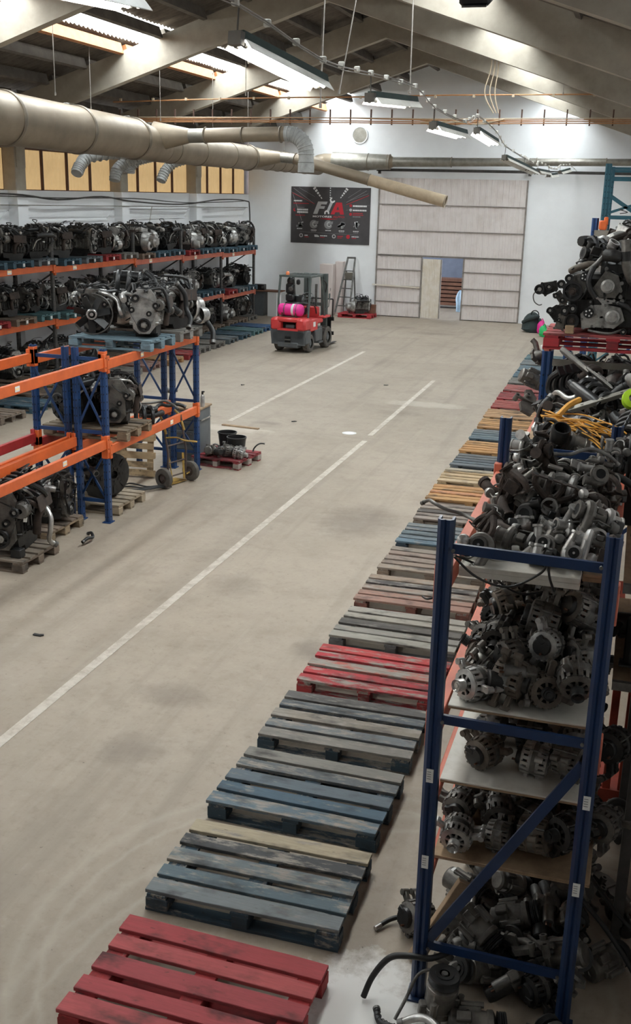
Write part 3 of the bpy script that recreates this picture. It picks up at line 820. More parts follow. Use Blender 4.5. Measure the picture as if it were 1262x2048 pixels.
def mk_throttle():
    def build():
        t = thing('throttle_body', 'throttle body', 'throttle body'); b = MB('aluminium'); b.lathe([(.034,-.04),(.046,-.04),(.046,-.03),(.040,-.028),(.038,.03),(.042,.032),(.042,.045),(.034,.045),(.033,-.04)], n=18)
        for a in range(4): b.cyl((.05*math.cos(a*PI/2+.7),.05*math.sin(a*PI/2+.7),-.042),(.05*math.cos(a*PI/2+.7),.05*math.sin(a*PI/2+.7),-.028),.012,n=8)
        obj('bore', b, t); b = MB('black_plastic'); b.box((.065,0,0),(.05,.085,.06),bev=.008); b.box((.07,.06,.01),(.03,.04,.03),bev=.004); obj('motor_cover', b, t)
        b = MB('bright_steel'); b.lathe([(0,0),(.033,.001)], n=16); b.bar((-.035,0,.002),(.035,0,.002),.008,.006); obj('flap', b, t); return t
    return Proto(build)
def mk_pump():
    def build():
        t = thing('water_pump', 'water pump', 'pump'); b = MB('dusty_aluminium'); b.prism([(.07*math.cos(a)*(1+.25*math.sin(3*a)), .06*math.sin(a)) for a in [2*PI*i/14 for i in range(14)]], .018, (0,0,-.01)); b.lathe([(.045,0),(.040,.03),(.02,.05),(.016,.07)], n=14)
        for a in (0,1.3,2.5,3.8,5.1): b.cyl((.062*math.cos(a),.055*math.sin(a),-.012),(.062*math.cos(a),.055*math.sin(a),.014),.011,n=8)
        b.tube([(-.03,.02,.02),(-.08,.05,.03),(-.11,.06,.02)],.020,10); obj('casting', b, t); b = MB('dull_steel'); b.lathe([(0,.085),(.05,.085),(.05,.078),(.02,.074)], n=18); b.lathe([(.05,.085),(.055,.075),(.055,.068)], n=18); obj('pulley_flange', b, t)
        b = MB('cast_iron')
        for k in range(6): b.bar((.01*math.cos(k),.01*math.sin(k),-.02),(.035*math.cos(k*PI/3),.035*math.sin(k*PI/3),-.02),.018,.003,(0,0,1))
        obj('impeller', b, t); return t
    return Proto(build)
def mk_bent(mat, pts, r, name, word, ends='dull_steel', rings=False):
    def build():
        t = thing(name, word, word.split()[-1]); b = MB(mat); b.tube(pts, r, 10, sub=5)
        if rings:
            P = [Vector(p) for p in pts]
            for i in range(len(P)-1):
                for q in range(3): c = P[i].lerp(P[i+1], q/3); b.ring(c, P[i+1]-P[i], r*1.02, r*.13, 12, 6)
        obj('bent_tube', b, t)
        for a, c in ((pts[0], pts[1]), (pts[-1], pts[-2])):
            A = Vector(a); D = (Vector(c)-A).normalized(); b = MB(ends); b.cyl(A-D*.004, A+D*.02, r*1.22, n=12); b.m('dark_hole'); b.cyl(A-D*.005, A-D*.004, r*.9, n=10)
            obj('end_collar', b, t)
        return t
    return Proto(build)
def mk_bracket():
    def build():
        t = thing('mounting_bracket', 'bracket', 'bracket'); b = MB('dusty_aluminium'); b.prism([(-.10,-.03),(-.04,-.05),(.06,-.045),(.11,0),(.09,.04),(.02,.03),(-.03,.06),(-.09,.04)], .022, (0,0,-.011))
        for x, y in ((-.09,.0),(-.02,.045),(.09,.01),(.04,-.03)): b.cyl((x,y,-.02),(x,y,.03),.017,n=10)
        b.bar((-.08,0,.015),(.08,0,.015),.01,.02); obj('casting', b, t); b = MB('dark_hole')
        for x, y in ((-.09,.0),(-.02,.045),(.09,.01),(.04,-.03)): b.cyl((x,y,.0302),(x,y,.0306),.009,n=8)
        obj('bolt_holes', b, t)['kind'] = 'stuff'; return t
    return Proto(build)
def mk_intake(mat='black_plastic'):
    def build():
        t = thing('intake_manifold', 'intake manifold', 'manifold'); b = MB(mat); b.tube([(-.2,.05,.04),(-.1,.06,.05),(.1,.06,.05),(.2,.05,.04)], [.04,.05,.05,.045], 10, sub=3); b.cyl((.2,.05,.04),(.26,.05,.05),.036,n=12); obj('plenum', b, t)
        for k in range(4):
            x = -.15+k*.1; q = MB(mat); q.tube([(x,.05,.05),(x,-.02,.10),(x,-.10,.05),(x,-.12,-.05)], .024, 8, sub=3); q.box((x,-.12,-.055),(.08,.07,.012),bev=.003); obj('runner', q, t)
        return t
    return Proto(build)
COMP, STAR, THRO, PUMP, BRAC, INTA = mk_compressor(), mk_starter(), mk_throttle(), mk_pump(), mk_bracket(), mk_intake()
HOSE = [mk_bent('rubber', [(-.2,0,0),(-.08,.03,.04),(.05,.02,.02),(.14,-.06,.05),(.2,-.14,.03)], .022, 'rubber_hose', 'black rubber hose'),
        mk_bent('rubber', [(-.16,.05,0),(-.05,-.04,.0),(.07,-.05,.03),(.17,.05,.0)], .028, 'rubber_hose', 'black rubber hose', rings=True)]
PIPE = [mk_bent('dull_steel', [(-.2,0,0),(-.1,0,.02),(-.02,.05,.03),(.06,.06,.05),(.14,0,.05),(.2,-.02,.02)], .011, 'steel_pipe', 'bent steel pipe'),
        mk_bent('bright_steel', [(-.14,0,0),(-.06,.03,.04),(.02,.0,.06),(.09,-.05,.03),(.14,-.03,0)], .017, 'steel_pipe', 'bent steel pipe'),
        mk_bent('rusty_iron', [(-.12,0,0),(-.03,.04,.03),(.05,.02,.08),(.12,-.05,.06)], .034, 'exhaust_elbow', 'rusty exhaust elbow', 'rusty_iron')]
# ------------------------------------------------------------------ engines
def pulley(b, c, ax, R, w=.03, hub='bright_steel', rim='black_plastic', spokes=0, grooves=3):
    pr = [(R*.72, w*.3), (R*.80, w), (R, w)]
    for k in range(grooves): pr += [(R*.93, w*(1-(k+.5)/grooves)), (R, w*(1-(k+1)/grooves))]
    pr += [(R*.5, 0)]
    b.m(rim); b.lathe(pr, c, ax, n=22)
    if spokes:
        u, v, d = frame_of(ax); C = Vector(c) + d*w*.45
        for k in range(spokes):
            t = 2*PI*k/spokes; e = u*math.cos(t)+v*math.sin(t); b.bar(C, C+e*R*.78, R*.24, w*.3, d)
    else: b.lathe([(R*.74, w*.35), (R*.4, w*.30), (R*.38, w*.2)], c, ax, n=20)
    b.m(hub); b.lathe([(R*.42, w*.35), (R*.40, w*.62), (R*.22, w*.62), (R*.20, w*1.0), (0, w*1.0)], c, ax, n=14)
def loop_belt(b, cs, ax_x, w=.024):
    """flat belt round a list of (y, z, r) circles in the plane x = ax_x (convex order)"""
    pts = []
    cy = sum(c[0] for c in cs)/len(cs); cz = sum(c[1] for c in cs)/len(cs)
    for y, z, r in cs:
        a = math.atan2(z-cz, y-cy)
        for q in (-.7, 0, .7): pts.append((y + r*math.cos(a+q), z + r*math.sin(a+q)))
    n = len(pts); vs = []
    for y, z in pts: vs += [(ax_x, y, z), (ax_x+w, y, z)]
    b.m('rubber'); b.add(vs, [(2*i, 2*i+1, 2*((i+1) % n)+1, 2*((i+1) % n)) for i in range(n)])
def engine_build(seed, cast='dusty_aluminium', cover='black_plastic', gearbox=True, fan=False, messy=1.0, words='engine', fw=.14):
    def build():
        r = random.Random(seed); t = thing('car_engine', words, 'engine'); U = r.uniform
        W, D = U(.46, .54), U(.26, .32); lean = U(-.15, .15)
        # block with ribs and sump
        b = MB(cast); b.box((0, 0, .27), (W, D, .26), bev=.02)
        for k in range(7):
            x = -W/2 + W*(k+.5)/7; b.bar((x, -D/2-.006, .16), (x, -D/2-.006, .39), .016, .022, (1,0,0)); b.bar((x, D/2+.006, .16), (x, D/2+.006, .39), .016, .022, (1,0,0))
        for z in (.18, .30, .385): b.box((0, 0, z), (W+.02, D+.025, .014), bev=.003)
        for _ in range(26):
            s = r.choice((-1, 1)); x, z = U(-W*.45, W*.45), U(.16, .4); b.cyl((x, s*D*.48, z), (x, s*(D/2+U(.015, .04)), z), U(.010, .03), n=8)
        obj('engine_block', b, t)
        b = MB('cast_iron'); b.prism([(-W/2, .15), (W/2, .15), (W/2*.92, .06), (W/2*.4, .05), (W/2*.3, .0), (-W/2*.8, .0), (-W/2*.95, .08)], D*.86, (0, D*.43, 0), (0, -1, 0), (0, 0, 1))
        for k in range(8): b.cyl((-W/2+W*(k+.5)/8, -D/2, .15), (-W/2+W*(k+.5)/8, -D/2, .165), .008, n=6)
        obj('oil_sump', b, t)
        # head and cover
        M0 = Matrix.Translation((0, 0, .40)) @ Matrix.Rotation(lean, 4, 'X')
        b = MB('aluminium' if r.random() < .55 else cast); b.M = M0; b.box((0, 0, .05), (W*.98, D*.82, .10), bev=.012)
        for k in range(10): b.cyl((-W*.45+W*.9*k/9, -D*.41, .08), (-W*.45+W*.9*k/9, -D*.41, .11), .010, n=6); b.cyl((-W*.45+W*.9*k/9, D*.41, .08), (-W*.45+W*.9*k/9, D*.41, .11), .010, n=6)
        obj('cylinder_head', b, t)
        b = MB(cover); b.M = M0; b.box((0, 0, .125), (W*.95, D*.66, .06), bev=.022)
        for k in range(5): b.box((-W*.36+W*.18*k, 0, .16), (W*.09, D*.5, .022), bev=.008)
        b.m('aluminium'); b.cyl((W*.3, D*.1, .15), (W*.3, D*.1, .19), .032, n=12)
        for k in range(4): b.m('black_plastic'); b.cyl((-W*.32+W*.21*k, -.01, .15), (-W*.32+W*.21*k, -.02, .21), .018, n=8); b.box((-W*.32+W*.21*k, .02, .205), (.035, .06, .025), bev=.004)
        obj('rocker_cover', b, t)
        # intake
        b = MB('aluminium' if r.random() < .45 else 'black_plastic'); y0 = -D/2-.10
        b.tube([(-W*.42, y0, .44), (-W*.1, y0-.02, .46), (W*.3, y0, .45), (W*.48, y0+.02, .43)], [.036, .045, .043, .034], 10, sub=2)
        for k in range(4): x = -W*.33+W*.22*k; b.tube([(x, y0, .45), (x, y0+.03, .50), (x, -D*.34, .47)], .022, 8, sub=3)
        obj('intake_manifold', b, t)
        # exhaust, turbo
        b = MB('rusty_iron'); y1 = D/2+.03
        for k in range(4): x = -W*.33+W*.22*k; b.tube([(x, D*.38, .44), (x, y1+.04, .43), (x*.5, y1+.07, .37)], .021, 8, sub=2)
        b.tube([(-W*.2, y1+.06, .37), (0, y1+.08, .35), (W*.15, y1+.06, .28), (W*.1, y1+.04, .14)], .034, 10, sub=3); b.box((0, y1+.10, .40), (W*.62, .012, .13), (.15, 0, 0), bev=.01)
        obj('exhaust_manifold', b, t)
        b = MB('dusty_aluminium'); snail(b, (-W*.1, y1+.08, .30), (1, 0, 0), .028, .022, .010); b.lathe([(.03, 0), (.034, .04), (.026, .042)], (-W*.1+.03, y1+.08, .30), (1,0,0), n=14); obj('turbocharger', b, t)
        # timing side
        x1 = W/2
        b = MB('aluminium' if cast != 'cast_iron' else 'dusty_aluminium'); b.prism([(-D*.42, .12), (-D*.2, .06), (D*.2, .06), (D*.42, .14), (D*.40, .34), (D*.48, .46), (D*.28, .56), (-D*.28, .56), (-D*.46, .44)], .045, (x1, 0, 0), (1, 0, 0), (0, 0, 1))
        for k in range(12):
            a = 2*PI*k/12; b.cyl((x1+.04, D*.40*math.cos(a), .32+.22*math.sin(a)), (x1+.055, D*.40*math.cos(a), .32+.22*math.sin(a)), .011, n=6)
        obj('timing_cover', b, t)
        px = x1+.05; P = [(0, .16, .078), (-D*.45, .33, .034), (D*.46, .38, .036), (D*.2, .29, .030), (-D*.3, .46, .045)]
        for (y, z, R) in P:
            b = MB(); pulley(b, (px, y, z), (1, 0, 0), R, .034, spokes=5 if R > .07 else 0); obj('pulley', b, t)
        b = MB('rubber'); loop_belt(b, [P[0], P[2], P[4], P[1]], px+.005); obj('drive_belt', b, t)
        b = MB('dusty_aluminium'); b.lathe([(.02, -.02), (.058, -.02), (.066, -.04), (.066, -.12), (.05, -.14), (0, -.14)], (px, D*.46+.03, .38), (1,0,0), n=14); slots = [b.bar((px-.05, D*.46+.03+.066*math.cos(a), .38+.066*math.sin(a)), (px-.11, D*.46+.03+.066*math.cos(a), .38+.066*math.sin(a)), .01, .008, (0, math.cos(a), math.sin(a))) for a in [k*PI/6 for k in range(12)]]
        obj('alternator', b, t)
        if fan:
            b = MB('black_plastic'); fx = px+.13; fc = Vector((fx, .0, .27))
            for k in range(7):
                a = 2*PI*k/7+.2; e = Vector((0, math.cos(a), math.sin(a))); b.bar(fc+e*.05, fc+e*.225, .095, .007, (.82, -.5*math.sin(a), .5*math.cos(a)), bev=.002)
            b.lathe([(.06, -.03), (.075, -.01), (.075, .02), (.06, .03)], fc, (1,0,0), n=20); b.cyl((px, 0, .27), fc, .03)
            b.m('bright_steel'); b.lathe([(.066, .031), (.060, .036), (.045, .036), (.043, .028)], fc, (1,0,0), n=20); b.lathe([(0, .046), (.02, .046), (.024, .03)], fc, (1,0,0), n=12); obj('cooling_fan', b, t)
            b = MB('dull_steel'); b.ring(fc + Vector((-.03, 0, 0)), (1,0,0), .245, .010, 28, 6, 4.2, .5); obj('fan_shroud', b, t)
        # gearbox
        if gearbox:
            g = 'aluminium' if r.random() < .6 else 'dusty_aluminium'; b = MB(g); x0 = -W/2
            b.lathe([(.20, 0), (.21, -.02), (.20, -.04), (.16, -.12), (.12, -.15), (.115, -.26), (.07, -.30), (0, -.30)], (x0, .0, .24), (1,0,0), n=18)
            for k in range(9): a = 2*PI*k/9; b.bar((x0-.03, .19*math.cos(a), .24+.19*math.sin(a)), (x0-.15, .125*math.cos(a), .24+.125*math.sin(a)), .012, .03, (0, math.cos(a), math.sin(a)))
            b.lathe([(.10, 0), (.11, -.03), (.09, -.13), (.04, -.15)], (x0-.08, .15, .15), (1,0,0), n=14); b.box((x0-.16, -.06, .36), (.12, .08, .06), bev=.01)
            obj('gearbox', b, t)
        else:
            b = MB('cast_iron'); b.lathe([(fw*.2, -.05), (fw*.45, -.055), (fw*.7, -.04), (fw*.93, -.045), (fw, -.035), (fw, -.005), (fw*.2, 0)], (-W/2, 0, fw+.05), (1,0,0), n=28)
            for k in range(8): a = 2*PI*k/8; b.cyl((-W/2-.05, fw*.33*math.cos(a), fw+.05+fw*.33*math.sin(a)), (-W/2-.062, fw*.33*math.cos(a), fw+.05+fw*.33*math.sin(a)), fw*.06, n=6); b.bar((-W/2-.045, fw*.5*math.cos(a), fw+.05+fw*.5*math.sin(a)), (-W/2-.045, fw*.88*math.cos(a), fw+.05+fw*.88*math.sin(a)), fw*.16, .02, (1,0,0))
            obj('flywheel', b, t)
        # hoses, pipes, harness
        for k in range(int(3*messy)):
            b = MB(r.choice(('rubber', 'rubber', 'black_plastic'))); s = r.choice((-1, 1)); x = U(-W*.5, W*.3)
            b.tube([(x, s*D*.5, U(.2, .4)), (x+U(0, .1), s*(D*.5+U(.06, .14)), U(.3, .5)), (x+U(.05, .2), s*(D*.4+U(0, .1)), U(.45, .62)), (x+U(.15, .35), s*U(0, D*.4), U(.5, .62))], U(.014, .028), 8, sub=4); obj('hose', b, t)
        b = MB('bright_steel'); s = r.choice((-1, 1)); b.tube([(-W*.4, s*D*.55, .2), (-W*.3, s*(D*.55+.04), .35), (0, s*(D*.5+.06), .40), (W*.3, s*(D*.5+.03), .52), (W*.45, s*D*.2, .55)], .013, 8, sub=3); obj('coolant_pipe', b, t)
        b = MB('rubber')
        for k in range(int(9*messy)):
            p = [Vector((U(-W*.6, W*.5), U(-D*.75, D*.75), U(.35, .62)))]
            for q in range(4): p.append(p[-1] + Vector((U(-.12, .12), U(-.1, .1), U(-.09, .07))))
            b.tube([(v_.x, v_.y, max(.12, min(v_.z, .66))) for v_ in p], U(.004, .009), 5, sub=3)
        b.m('black_plastic')
        for k in range(8): b.box((U(-W*.5, W*.5), U(-D*.7, D*.7), U(.3, .60)), (U(.03, .07), U(.02, .05), U(.02, .04)), (U(0, 3), U(0, 3), U(0, 3)), bev=.004)
        obj('wiring_harness', b, t)['kind'] = 'stuff'
        b = MB('label_white')
        for k in range(2): b.box((U(-W*.4, W*.4), r.choice((-1, 1))*(D*.5+.03), U(.25, .5)), (U(.03, .06), .004, U(.02, .04)), (0, U(-.4, .4), U(-.3, .3)))
        b.m('bright_steel')
        for k in range(5): b.cyl((q := (U(-W*.5, W*.5), r.choice((-1, 1))*D*U(.5, .62), U(.2, .55))), (q[0], q[1]*1.12, q[2]), U(.014, .03), n=10)
        obj('sensors', b, t)
        return t
    return Proto(build)
ENG = [engine_build(11, 'dusty_aluminium', 'black_plastic', True, False, 1.3),
       engine_build(12, 'cast_iron', 'black_plastic', False, False, 1.8),
       engine_build(13, 'aluminium', 'cast_iron', True, False, 1.0),
       engine_build(14, 'cast_iron', 'dusty_aluminium', True, False, 1.4),
       engine_build(15, 'dusty_aluminium', 'cast_iron', False, False, 2.0),
       engine_build(16, 'cast_iron', 'black_plastic', True, False, 2.2)]
ENG_W = ['grey black-covered engine with gearbox', 'black engine without gearbox', 'pale aluminium engine with gearbox', 'dark engine with grey cover', 'dusty engine wrapped in hoses', 'dark engine with tangled wiring']
ENG_FAN = engine_build(21, 'cast_iron', 'black_plastic', False, True, 2.0)

def gearbox_build():
    def build():
        t = thing('gearbox', 'gearbox', 'gearbox'); b = MB('aluminium')
        b.lathe([(.19, .22), (.20, .20), (.18, .16), (.13, .06), (.12, -.10), (.10, -.22), (.05, -.24), (0, -.24)], (0, 0, .2), (1,0,0), n=20)
        for k in range(10): a = 2*PI*k/10; b.bar((.19, .185*math.cos(a), .2+.185*math.sin(a)), (.03, .125*math.cos(a), .2+.125*math.sin(a)), .012, .03, (0, math.cos(a), math.sin(a)))
        b.lathe([(.10, .08), (.11, .05), (.09, -.10), (.03, -.12)], (-.02, .15, .14), (1,0,0), n=14); b.box((-.1, -.08, .33), (.16, .1, .07), bev=.012)
        obj('casing', b, t); b = MB('cast_iron'); b.lathe([(.18, .221), (.06, .20), (.04, .26), (0, .26)], (0,0,.2), (1,0,0), n=20); obj('bell_interior', b, t)
        b = MB('dull_steel'); b.cyl((-.02, .26, .14), (-.02, .19, .14), .035, n=12); b.box((0, -.12, .36), (.1, .03, .03), bev=.004); obj('drive_flange', b, t); return t
    return Proto(build)
GBX = gearbox_build()

class Heap:
    """height map used to stack loose parts on a shelf or the floor"""
    def __init__(s, x0, x1, y0, y1, z, cell=.03):
        s.x0, s.x1, s.y0, s.y1, s.c = x0, x1, y0, y1, cell
        s.nx = int((x1-x0)/cell)+1; s.ny = int((y1-y0)/cell)+1
        s.h = [[z]*s.ny for _ in range(s.nx)]
    def drop(s, x, y, r, hh):
        """rest a rounded item of radius r, half height hh; returns centre z"""
        cells = []; k = int(r/s.c)+1; i0 = int((x-s.x0)/s.c); j0 = int((y-s.y0)/s.c)
        for i in range(i0-k, i0+k+1):
            for j in range(j0-k, j0+k+1):
                if 0 <= i < s.nx and 0 <= j < s.ny:
                    d = math.hypot(s.x0+i*s.c-x, s.y0+j*s.c-y)/r
                    if d < 1: cells.append((i, j, math.sqrt(1-d*d)))
        zc = max([s.h[i][j] + hh*q for i, j, q in cells] or [0])
        for i, j, q in cells: s.h[i][j] = max(s.h[i][j], zc + hh*q*.80)
        return zc
# ------------------------------------------------------------------ rack pieces
def post(parent, x, y, z1, mat, wd=.09, dp=.07, z0=0.0, holes=True, side=1):
    """open-backed upright with a folded section, foot plate and punched holes"""
    b = MB(mat); t = .012
    c = wd*.22; prof = [(-wd/2, dp/2), (-wd/2, -dp/2+c), (-wd/2+c, -dp/2), (-c*.5, -dp/2), (0, -dp/2+.008), (c*.5, -dp/2), (wd/2-c, -dp/2), (wd/2, -dp/2+c), (wd/2, dp/2), (wd/2-t, dp/2), (wd/2-t, -dp/2+c+t*.4), (wd/2-c-t*.4, -dp/2+t), (-wd/2+c+t*.4, -dp/2+t), (-wd/2+t, -dp/2+c+t*.4), (-wd/2+t, dp/2)]
    b.prism([(-x, y) for x, y in prof], z1-z0, (0, 0, z0), (0, 0, 1), (0, 1, 0))
    if z0 == 0: b.box((0, 0, .006), (wd*1.5, dp*1.7, .012))
    if holes:
        b.m('dark_hole'); n = int((z1-z0-.1)/.1)
        for k in range(n):
            z = z0 + .08 + k*.1
            for s in (-1, 1): b.box((s*wd*.22, -dp/2-.001, z), (.010, .004, .018))
            b.box((side*(wd/2+.001), 0, z), (.004, .012, .018))
    return obj('upright_post', b, parent, (x, y, 0))
def beam(parent, x, y0, y1, z, mat, hh=.12, wd=.05, side=1, name='beam'):
    b = MB(mat); L = y1-y0; b.box((0, 0, 0), (wd, L, hh), bev=.006)
    for s in (-1, 1): b.box((side*wd*.3, s*(L/2+.002), .0), (.05, .06, hh+.10), bev=.004); b.m('dark_hole'); [b.box((side*(wd*.3+.026), s*(L/2+.002), q), (.003, .012, .014)) for q in (-.06, .06)]; b.m(mat)
    return obj(name, b, parent, (x, (y0+y1)/2, z))
def brace(parent, a, c, mat, w=.035, name='brace'):
    b = MB(mat); A, C = Vector(a), Vector(c); mid = (A+C)/2; b.bar(A-mid, C-mid, w, .02, (0, 1, 0)); return obj(name, b, parent, mid)

# ------------------------------------------------------------------ long rack on the left wall
lr = thing('pallet_rack', 'long pallet rack with grey posts and orange beams along the left wall', 'rack', (0, 0, 0))
PY = [17.3, 21.3, 25.33, 28.35, 31.4, 34.35]
TOPZ = [2.43, 2.38, 2.33, 2.28, 2.23]; LOWZ = [1.25, 1.19, 1.10, 1.02, .93]
for i, y in enumerate(PY):
    zt = 3.15 - .036*i
    post(lr, -12.6, y, zt, 'grey_post', .07, .09); post(lr, -13.55, y, zt, 'grey_post', .07, .09)
    for z in (.25, 1.7, 2.85): brace(lr, (-13.55, y, z), (-12.6, y, z), 'grey_post')
    for z0, z1 in ((.25, 1.0), (1.0, 1.7), (1.7, 2.3)): brace(lr, (-13.55 if z0 != 1.0 else -12.6, y, z0), (-12.6 if z0 != 1.0 else -13.55, y, z1), 'grey_post')
for i in range(5):
    mt = 'orange_paint' if i < 2 else 'salmon_paint'
    for z in (TOPZ[i], LOWZ[i]):
        beam(lr, -12.56, PY[i]+.03, PY[i+1]-.03, z, mt, .14); beam(lr, -13.58, PY[i]+.03, PY[i+1]-.03, z, mt, .14, side=-1)
    b = MB('label_white'); b.box((.002, 0, 0), (.004, .16, .09)); b.m('panel_yellow'); b.box((.004, 0, .012), (.003, .12, .03)); obj('load_sign', b, lr, (-12.532, PY[i]+(.9 if i else 2.2), TOPZ[i]))
slots = [(18.85, 0), (19.86, 0), (20.85, 0), (21.91, 1), (22.93, 1), (23.9, 1), (24.86, 1), (25.88, 2), (26.85, 2), (27.83, 2), (28.9, 3), (29.87, 3), (30.84, 3), (31.95, 4), (32.9, 4), (33.82, 4)]
PC = [BLUE, BLUE, BLUG, BLUE, BLUG, RED, GREY, BROWN, BLUE, BLUE, RED, BLUE, BLUE, BLUE, BLUE, BLUE]
PC1 = [RED, BROWN, TEAL, TEAL, RED, BLUE, BROWN, BLUE, BROWN, RED, BLUG, BLUE, BLUE, RED, BLUG, BLUE]
PC2 = [BROWN, BROWN, GREY, BROWN, BLUE, BROWN, GREY, BROWN, BROWN, GREY, BROWN, BROWN, BROWN, BROWN, BROWN, GREY]
CN = {RED: 'red', BLUE: 'blue', BLUG: 'blue-grey', GREY: 'grey', BROWN: 'brown', TEAL: 'teal', BLUD: 'dark blue', ORNG: 'orange raw', PALE: 'pale raw', BEIGE: 'beige', PINK: 'faded red', DARK: 'blackened', REDW: 'worn red'}
re = random.Random(5)
lab_mesh = MB('label_white'); lab_mesh.box((0, 0, 0), (.003, .07, .065)); lab_mesh = lab_mesh.mesh('paper_label', 0)
for lev, (zs, pcs, nm) in enumerate(((TOPZ, PC, 'top shelf'), (LOWZ, PC1, 'middle shelf'), (None, PC2, 'bottom level'))):
    for k, (y, bay) in enumerate(slots):
        z = (zs[bay] + .071) if zs else 0.0; c = pcs[k]; far = 15 - k
        if lev == 2 and k < 3: pass
        t = pallet('%s pallet on %s of left wall rack, %s from the far end' % (CN[c], nm, nth(far)), (-13.0, y, z), 0, [c], c, .25, full=False)
        if zs: obj('paper_label', lab_mesh, t, (.6025, 0, .064))
        n = 2 if lev == 0 else 1
        for q in range(n):
            e = re.randrange(6)
            rot = (re.uniform(-.12, .12), re.uniform(-.12, .12), PI/2*re.choice((1, 3)) + re.uniform(-.35, .35)) if re.random() < .72 else (re.uniform(-.1, .1), 0, PI*re.choice((0, 1)) + re.uniform(-.3, .3))
            x = (-12.80 if q == 0 else -13.24) if n == 2 else -12.9
            ENG[e].put('%s, %s%s of left rack, %s from far end' % (ENG_W[e], 'back row, ' if q else '', nm, nth(far)), (x, y + re.uniform(-.06, .06), z + .146), rot, scale=(re.uniform(1.16, 1.27) if lev == 0 and q == 0 else re.uniform(1.06, 1.16))*(.90 if q else 1))
# loose gearboxes in front of the lower level
for k, (x, y, rz) in enumerate(((-12.1, 25.2, .4), (-12.0, 26.3, 1.4))):
    GBX.put('silver gearbox on the %s pallet below the left wall rack' % ('nearer' if k == 0 else 'farther'), (x, y, .147), (0, 0, rz), scale=1.25)

# pallets lying in the left aisle, in front of that rack
LA = [(31.4, BLUE), (30.35, TEAL), (29.3, BLUE), (28.25, BLUG), (27.2, GREY), (26.15, GREY), (25.1, RED), (24.05, ORNG), (23.0, PINK), (21.95, GREY), (20.9, TEAL), (19.85, PALE), (18.8, BROWN), (17.7, BLUE), (16.6, BROWN)]
LA[0] = (31.4, (.03, .11, .26)); CN[(.03, .11, .26)] = 'bright blue'
for k, (y, c) in enumerate(LA):
    x = -10.95 - .6 + (.12 if 23 < y < 26 else 0) + (.2 if y < 18 else 0)
    pallet('%s pallet flat on the left aisle floor, %s from the far end' % (CN[c], nth(k)), (x, y, 0), rnd.uniform(-.04, .04), [c], c, .45, full=False)

# ------------------------------------------------------------------ blue and orange racks standing back to back on the left
fr = thing('pallet_rack', 'blue pallet rack with orange beams left of the painted lane', 'rack')
br = thing('pallet_rack', 'blue pallet rack standing behind the first one, back to back', 'rack')
for y, zt in ((8.7, 2.25), (11.7, 2.24), (14.6, 2.10)):
    zl = 1.05 if y < 13 else .95
    for rk, xa, xb in ((fr, -6.66, -6.27), (br, -7.25, -6.80)):
        post(rk, xa, y, zt, 'blue_paint', .075, .08); post(rk, xb, y, zt, 'blue_paint', .075, .08)
        for z in (.28, zl+.13, zt-.13): brace(rk, (xa, y, z), (xb, y, z), 'blue_paint', .045)
        for z0, z1 in ((.30, zl-.1), (zl+.16, zt-.25)):
            brace(rk, (xa, y, z0), (xb, y, z1), 'blue_paint', .026); brace(rk, (xb, y-.02, z0), (xa, y-.02, z1), 'blue_paint', .026)
for (y0, y1, zu, zl) in ((8.7, 11.7, 2.075, 1.045), (11.7, 14.6, 2.045, .955)):
    beam(fr, -6.25, y0+.04, y1-.04, zu, 'orange_paint'); beam(fr, -6.25, y0+.04, y1-.04, zl, 'orange_paint'); beam(fr, -6.68, y0+.04, y1-.04, zl, 'orange_paint', side=-1)
    beam(br, -7.27, y0+.04, y1-.04, zu, 'orange_paint', side=-1); beam(br, -6.78, y0+.04, y1-.04, zl, 'orange_paint'); beam(br, -7.27, y0+.04, y1-.04, zl, 'crimson_paint', side=-1)
    for z, dy in ((zu, 1.0), (zl, 1.9)):
        b = MB('label_white'); b.box((0, 0, 0), (.003, .09, .06)); b.m('panel_yellow'); b.box((.001, 0, 0), (.003, .07, .02)); obj('load_sign', b, fr, (-6.222, y0+dy, z))
    for x in (-6.24, -7.28):
        for y in (y0, y1):
            b = MB('orange_paint'); b.box((0, 0, 0), (.085, .09, .22), bev=.005); obj('beam_connector', b, fr if x > -7 else br, (-6.27 if x > -7 else -7.25, y, zu+.03))
            b = MB('orange_paint'); b.box((0, 0, 0), (.085, .09, .20), bev=.005); obj('beam_connector', b, fr if x > -7 else br, (-6.27 if x > -7 else -7.25, y, zl+.0))
ZT = 2.107
PB = (.17, .26, .31); CN[PB] = 'light blue'
pallet('light blue pallet on top of the blue rack under the fan engine', (-6.62, 12.93, ZT), 0, [PB], PB, .35)
pallet('weathered grey pallet on top of the blue rack, at its far end', (-6.66, 13.98, ZT), 0, [GREY], GREY, .5)
zt = ZT + .147
ENG_FAN.put('black engine with large cooling fan on top of the blue rack', (-7.04, 13.02, zt), (0, 0, -1.22), scale=1.08)
ALU = engine_build(33, 'aluminium', 'black_plastic', False, False, 2.2)
ALU.put('engine with bare aluminium timing cover on top of the blue rack', (-6.27, 12.98, zt), (0, 0, -1.25), scale=1.15)
ENG[3].put('dark engine behind the fan engine on the blue rack top', (-6.95, 13.85, zt), (0, .05, PI/2), scale=1.2)
ENG[5].put('tangled dark engine at the far end of the blue rack top', (-6.38, 13.95, zt), (0, -.05, -PI/2-.3), scale=1.2)
INTA.put('dark intake manifold lying on engines behind the fan', (-6.75, 13.6, zt+.62), (.15, .1, .4), scale=1.5)
PIPE[1].put('long bright coolant pipe slanting above the fan engine', (-6.68, 12.75, zt+.42), (0, .75, .2), scale=1.6)
HOSE[0].put('thick black hose hanging off the far end of blue rack top', (-6.1, 14.35, zt+.12), (.6, .9, .6), scale=1.8)
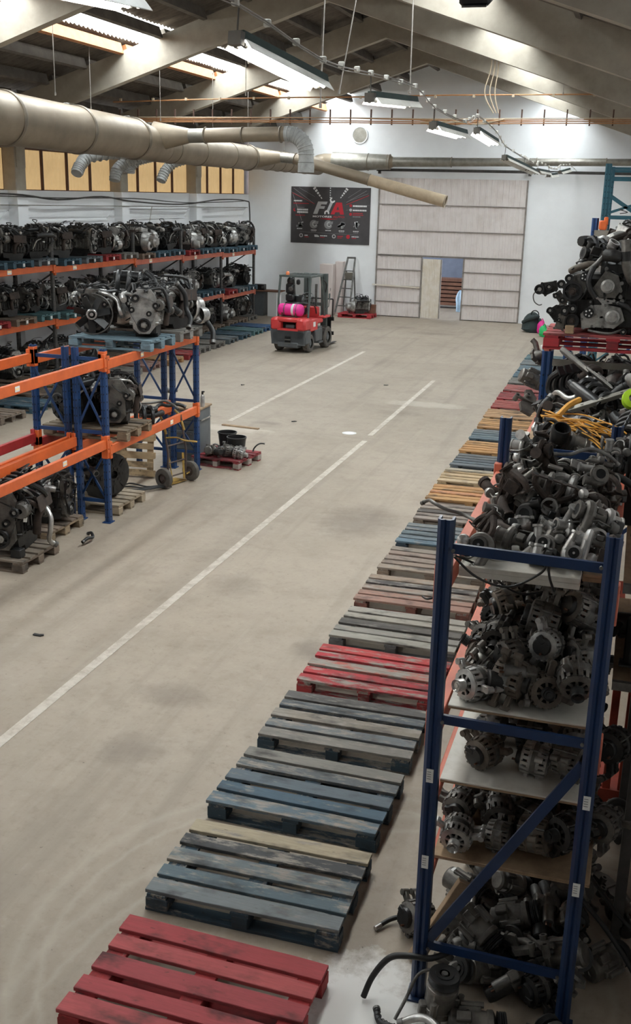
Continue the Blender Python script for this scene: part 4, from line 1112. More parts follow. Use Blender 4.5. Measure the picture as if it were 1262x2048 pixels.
for k in range(3): HOSE[k % 2].put('black hose draped over the aluminium engine, %s from the left' % nth(k), (-6.35+.17*k, 13.35+.1*k, zt+.58-.1*k), (.3, .9+.2*k, -.5+.5*k), scale=1.5)
# lower level of the far bay
zl = 1.018
CN[(.24, .18, .12)] = 'dirty brown'
pallet('dirty brown pallet on the lower beams of the blue rack', (-6.72, 12.35, zl), .03, [(.24, .18, .12)], (.30, .22, .14), .3)
ENG[1].put('black engine seen through the blue X-braced frame', (-6.95, 12.35, zl+.147), (0, 0, 1.1), scale=1.25)
ENG[3].put('black engine with grey cover behind the right blue frame', (-6.45, 12.38, zl+.147), (0, 0, -1.2), scale=1.12)
INTA.put('black plastic intake manifold lying across the lower orange beams', (-6.55, 13.12, zl+.10), (.2, .1, .9), scale=1.3)
HOSE[1].put('ribbed grey hose on the lower orange beams', (-6.42, 13.42, zl+.06), (.05, .1, 1.2), scale=1.3)
HOSE[0].put('black hose at the end of the lower orange beams', (-6.47, 13.95, zl+.06), (.1, .1, 1.3), scale=1.2)
PIPE[0].put('steel pipe lying among hoses on the lower beams', (-6.55, 13.8, zl+.09), (.1, .1, .2), scale=1.6)
# tilted wooden box pallets behind the lower beams
CN[PALE] = 'pale raw'
pp = pallet('pale wooden pallet standing on edge behind the hand truck', (-6.95, 13.45, .41), .1, [PALE], PALE, .1)
pp.rotation_euler = (PI/2-.12, 0, .1); pp.location = (-7.15, 13.95, .33); pp.scale = (.8,)*3
# floor level: engine pallets
pallet('weathered brown pallet on the floor under the big black engine', (-6.84, 10.02, 0), 0, [(.26, .21, .16)], (.20, .15, .11), .4)
pallet('brown pallet on the floor between big black engine and clutch', (-7.1, 11.08, 0), -.02, [BROWN], (.36, .27, .17), .3)
pallet('pale wooden pallet on the floor under the round clutch engine', (-6.86, 12.38, 0), 0, [(.38, .31, .22)], (.40, .32, .22), .3)
BIGE = engine_build(41, 'cast_iron', 'black_plastic', False, False, 2.6)
BIGE.put('big black engine on the nearest floor pallet at left edge', (-6.62, 10.08, .147), (0, 0, -1.35), scale=1.42)
ENG[5].put('dark engine with belt pulley on the second floor pallet', (-6.83, 11.1, .147), (0, 0, .15), scale=1.1)
CLU = engine_build(42, 'cast_iron', 'black_plastic', False, False, 1.8, fw=.27)
CLU.put('black engine with big round clutch face on pale floor pallet', (-6.75, 12.35, .147), (0, 0, PI-.35), scale=1.05)
HOSE[0].put('thick black hose sticking out from the round clutch engine', (-6.72, 11.72, .62), (0, 0, .3), scale=1.5)
HOSE[0].put('bent black hose lying on the floor beside engine pallets', (-6.12, 10.95, .035), (.1, 0, -.9), scale=.9)
PIPE[1].put('silver coolant pipe standing beside the big black engine', (-6.19, 10.2, .42), (PI/2, 1.2, .2), scale=1.7)
b = MB('rubber'); b.box((0, 0, .05), (.13, .11, .10), bev=.008); b.m('black_plastic'); b.box((0, 0, .103), (.09, .07, .008), bev=.002)
tag(obj('rubber_block', b, None, (-6.38, 9.76, .147)), 'black rubber block on the near edge of brown pallet', 'block')
# grey tool cabinet beyond the rack
gc = thing('tool_cabinet', 'grey metal tool cabinet beyond the end of the blue rack', 'cabinet', (-6.72, 15.25, 0))
b = MB('cabinet_grey'); b.box((0, 0, .43), (.62, .5, .82), bev=.01); obj('body', b, gc)
b = MB('raw_chipboard'); b.box((0, 0, .856), (.66, .54, .03), bev=.004); obj('worktop', b, gc)
for k, z in enumerate((.12, .28, .44, .60, .75)):
    b = MB('cabinet_grey'); b.box((0, 0, 0), (.56, .016, .135), bev=.004); d = obj('drawer', b, gc, (0, -.258, z)); b = MB('dull_steel'); b.bar((-.2, -.03, .03), (.2, -.03, .03), .015, .02); [b.bar((x, 0, .03), (x, -.03, .03), .012, .012) for x in (-.19, .19)]; obj('drawer_handle', b, d)
b = MB('bright_steel'); b.bar((.335, -.2, .68), (.335, .2, .68), .015, .02); [b.bar((.31, y, .68), (.335, y, .68), .015, .015) for y in (-.19, .19)]; obj('push_handle', b, gc)
b = MB('tyre_dark'); [b.cyl((x, y-.015, .03), (x, y+.015, .03), .03, n=12) for x in (-.25, .25) for y in (-.18, .18)]; obj('castors', b, gc)
for k in range(2):
    t = thing('spray_bottle', 'clear bottle with black cap on grey cabinet, %s one' % ('left', 'right')[k], 'bottle', (-6.5+.075*k, 15.15+.06*k, .872))
    b = MB('bright_steel'); b.lathe([(0, 0), (.035, 0), (.036, .01), (.036, .16), (.018, .19), (.014, .20)], n=14); obj('body', b, t); b = MB('black_plastic'); b.lathe([(.017, .195), (.017, .23), (0, .232)], n=12); b.box((.012, 0, .24), (.05, .02, .02), bev=.004); obj('cap', b, t)
wr = thing('impact_wrench', 'cordless impact wrench standing on the cabinet behind blue posts', 'power tool', (-6.98, 15.2, .872))
b = MB('black_plastic'); b.box((0, 0, .03), (.12, .08, .06), bev=.01); b.bar((0, 0, .05), (.03, 0, .19), .045, .05, (0, 1, 0), bev=.01); obj('handle', b, wr); b = MB('dull_steel'); b.cyl((-.07, 0, .22), (.08, 0, .22), .045, .04, 14); b.cyl((.08, 0, .22), (.13, 0, .22), .02, n=10); obj('head', b, wr)
# hand truck
ht = thing('hand_truck', 'rusty yellow two-wheeled hand truck leaning on the blue rack', 'hand truck', (-6.20, 13.72, 0), (0, 0, 1.25))
for s in (-1, 1):
    b = MB('tyre'); b.lathe([(.07, -.04), (.115, -.045), (.145, -.03), (.15, 0), (.145, .03), (.115, .045), (.07, .04)], (s*.29, 0, .15), (1, 0, 0), n=24)
    wq = obj('wheel', b, ht); b = MB('truck_rust'); b.lathe([(0, .05), (.03, .05), (.035, .03), (.075, .02), (.075, -.02), (.035, -.03), (.03, -.05), (0, -.05)], (s*.29, 0, .15), (1, 0, 0), n=16); obj('hub', b, wq)
    b = MB('truck_rust'); b.tube([(s*.19, .02, .06), (s*.19, .0, .5), (s*.19, .10, 1.0)], .016, 8); b.m('truck_yellow'); b.tube([(s*.19, .03, .78), (s*.19, .12, 1.0), (s*.17, .20, 1.06)], .017, 8); obj('side_rail', b, ht)
    b = MB('truck_yellow'); b.tube([(s*.19, .0, .12), (s*.27, -.02, .15), (s*.29, .0, .15)], .014, 6); b.bar((s*.12, -.02, .06), (s*.15, .03, .45), .03, .01); obj('axle_bracket', b, ht)
b = MB('truck_rust'); b.cyl((-.26, 0, .15), (.26, 0, .15), .012); 
for z in (.35, .6): b.cyl((-.19, .01+.07*(z-.3), z), (.19, .01+.07*(z-.3), z), .012)
obj('cross_bars', b, ht)
b = MB('truck_yellow'); b.tube([(-.19, .06, .72), (-.19, -.16, .76), (-.12, -.26, .72), (.12, -.26, .66), (.19, -.16, .64), (.19, .05, .62)], .012, 8, sub=3); obj('loop_handle', b, ht)
b = MB('truck_yellow'); b.box((0, .12, .02), (.40, .22, .012)); obj('toe_plate', b, ht)
b = MB('rubber')
for k in range(4): b.tube([(-7.0+.05*k, 13.05, .02), (-6.75, 12.95+.1*k, .02+.02*k), (-6.5, 13.1+.07*k, .04), (-6.3, 13.3+.04*k, .05), (-6.2, 13.5, .02)], .012, 8, sub=4)
tag(obj('hose_coil', b), 'loose black air hose coiled on the floor by hand truck', 'hose')
# red pallet with buckets and small parts
CN[(.36, .035, .05)] = 'red'
rpb = pallet('small red pallet with black buckets beyond the blue rack', (-6.02, 15.22, 0), -.12, [(.33, .035, .045)], (.33, .035, .045), .4, block_cols=(.42, .36, .32)); rpb.scale = (.70, 1, 1)
for k, (x, y, lb) in enumerate(((-6.12, 15.5, 'farther black rubber bucket on the small red pallet'), (-5.85, 15.22, 'nearer black rubber bucket on red pallet, wire handle up'))):
    t = thing('bucket', lb, 'bucket', (x, y, .147)); b = MB('black_plastic'); b.lathe([(0, 0), (.12, 0), (.15, .27), (.16, .272), (.16, .285), (.148, .285), (.115, .012), (0, .012)], n=24); obj('pail', b, t); b = MB('dull_steel'); b.ring((0, 0, .27), (1, .5, .2) if k == 0 else (.6, -.8, 0.1), .155, .004, 18, 5, PI, PI*.0 if k else 0); obj('wire_handle', b, t)
for k, (p_, x, y, lb, s_) in enumerate(((ALT[1], -5.72, 14.98, 'silver alternator on the small red pallet before the bucket', 1.15), (ALT[0], -5.93, 15.05, 'grey alternator beside the silver one on small red pallet', 1.2), (COMP, -6.2, 14.98, 'black compressor on the left end of small red pallet', 1.2), (STAR, -6.05, 14.9, 'dark starter motor on the near edge of small red pallet', 1.2), (PIPE[1], -6.25, 15.2, 'bright bent pipe at the left of small red pallet', .8), (HOSE[0], -5.6, 15.55, 'black hose hanging over the right end of small red pallet', 0.55))):
    p_.put(lb, (x, y, .147+.09), (.3*k, .2, .8*k), scale=s_)
# ------------------------------------------------------------------ row of pallets on the floor, right of the lane
RP = [('red', RED, [(.47,.085,.09),(.47,.07,.08),(.42,.065,.075),(.47,.085,.088),(.46,.06,.068)], .2),
      ('blue-grey', BLUD, [(.19,.215,.225),(.12,.175,.205),(.155,.19,.205),(.06,.065,.07),(.47,.40,.28)], .50),
      ('blue', BLUD, [(.12,.175,.215),(.085,.15,.205),(.13,.17,.20),(.135,.155,.165),(.24,.23,.205)], .54),
      ('blue-grey', BLUD, [(.25,.235,.21),(.17,.19,.20),(.27,.235,.19),(.11,.13,.145),(.13,.125,.12)], .58),
      ('bright red', RED, [(.50,.035,.045),(.50,.04,.05),(.48,.12,.09),(.50,.03,.045),(.50,.05,.05)], .62),
      ('pale grey', (.17,.18,.18), [(.38,.36,.31),(.28,.265,.235),(.10,.09,.08),(.36,.33,.28),(.40,.37,.32)], .45),
      ('faded red', (.32,.12,.09), [(.38,.22,.17),(.42,.24,.18),(.33,.24,.19),(.08,.07,.065),(.36,.27,.20)], .5),
      ('brown', BROWN, [(.34,.27,.21),(.30,.23,.18),(.28,.22,.18),(.27,.20,.16),(.31,.26,.21)], .45),
      ('dull blue', BLUD, [(.12,.19,.24),(.17,.22,.245),(.15,.20,.22),(.13,.16,.18),(.15,.17,.175)], .4),
      ('brown-black', BROWN, [(.30,.24,.20),(.26,.2,.16),(.09,.075,.065),(.32,.26,.21),(.28,.22,.18)], .5),
      ('orange new-wood', ORNG, [(.62,.35,.14),(.55,.29,.11),(.58,.27,.12),(.56,.31,.12),(.54,.28,.11)], .12),
      ('pale yellow-wood', PALE, [(.55,.42,.27),(.55,.40,.22),(.56,.41,.24),(.52,.36,.18),(.42,.36,.27)], .15),
      ('slate grey', (.10,.12,.14), [(.14,.16,.175),(.12,.15,.17),(.10,.115,.13),(.17,.18,.18),(.15,.16,.16)], .4),
      ('orange new-wood', ORNG, [(.56,.30,.11),(.52,.27,.10),(.56,.30,.12),(.5,.27,.10),(.52,.29,.12)], .12),
      ('blue-grey', BLUD, [(.12,.17,.20),(.15,.2,.22),(.13,.17,.19),(.17,.2,.21),(.15,.17,.18)], .4),
      ('orange new-wood', ORNG, [(.56,.31,.13)], .15), ('pale orange-wood', PALE, [(.56,.34,.18)], .15),
      ('red', RED, [(.42,.10,.085)], .3), ('dark red', RED, [(.36,.06,.065)], .3), ('faded red', RED, [(.42,.12,.11)], .35),
      ('grey', GREY, [GREY], .4), ('blue', BLUE, [(.12,.20,.25)], .4), ('blue', BLUE, [(.14,.21,.25)], .4), ('grey', GREY, [(.22,.25,.26)], .4), ('teal', TEAL, [(.15,.25,.28)], .4)]
for k, (cn, base, cols, wear) in enumerate(RP):
    y = 4.24 + 1.003*k - (.03 if k == 0 else 0); x = -1.84 - .0115*max(0, y-6)
    near = '%s pallet on the floor right of the lane, %s from the camera end' % (cn, nth(k))
    pallet(near, (x + rnd.uniform(-.02, .02), y, 0), rnd.uniform(-.02, .02) + (-.035 if k == 0 else 0), cols, base, wear, full=k < 17)

# ------------------------------------------------------------------ blue rack on the right, seen from its end
rr = thing('pallet_rack', 'dark blue shelving rack at the right, nearest the camera, loaded with car parts', 'rack')
XLp, XRp = -.75, .01
for y, zt, mt in ((4.68, 2.70, 'deep_blue_paint'), (6.87, 2.76, 'deep_blue_paint')):
    for x in (XLp, XRp - (.05 if y > 6 else 0)): post(rr, x, y, zt, mt, .075, .075, holes=False)
    for z in (2.555, 1.665, .335):
        brace(rr, (XLp+.03, y, z), (XRp-.03, y, z - .012), mt, .048)
        
        for x in (XLp+.045, XRp-.045): b = MB('dull_steel'); b.cyl((0, -.045, 0), (0, -.034, 0), .009, n=8); obj('bolt', b, rr, (x, y, z))
    brace(rr, (XLp+.04, y, .37), (XRp-.03, y, 1.54), mt, .052)
for k, (x, z) in enumerate(((XLp, 1.36), (XRp+.005, 1.36), (XLp+.002, .86), (XRp, .87))):
    b = MB('label_white'); b.box((0, 0, 0), (.035, .003, .075)); b.m('poster_grey')
    for q in range(4): b.box((-.004, -.0018, .022-.013*q), (.02, .001, .004))
    obj('paper_sticker', b, rr, (x, 4.68-.0395, z))
for x in (XLp-.005, XRp+.005):
    s = 1 if x > -.3 else -1
    for z in (2.36, 1.585): beam(rr, x, 4.73, 6.82, z, 'salmon_paint', .10, .06, side=s)
    for z in (1.16, .70): beam(rr, x+.01*-s, 4.74, 6.80, z, 'salmon_paint', .06, .04, side=s)
def shelf(name, lab, x0, x1, y0, y1, z, t, mat, edge='raw_chipboard'):
    b = MB(mat); b.box(((x0+x1)/2, (y0+y1)/2, z-t*.25), (x1-x0, y1-y0, t*.5), bev=.003); b.m(edge); b.box(((x0+x1)/2, (y0+y1)/2, z-t*.75), (x1-x0-.002, y1-y0-.002, t*.5))
    return tag(obj(name, b), lab, 'shelf board')
shelf('shelf_board', 'thick white painted shelf board under the turbochargers', -.705, -.125, 4.86, 6.8, 2.412, .055, 'white_board', 'white_board')
shelf('shelf_board', 'raw wooden board beside the white top board, right end', -.12, -.03, 4.95, 6.8, 2.412, .04, 'raw_chipboard')
shelf('shelf_board', 'white shelf board under the crowded upper heap of alternators', -.715, -.02, 4.86, 6.8, 1.655, .02, 'white_board')
shelf('shelf_board', 'white shelf board with few alternators standing apart', -.735, .05, 4.88, 6.8, 1.215, .022, 'white_board')
shelf('shelf_board', 'brown chipboard shelf, lowest in the blue rack', -.745, .075, 4.87, 6.8, .755, .02, 'raw_chipboard')

rh = random.Random(21)
def rrot(): return (rh.uniform(0, 6.28), rh.uniform(-.5, .5), rh.uniform(0, 6.28))
def heap_fill(items, hp, xs, ys, where, jit=.03, ylab='row', tilt=True, second=0.0):
    """lay parts in rough rows from front to back; labels tell row and place in it"""
    rows = []
    for j, y in enumerate(ys):
        row = [(x + rh.uniform(-jit, jit), y + rh.uniform(-jit, jit)) for x in xs]
        for i, (x, y_) in enumerate(row):
            p, word, r, hh, sc = items(j, i)
            z = hp.drop(x, y_, r, hh)
            p.put('%s %s, %s row from front, %s from left' % (word, where, nth(j), nth(i)), (x, y_, z), rrot() if tilt else (rh.uniform(-.2, .2), rh.uniform(-.15, .15), rh.uniform(0, 6.28)), scale=sc)

# top shelf: turbochargers, manifolds, pipes
hp = Heap(-.8, .1, 4.7, 7.0, 2.415)
def it_top(j, i):
    q = rh.random()
    if q < .58: k = rh.randrange(4); return TUR[k], TUR_W[k], .075, .065, rh.uniform(.85, 1.1)
    if q < .64: k = rh.randrange(2); return MANI[k], ('rusty exhaust manifold', 'dark exhaust manifold')[k], .09, .05, .7
    if q < .74: return PIPE[2], 'rusty exhaust elbow', .08, .06, .9
    if q < .90: return THRO, 'silver throttle body', .06, .05, 1.1
    if q < .95: return PIPE[1], 'bright bent pipe', .06, .04, 1.0
    return PUMP, 'grey water pump', .07, .05, 1.0
heap_fill(it_top, hp, [-.60, -.46, -.32, -.18, -.06], [4.98, 5.14, 5.30, 5.46, 5.62, 5.78, 5.94, 6.10, 6.26, 6.42, 6.56], 'on top shelf')
def it_top2(j, i):
    q = rh.random()
    if q < .72: k = rh.randrange(4); return TUR[k], 'upper ' + TUR_W[k], .075, .06, rh.uniform(.9, 1.15)
    if q < .84: k = rh.randrange(2); return MANI[k], ('upper rusty exhaust manifold', 'upper dark exhaust manifold')[k], .10, .05, .75
    return PIPE[rh.randrange(2)], 'upper bent steel pipe', .07, .04, 1.1
heap_fill(it_top2, hp, [-.52, -.32, -.12], [5.66, 5.86, 6.06, 6.26], 'atop turbo heap')
MANI[0].put('brown rusty cast manifold bulging on left of turbo heap', (-.56, 5.66, 2.62), (1.2, .4, 2.2), scale=.85)
PIPE[0].put('long bright pipe bending over the back of turbo heap', (-.2, 6.1, 2.70), (.3, .2, .5), scale=1.0)
HOSE[0].put('black hose hanging over the right beam of top shelf', (.05, 6.1, 2.55), (0, .25, -.2), scale=1.0)
THRO.put('dusty catalytic can lying at the right of top shelf', (-.1, 5.2, 2.52), (1.5, .3, .4), scale=1.5)
PIPE[0].put('thin pipe with actuator sticking out left of top shelf', (-.86, 5.35, 2.52), (.2, .0, 2.7), scale=.9)
# crowded alternator heap
hp = Heap(-.8, .1, 4.7, 7.0, 1.657)
def it_alt(j, i): k = rh.choice((0, 0, 0, 1, 2, 2, 3)); return ALT[k], ALT_W[k] + ' alternator', .098, .085, rh.uniform(.95, 1.15)
heap_fill(it_alt, hp, [-.61, -.43, -.25, -.09], [4.99, 5.19, 5.39, 5.59, 5.79, 5.99, 6.19, 6.39, 6.59], 'on upper alternator shelf', .02)
heap_fill(lambda j, i: (lambda t: (t[0], 'upper ' + t[1], t[2], t[3], t[4]))(it_alt(j, i)), hp, [-.52, -.33, -.14], [5.35, 5.6, 5.85, 6.1, 6.35, 6.6], 'atop alternator heap', .03)
STAR.put('brown starter motor lying among alternators, front middle', (-.40, 4.97, 1.78), (.4, .1, .3), scale=1.25)
# standing alternators
hp = Heap(-.8, .1, 4.7, 7.0, 1.217)
heap_fill(it_alt, hp, [-.52, -.30, -.06], [5.08, 5.34, 5.62, 5.9, 6.18, 6.46], 'on sparse white shelf', .04, tilt=False)
hp = Heap(-.8, .15, 4.7, 7.0, .757)
heap_fill(it_alt, hp, [-.64, -.44, -.24, -.04], [5.0, 5.24, 5.48, 5.76, 6.04, 6.32], 'on brown lowest shelf', .03, tilt=False)
# floor heap: compressors, starters, brackets, pipes
hp = Heap(-1.2, .6, 4.2, 7.0, .003)
def it_floor(j, i):
    q = rh.random()
    if q < .30: return COMP, 'black air-conditioning compressor', .08, .07, rh.uniform(1.0, 1.25)
    if q < .55: return STAR, 'dark starter motor', .08, .06, rh.uniform(1.0, 1.25)
    if q < .68: return BRAC, 'grey cast bracket', .08, .04, rh.uniform(1.0, 1.4)
    if q < .80: return PUMP, 'grey water pump', .07, .06, 1.1
    if q < .88: k = rh.randrange(2); return PIPE[k], 'bent steel pipe', .07, .04, 1.0
    return ALT[3], 'dark grey alternator', .09, .08, 1.0
heap_fill(it_floor, hp, [-.62, -.46, -.30, -.14, .02], [4.86, 5.02, 5.18, 5.34, 5.5, 5.68, 5.86, 6.04, 6.22], 'in floor heap')
heap_fill(lambda j, i: (lambda t: (t[0], 'upper ' + t[1], t[2], t[3], t[4]))(it_floor(j, i)), hp, [-.52, -.34, -.16, .0], [5.05, 5.25, 5.45, 5.65, 5.85, 6.05], 'atop floor heap')
for k, (p_, lb, x, y, z, ro, s_) in enumerate((
    (COMP, 'black compressor standing upright before left foot of blue rack', -.60, 4.50, .15, (0, -1.5, .3), 1.35),
    (COMP, 'black compressor lying in front of the rack, right of centre', -.42, 4.46, .085, (.4, 0, .2), 1.3),
    (STAR, 'grey starter motor in front of the rack beside the compressor', -.22, 4.40, .07, (.3, 0, -.15), 1.3),
    (COMP, 'black compressor near the right foot of the blue rack', .02, 4.46, .085, (.2, 0, 2.2), 1.2),
    (ALT[0], 'grey alternator leaning out left of rack beside its hose', -.86, 5.18, .10, (.2, .3, .8), 1.15),
    (COMP, 'black compressor right of the rack on bare floor', .20, 5.15, .085, (.5, 0, .9), 1.25),
    (STAR, 'dark starter motor right of the rack on bare floor', .27, 5.6, .07, (.5, 0, 2.0), 1.25),
    (BRAC, 'black bracket right of the rack on bare floor', .22, 5.9, .05, (.3, .2, 1.0), 1.3),
    (ALT[3], 'dark alternator hanging out right of sparse white shelf', .12, 5.35, 1.32, (.2, .1, 1.2), 1.1),
    (ALT[0], 'grey alternator hanging out right of brown shelf', .12, 5.3, .86, (.2, .1, 1.2), 1.1),
    (PIPE[1], 'silver elbow pipe lying by the corrugated hose', -.62, 4.36, .06, (.1, 0, -.1), 1.2),
    (HOSE[1], 'short corrugated black hose at the very front floor', -.86, 4.40, .035, (0, 0, -.5), .6))):
    p_.put(lb, (x, y, z), ro, scale=s_)
def loose(name, lab, cat, pts, r, mat='rubber', ends=None, sub=6):
    b = MB(mat); b.tube(pts, r, 10, sub=sub)
    if ends:
        b.m(ends)
        A, C = Vector(pts[0]), Vector(pts[1]); b.cyl(A - (C-A).normalized()*.02, A + (C-A).normalized()*.025, r*1.05, n=10)
    return tag(obj(name, b), lab, cat)
loose('rubber_hose', 'thick black hose curving down left of blue rack foot', 'hose', [(-1.02, 4.55, .02), (-.98, 4.58, .14), (-.90, 4.6, .26), (-.80, 4.6, .30), (-.68, 4.62, .30), (-.58, 4.75, .28)], .017)
loose('rubber_hose', 'black hose with silver tip lying left of the rack', 'hose', [(-1.08, 5.12, .02), (-1.02, 5.2, .03), (-.93, 5.22, .06), (-.86, 5.2, .08)], .014, ends='bright_steel')
loose('steel_pipe', 'thin air-conditioning pipe reaching the corrugated hose', 'pipe', [(-.82, 4.42, .04), (-.78, 4.5, .12), (-.74, 4.56, .22), (-.68, 4.58, .26), (-.62, 4.58, .25)], .009, 'dull_steel')
loose('rubber_hose', 'pair of black hoses sticking out right of the rack', 'hose', [(.05, 5.3, .35), (.18, 5.2, .28), (.32, 5.1, .16), (.42, 5.0, .05)], .014)
loose('rubber_hose', 'long black hose reaching the right edge of the picture', 'hose', [(.08, 5.5, .38), (.25, 5.3, .30), (.45, 5.2, .2)], .012)
b = MB('raw_chipboard'); b.box((0, 0, 0), (.09, .04, .55), bev=.003)
tag(obj('wooden_board', b, None, (-.70, 5.0, .25), (0, .5, .4)), 'short wooden board leaning behind the left foot of rack', 'board')
loose('electric_cable', 'black cables tied to top bar, hanging under the shelf', 'cable', [(-.71, 4.72, 2.50), (-.60, 4.75, 2.40), (-.45, 4.78, 2.36), (-.30, 4.76, 2.46), (-.28, 4.7, 2.55), (-.26, 4.72, 2.45), (-.24, 4.8, 2.36)], .006)
loose('electric_cable', 'black cable slanting from left post to the alternators', 'cable', [(-.72, 4.8, 2.48), (-.6, 5.0, 2.36), (-.5, 5.2, 2.2), (-.42, 5.4, 2.1), (-.3, 5.5, 2.1)], .006)
loose('electric_cable', 'black cable end poking out left of the blue post', 'cable', [(-.74, 4.9, 2.32), (-.80, 5.0, 2.2), (-.88, 5.05, 2.14), (-.92, 5.1, 2.13)], .006)

# second bay: heap of manifolds, hoses and looms
r2 = thing('pallet_rack', 'blue rack bay beyond the first, topped by red pallet of engines', 'rack')
for y, zt in ((9.92, 2.80), (13.0, 2.80)):
    for x in (XLp, .45 if y > 9 else XRp): post(r2, x, y, zt, 'blue_paint', .10, .08)
    b = MB('galvanised'); b.bar((XLp+.05, 0, 0), (.42, 0, 0), .04, .06); obj('cross_tie', b, r2, (0, y-.02, 2.70)); brace(r2, (XLp, y, .3), (.45, y, 1.5), 'blue_paint')
    brace(r2, (XLp, y, 1.5), (.45, y, 2.6), 'blue_paint')
beam(r2, XLp, 6.95, 9.86, 2.24, 'salmon_paint', .1, side=-1); beam(r2, .45, 6.95, 9.86, 2.24, 'salmon_paint', .1)
beam(r2, XLp, 9.98, 12.95, 2.80, 'salmon_paint', .1, side=-1); beam(r2, .45, 9.98, 12.95, 2.80, 'salmon_paint', .1)
beam(r2, XLp, 9.98, 12.95, 2.20, 'salmon_paint', .1, side=-1); beam(r2, .45, 9.98, 12.95, 2.20, 'salmon_paint', .1)
shelf('shelf_board', 'wooden board under the heap of manifolds and hoses', -.74, .44, 6.95, 9.84, 2.305, .02, 'raw_chipboard')
shelf('shelf_board', 'wooden board under the parts below the red pallet', -.74, .44, 9.98, 12.9, 2.27, .02, 'raw_chipboard')
hp = Heap(-1.0, .6, 6.9, 10.0, 2.307)
def it_heap(j, i):
    q = rh.random()
    if q < .22: return INTA, 'black intake manifold', .14, .07, rh.uniform(.9, 1.2)
    if q < .36: k = rh.randrange(2); return HOSE[k], 'black rubber hose', .12, .05, rh.uniform(1.0, 1.4)
    if q < .52: k = rh.randrange(2); return MANI[k], ('rusty exhaust manifold', 'dark exhaust manifold')[k], .12, .06, 1.1
    if q < .64: k = rh.randrange(2); return PIPE[k], 'bent steel pipe', .12, .05, 1.3
    if q < .80: k = rh.randrange(4); return TUR[k], TUR_W[k], .10, .08, 1.25
    if q < .90: return THRO, 'silver throttle body', .08, .07, 1.4
    return COMP, 'black compressor', .10, .09, 1.2
heap_fill(it_heap, hp, [-.62, -.40, -.18, .04, .26], [7.1, 7.34, 7.58, 7.84, 8.1, 8.36, 8.62, 8.9, 9.2, 9.5], 'in far heap', .04)
heap_fill(lambda j, i: (lambda t: (t[0], 'upper ' + t[1], t[2], t[3], t[4]))(it_heap(j, i)), hp, [-.5, -.25, 0.0, .22], [7.2, 7.6, 8.0, 8.4, 8.8, 9.2, 9.5], 'on far heap', .05)
heap_fill(lambda j, i: (lambda t: (t[0], 'topmost ' + t[1], t[2], t[3], t[4]))(it_heap(j, i)), hp, [-.3, 0.0, .22], [8.2, 8.7, 9.2], 'on far heap', .05)
hp2 = Heap(-1.0, .6, 9.9, 13.0, 2.272)
heap_fill(it_heap, hp2, [-.62, -.40, -.18, .04, .26], [10.1, 10.4, 10.7, 11.1, 11.5], 'under red pallet', .04)
heap_fill(lambda j, i: (lambda t: (t[0], 'upper ' + t[1], t[2], t[3], t[4]))(it_heap(j, i)), hp2, [-.5, -.25, 0.0, .22], [10.2, 10.6], 'under red pallet', .04)
lm = MB('wire_yellow')
for k in range(16):
    p0 = Vector((-.50+rh.uniform(-.12, .1), 7.55+rh.uniform(-.12, .12), 2.66+rh.uniform(-.03, .04))); p = [p0]
    for q in range(5): p.append(p[-1] + Vector((.085+rh.uniform(-.03, .03), -.055+rh.uniform(-.07, .07), rh.uniform(-.035, .03) - .006*q)))
    lm.tube([tuple(v_) for v_ in p], .0055, 5, sub=3)
lm.tube([(-.46, 7.5, 2.67), (-.40, 7.62, 2.73), (-.33, 7.72, 2.76)], .022, 6, sub=3)
tag(obj('wiring_loom', lm), 'bundle of yellow wiring loom over the heap behind turbos', 'wiring')
b = MB('dull_steel'); b.box((0, 0, 0), (.30, .16, .02), bev=.004); b.box((-.28, 0, -.01), (.34, .11, .05), bev=.012); b.m('label_white'); b.box((.02, 0, .0115), (.20, .14, .003))
tag(obj('oil_cooler', b, None, (-.22, 8.9, 2.72), (-.5, .5, -.5)), 'grey flat cooler box tilted on heap below red pallet', 'cooler')
b = MB('galvanised'); b.box((0, 0, 0), (.95, .06, .035), bev=.004)
for k in range(6): b.cyl((-.4+.16*k, 0, .0), (-.4+.16*k, 0, .022), .012, n=8)
tag(obj('fuel_rail', b, None, (-.12, 8.5, 2.66), (.2, -.33, .3)), 'long grey metal rail lying across heap under red pallet', 'rail')
b = MB('dull_steel'); b.ball((0, 0, 0), .12, 14, 8, (1.5, .8, .6))
tag(obj('silencer_can', b, None, (.12, 8.3, 2.80), (.2, .3, -.4)), 'grey oval silencer can at the right of the heap', 'silencer')
b = MB('lime_plastic'); b.lathe([(.03, -.06), (.07, -.05), (.075, 0), (.07, .05), (.03, .06)], n=16)
tag(obj('plastic_jug', b, None, (.03, 7.9, 2.76), (1.2, .3, 0)), 'lime green plastic jug at the right edge of heap', 'jug')
b = MB('black_plastic'); b.lathe([(.0, 0), (.10, 0), (.11, .02), (.11, .16), (.10, .18), (.085, .18), (.08, .05), (0, .04)], n=20)
ad = obj('air_duct', b, None, (-.42, 7.15, 2.58), (.5, .2, 0)); ad.scale = (.6,)*3
tag(ad, 'black round air duct standing behind the rear blue bar', 'duct')
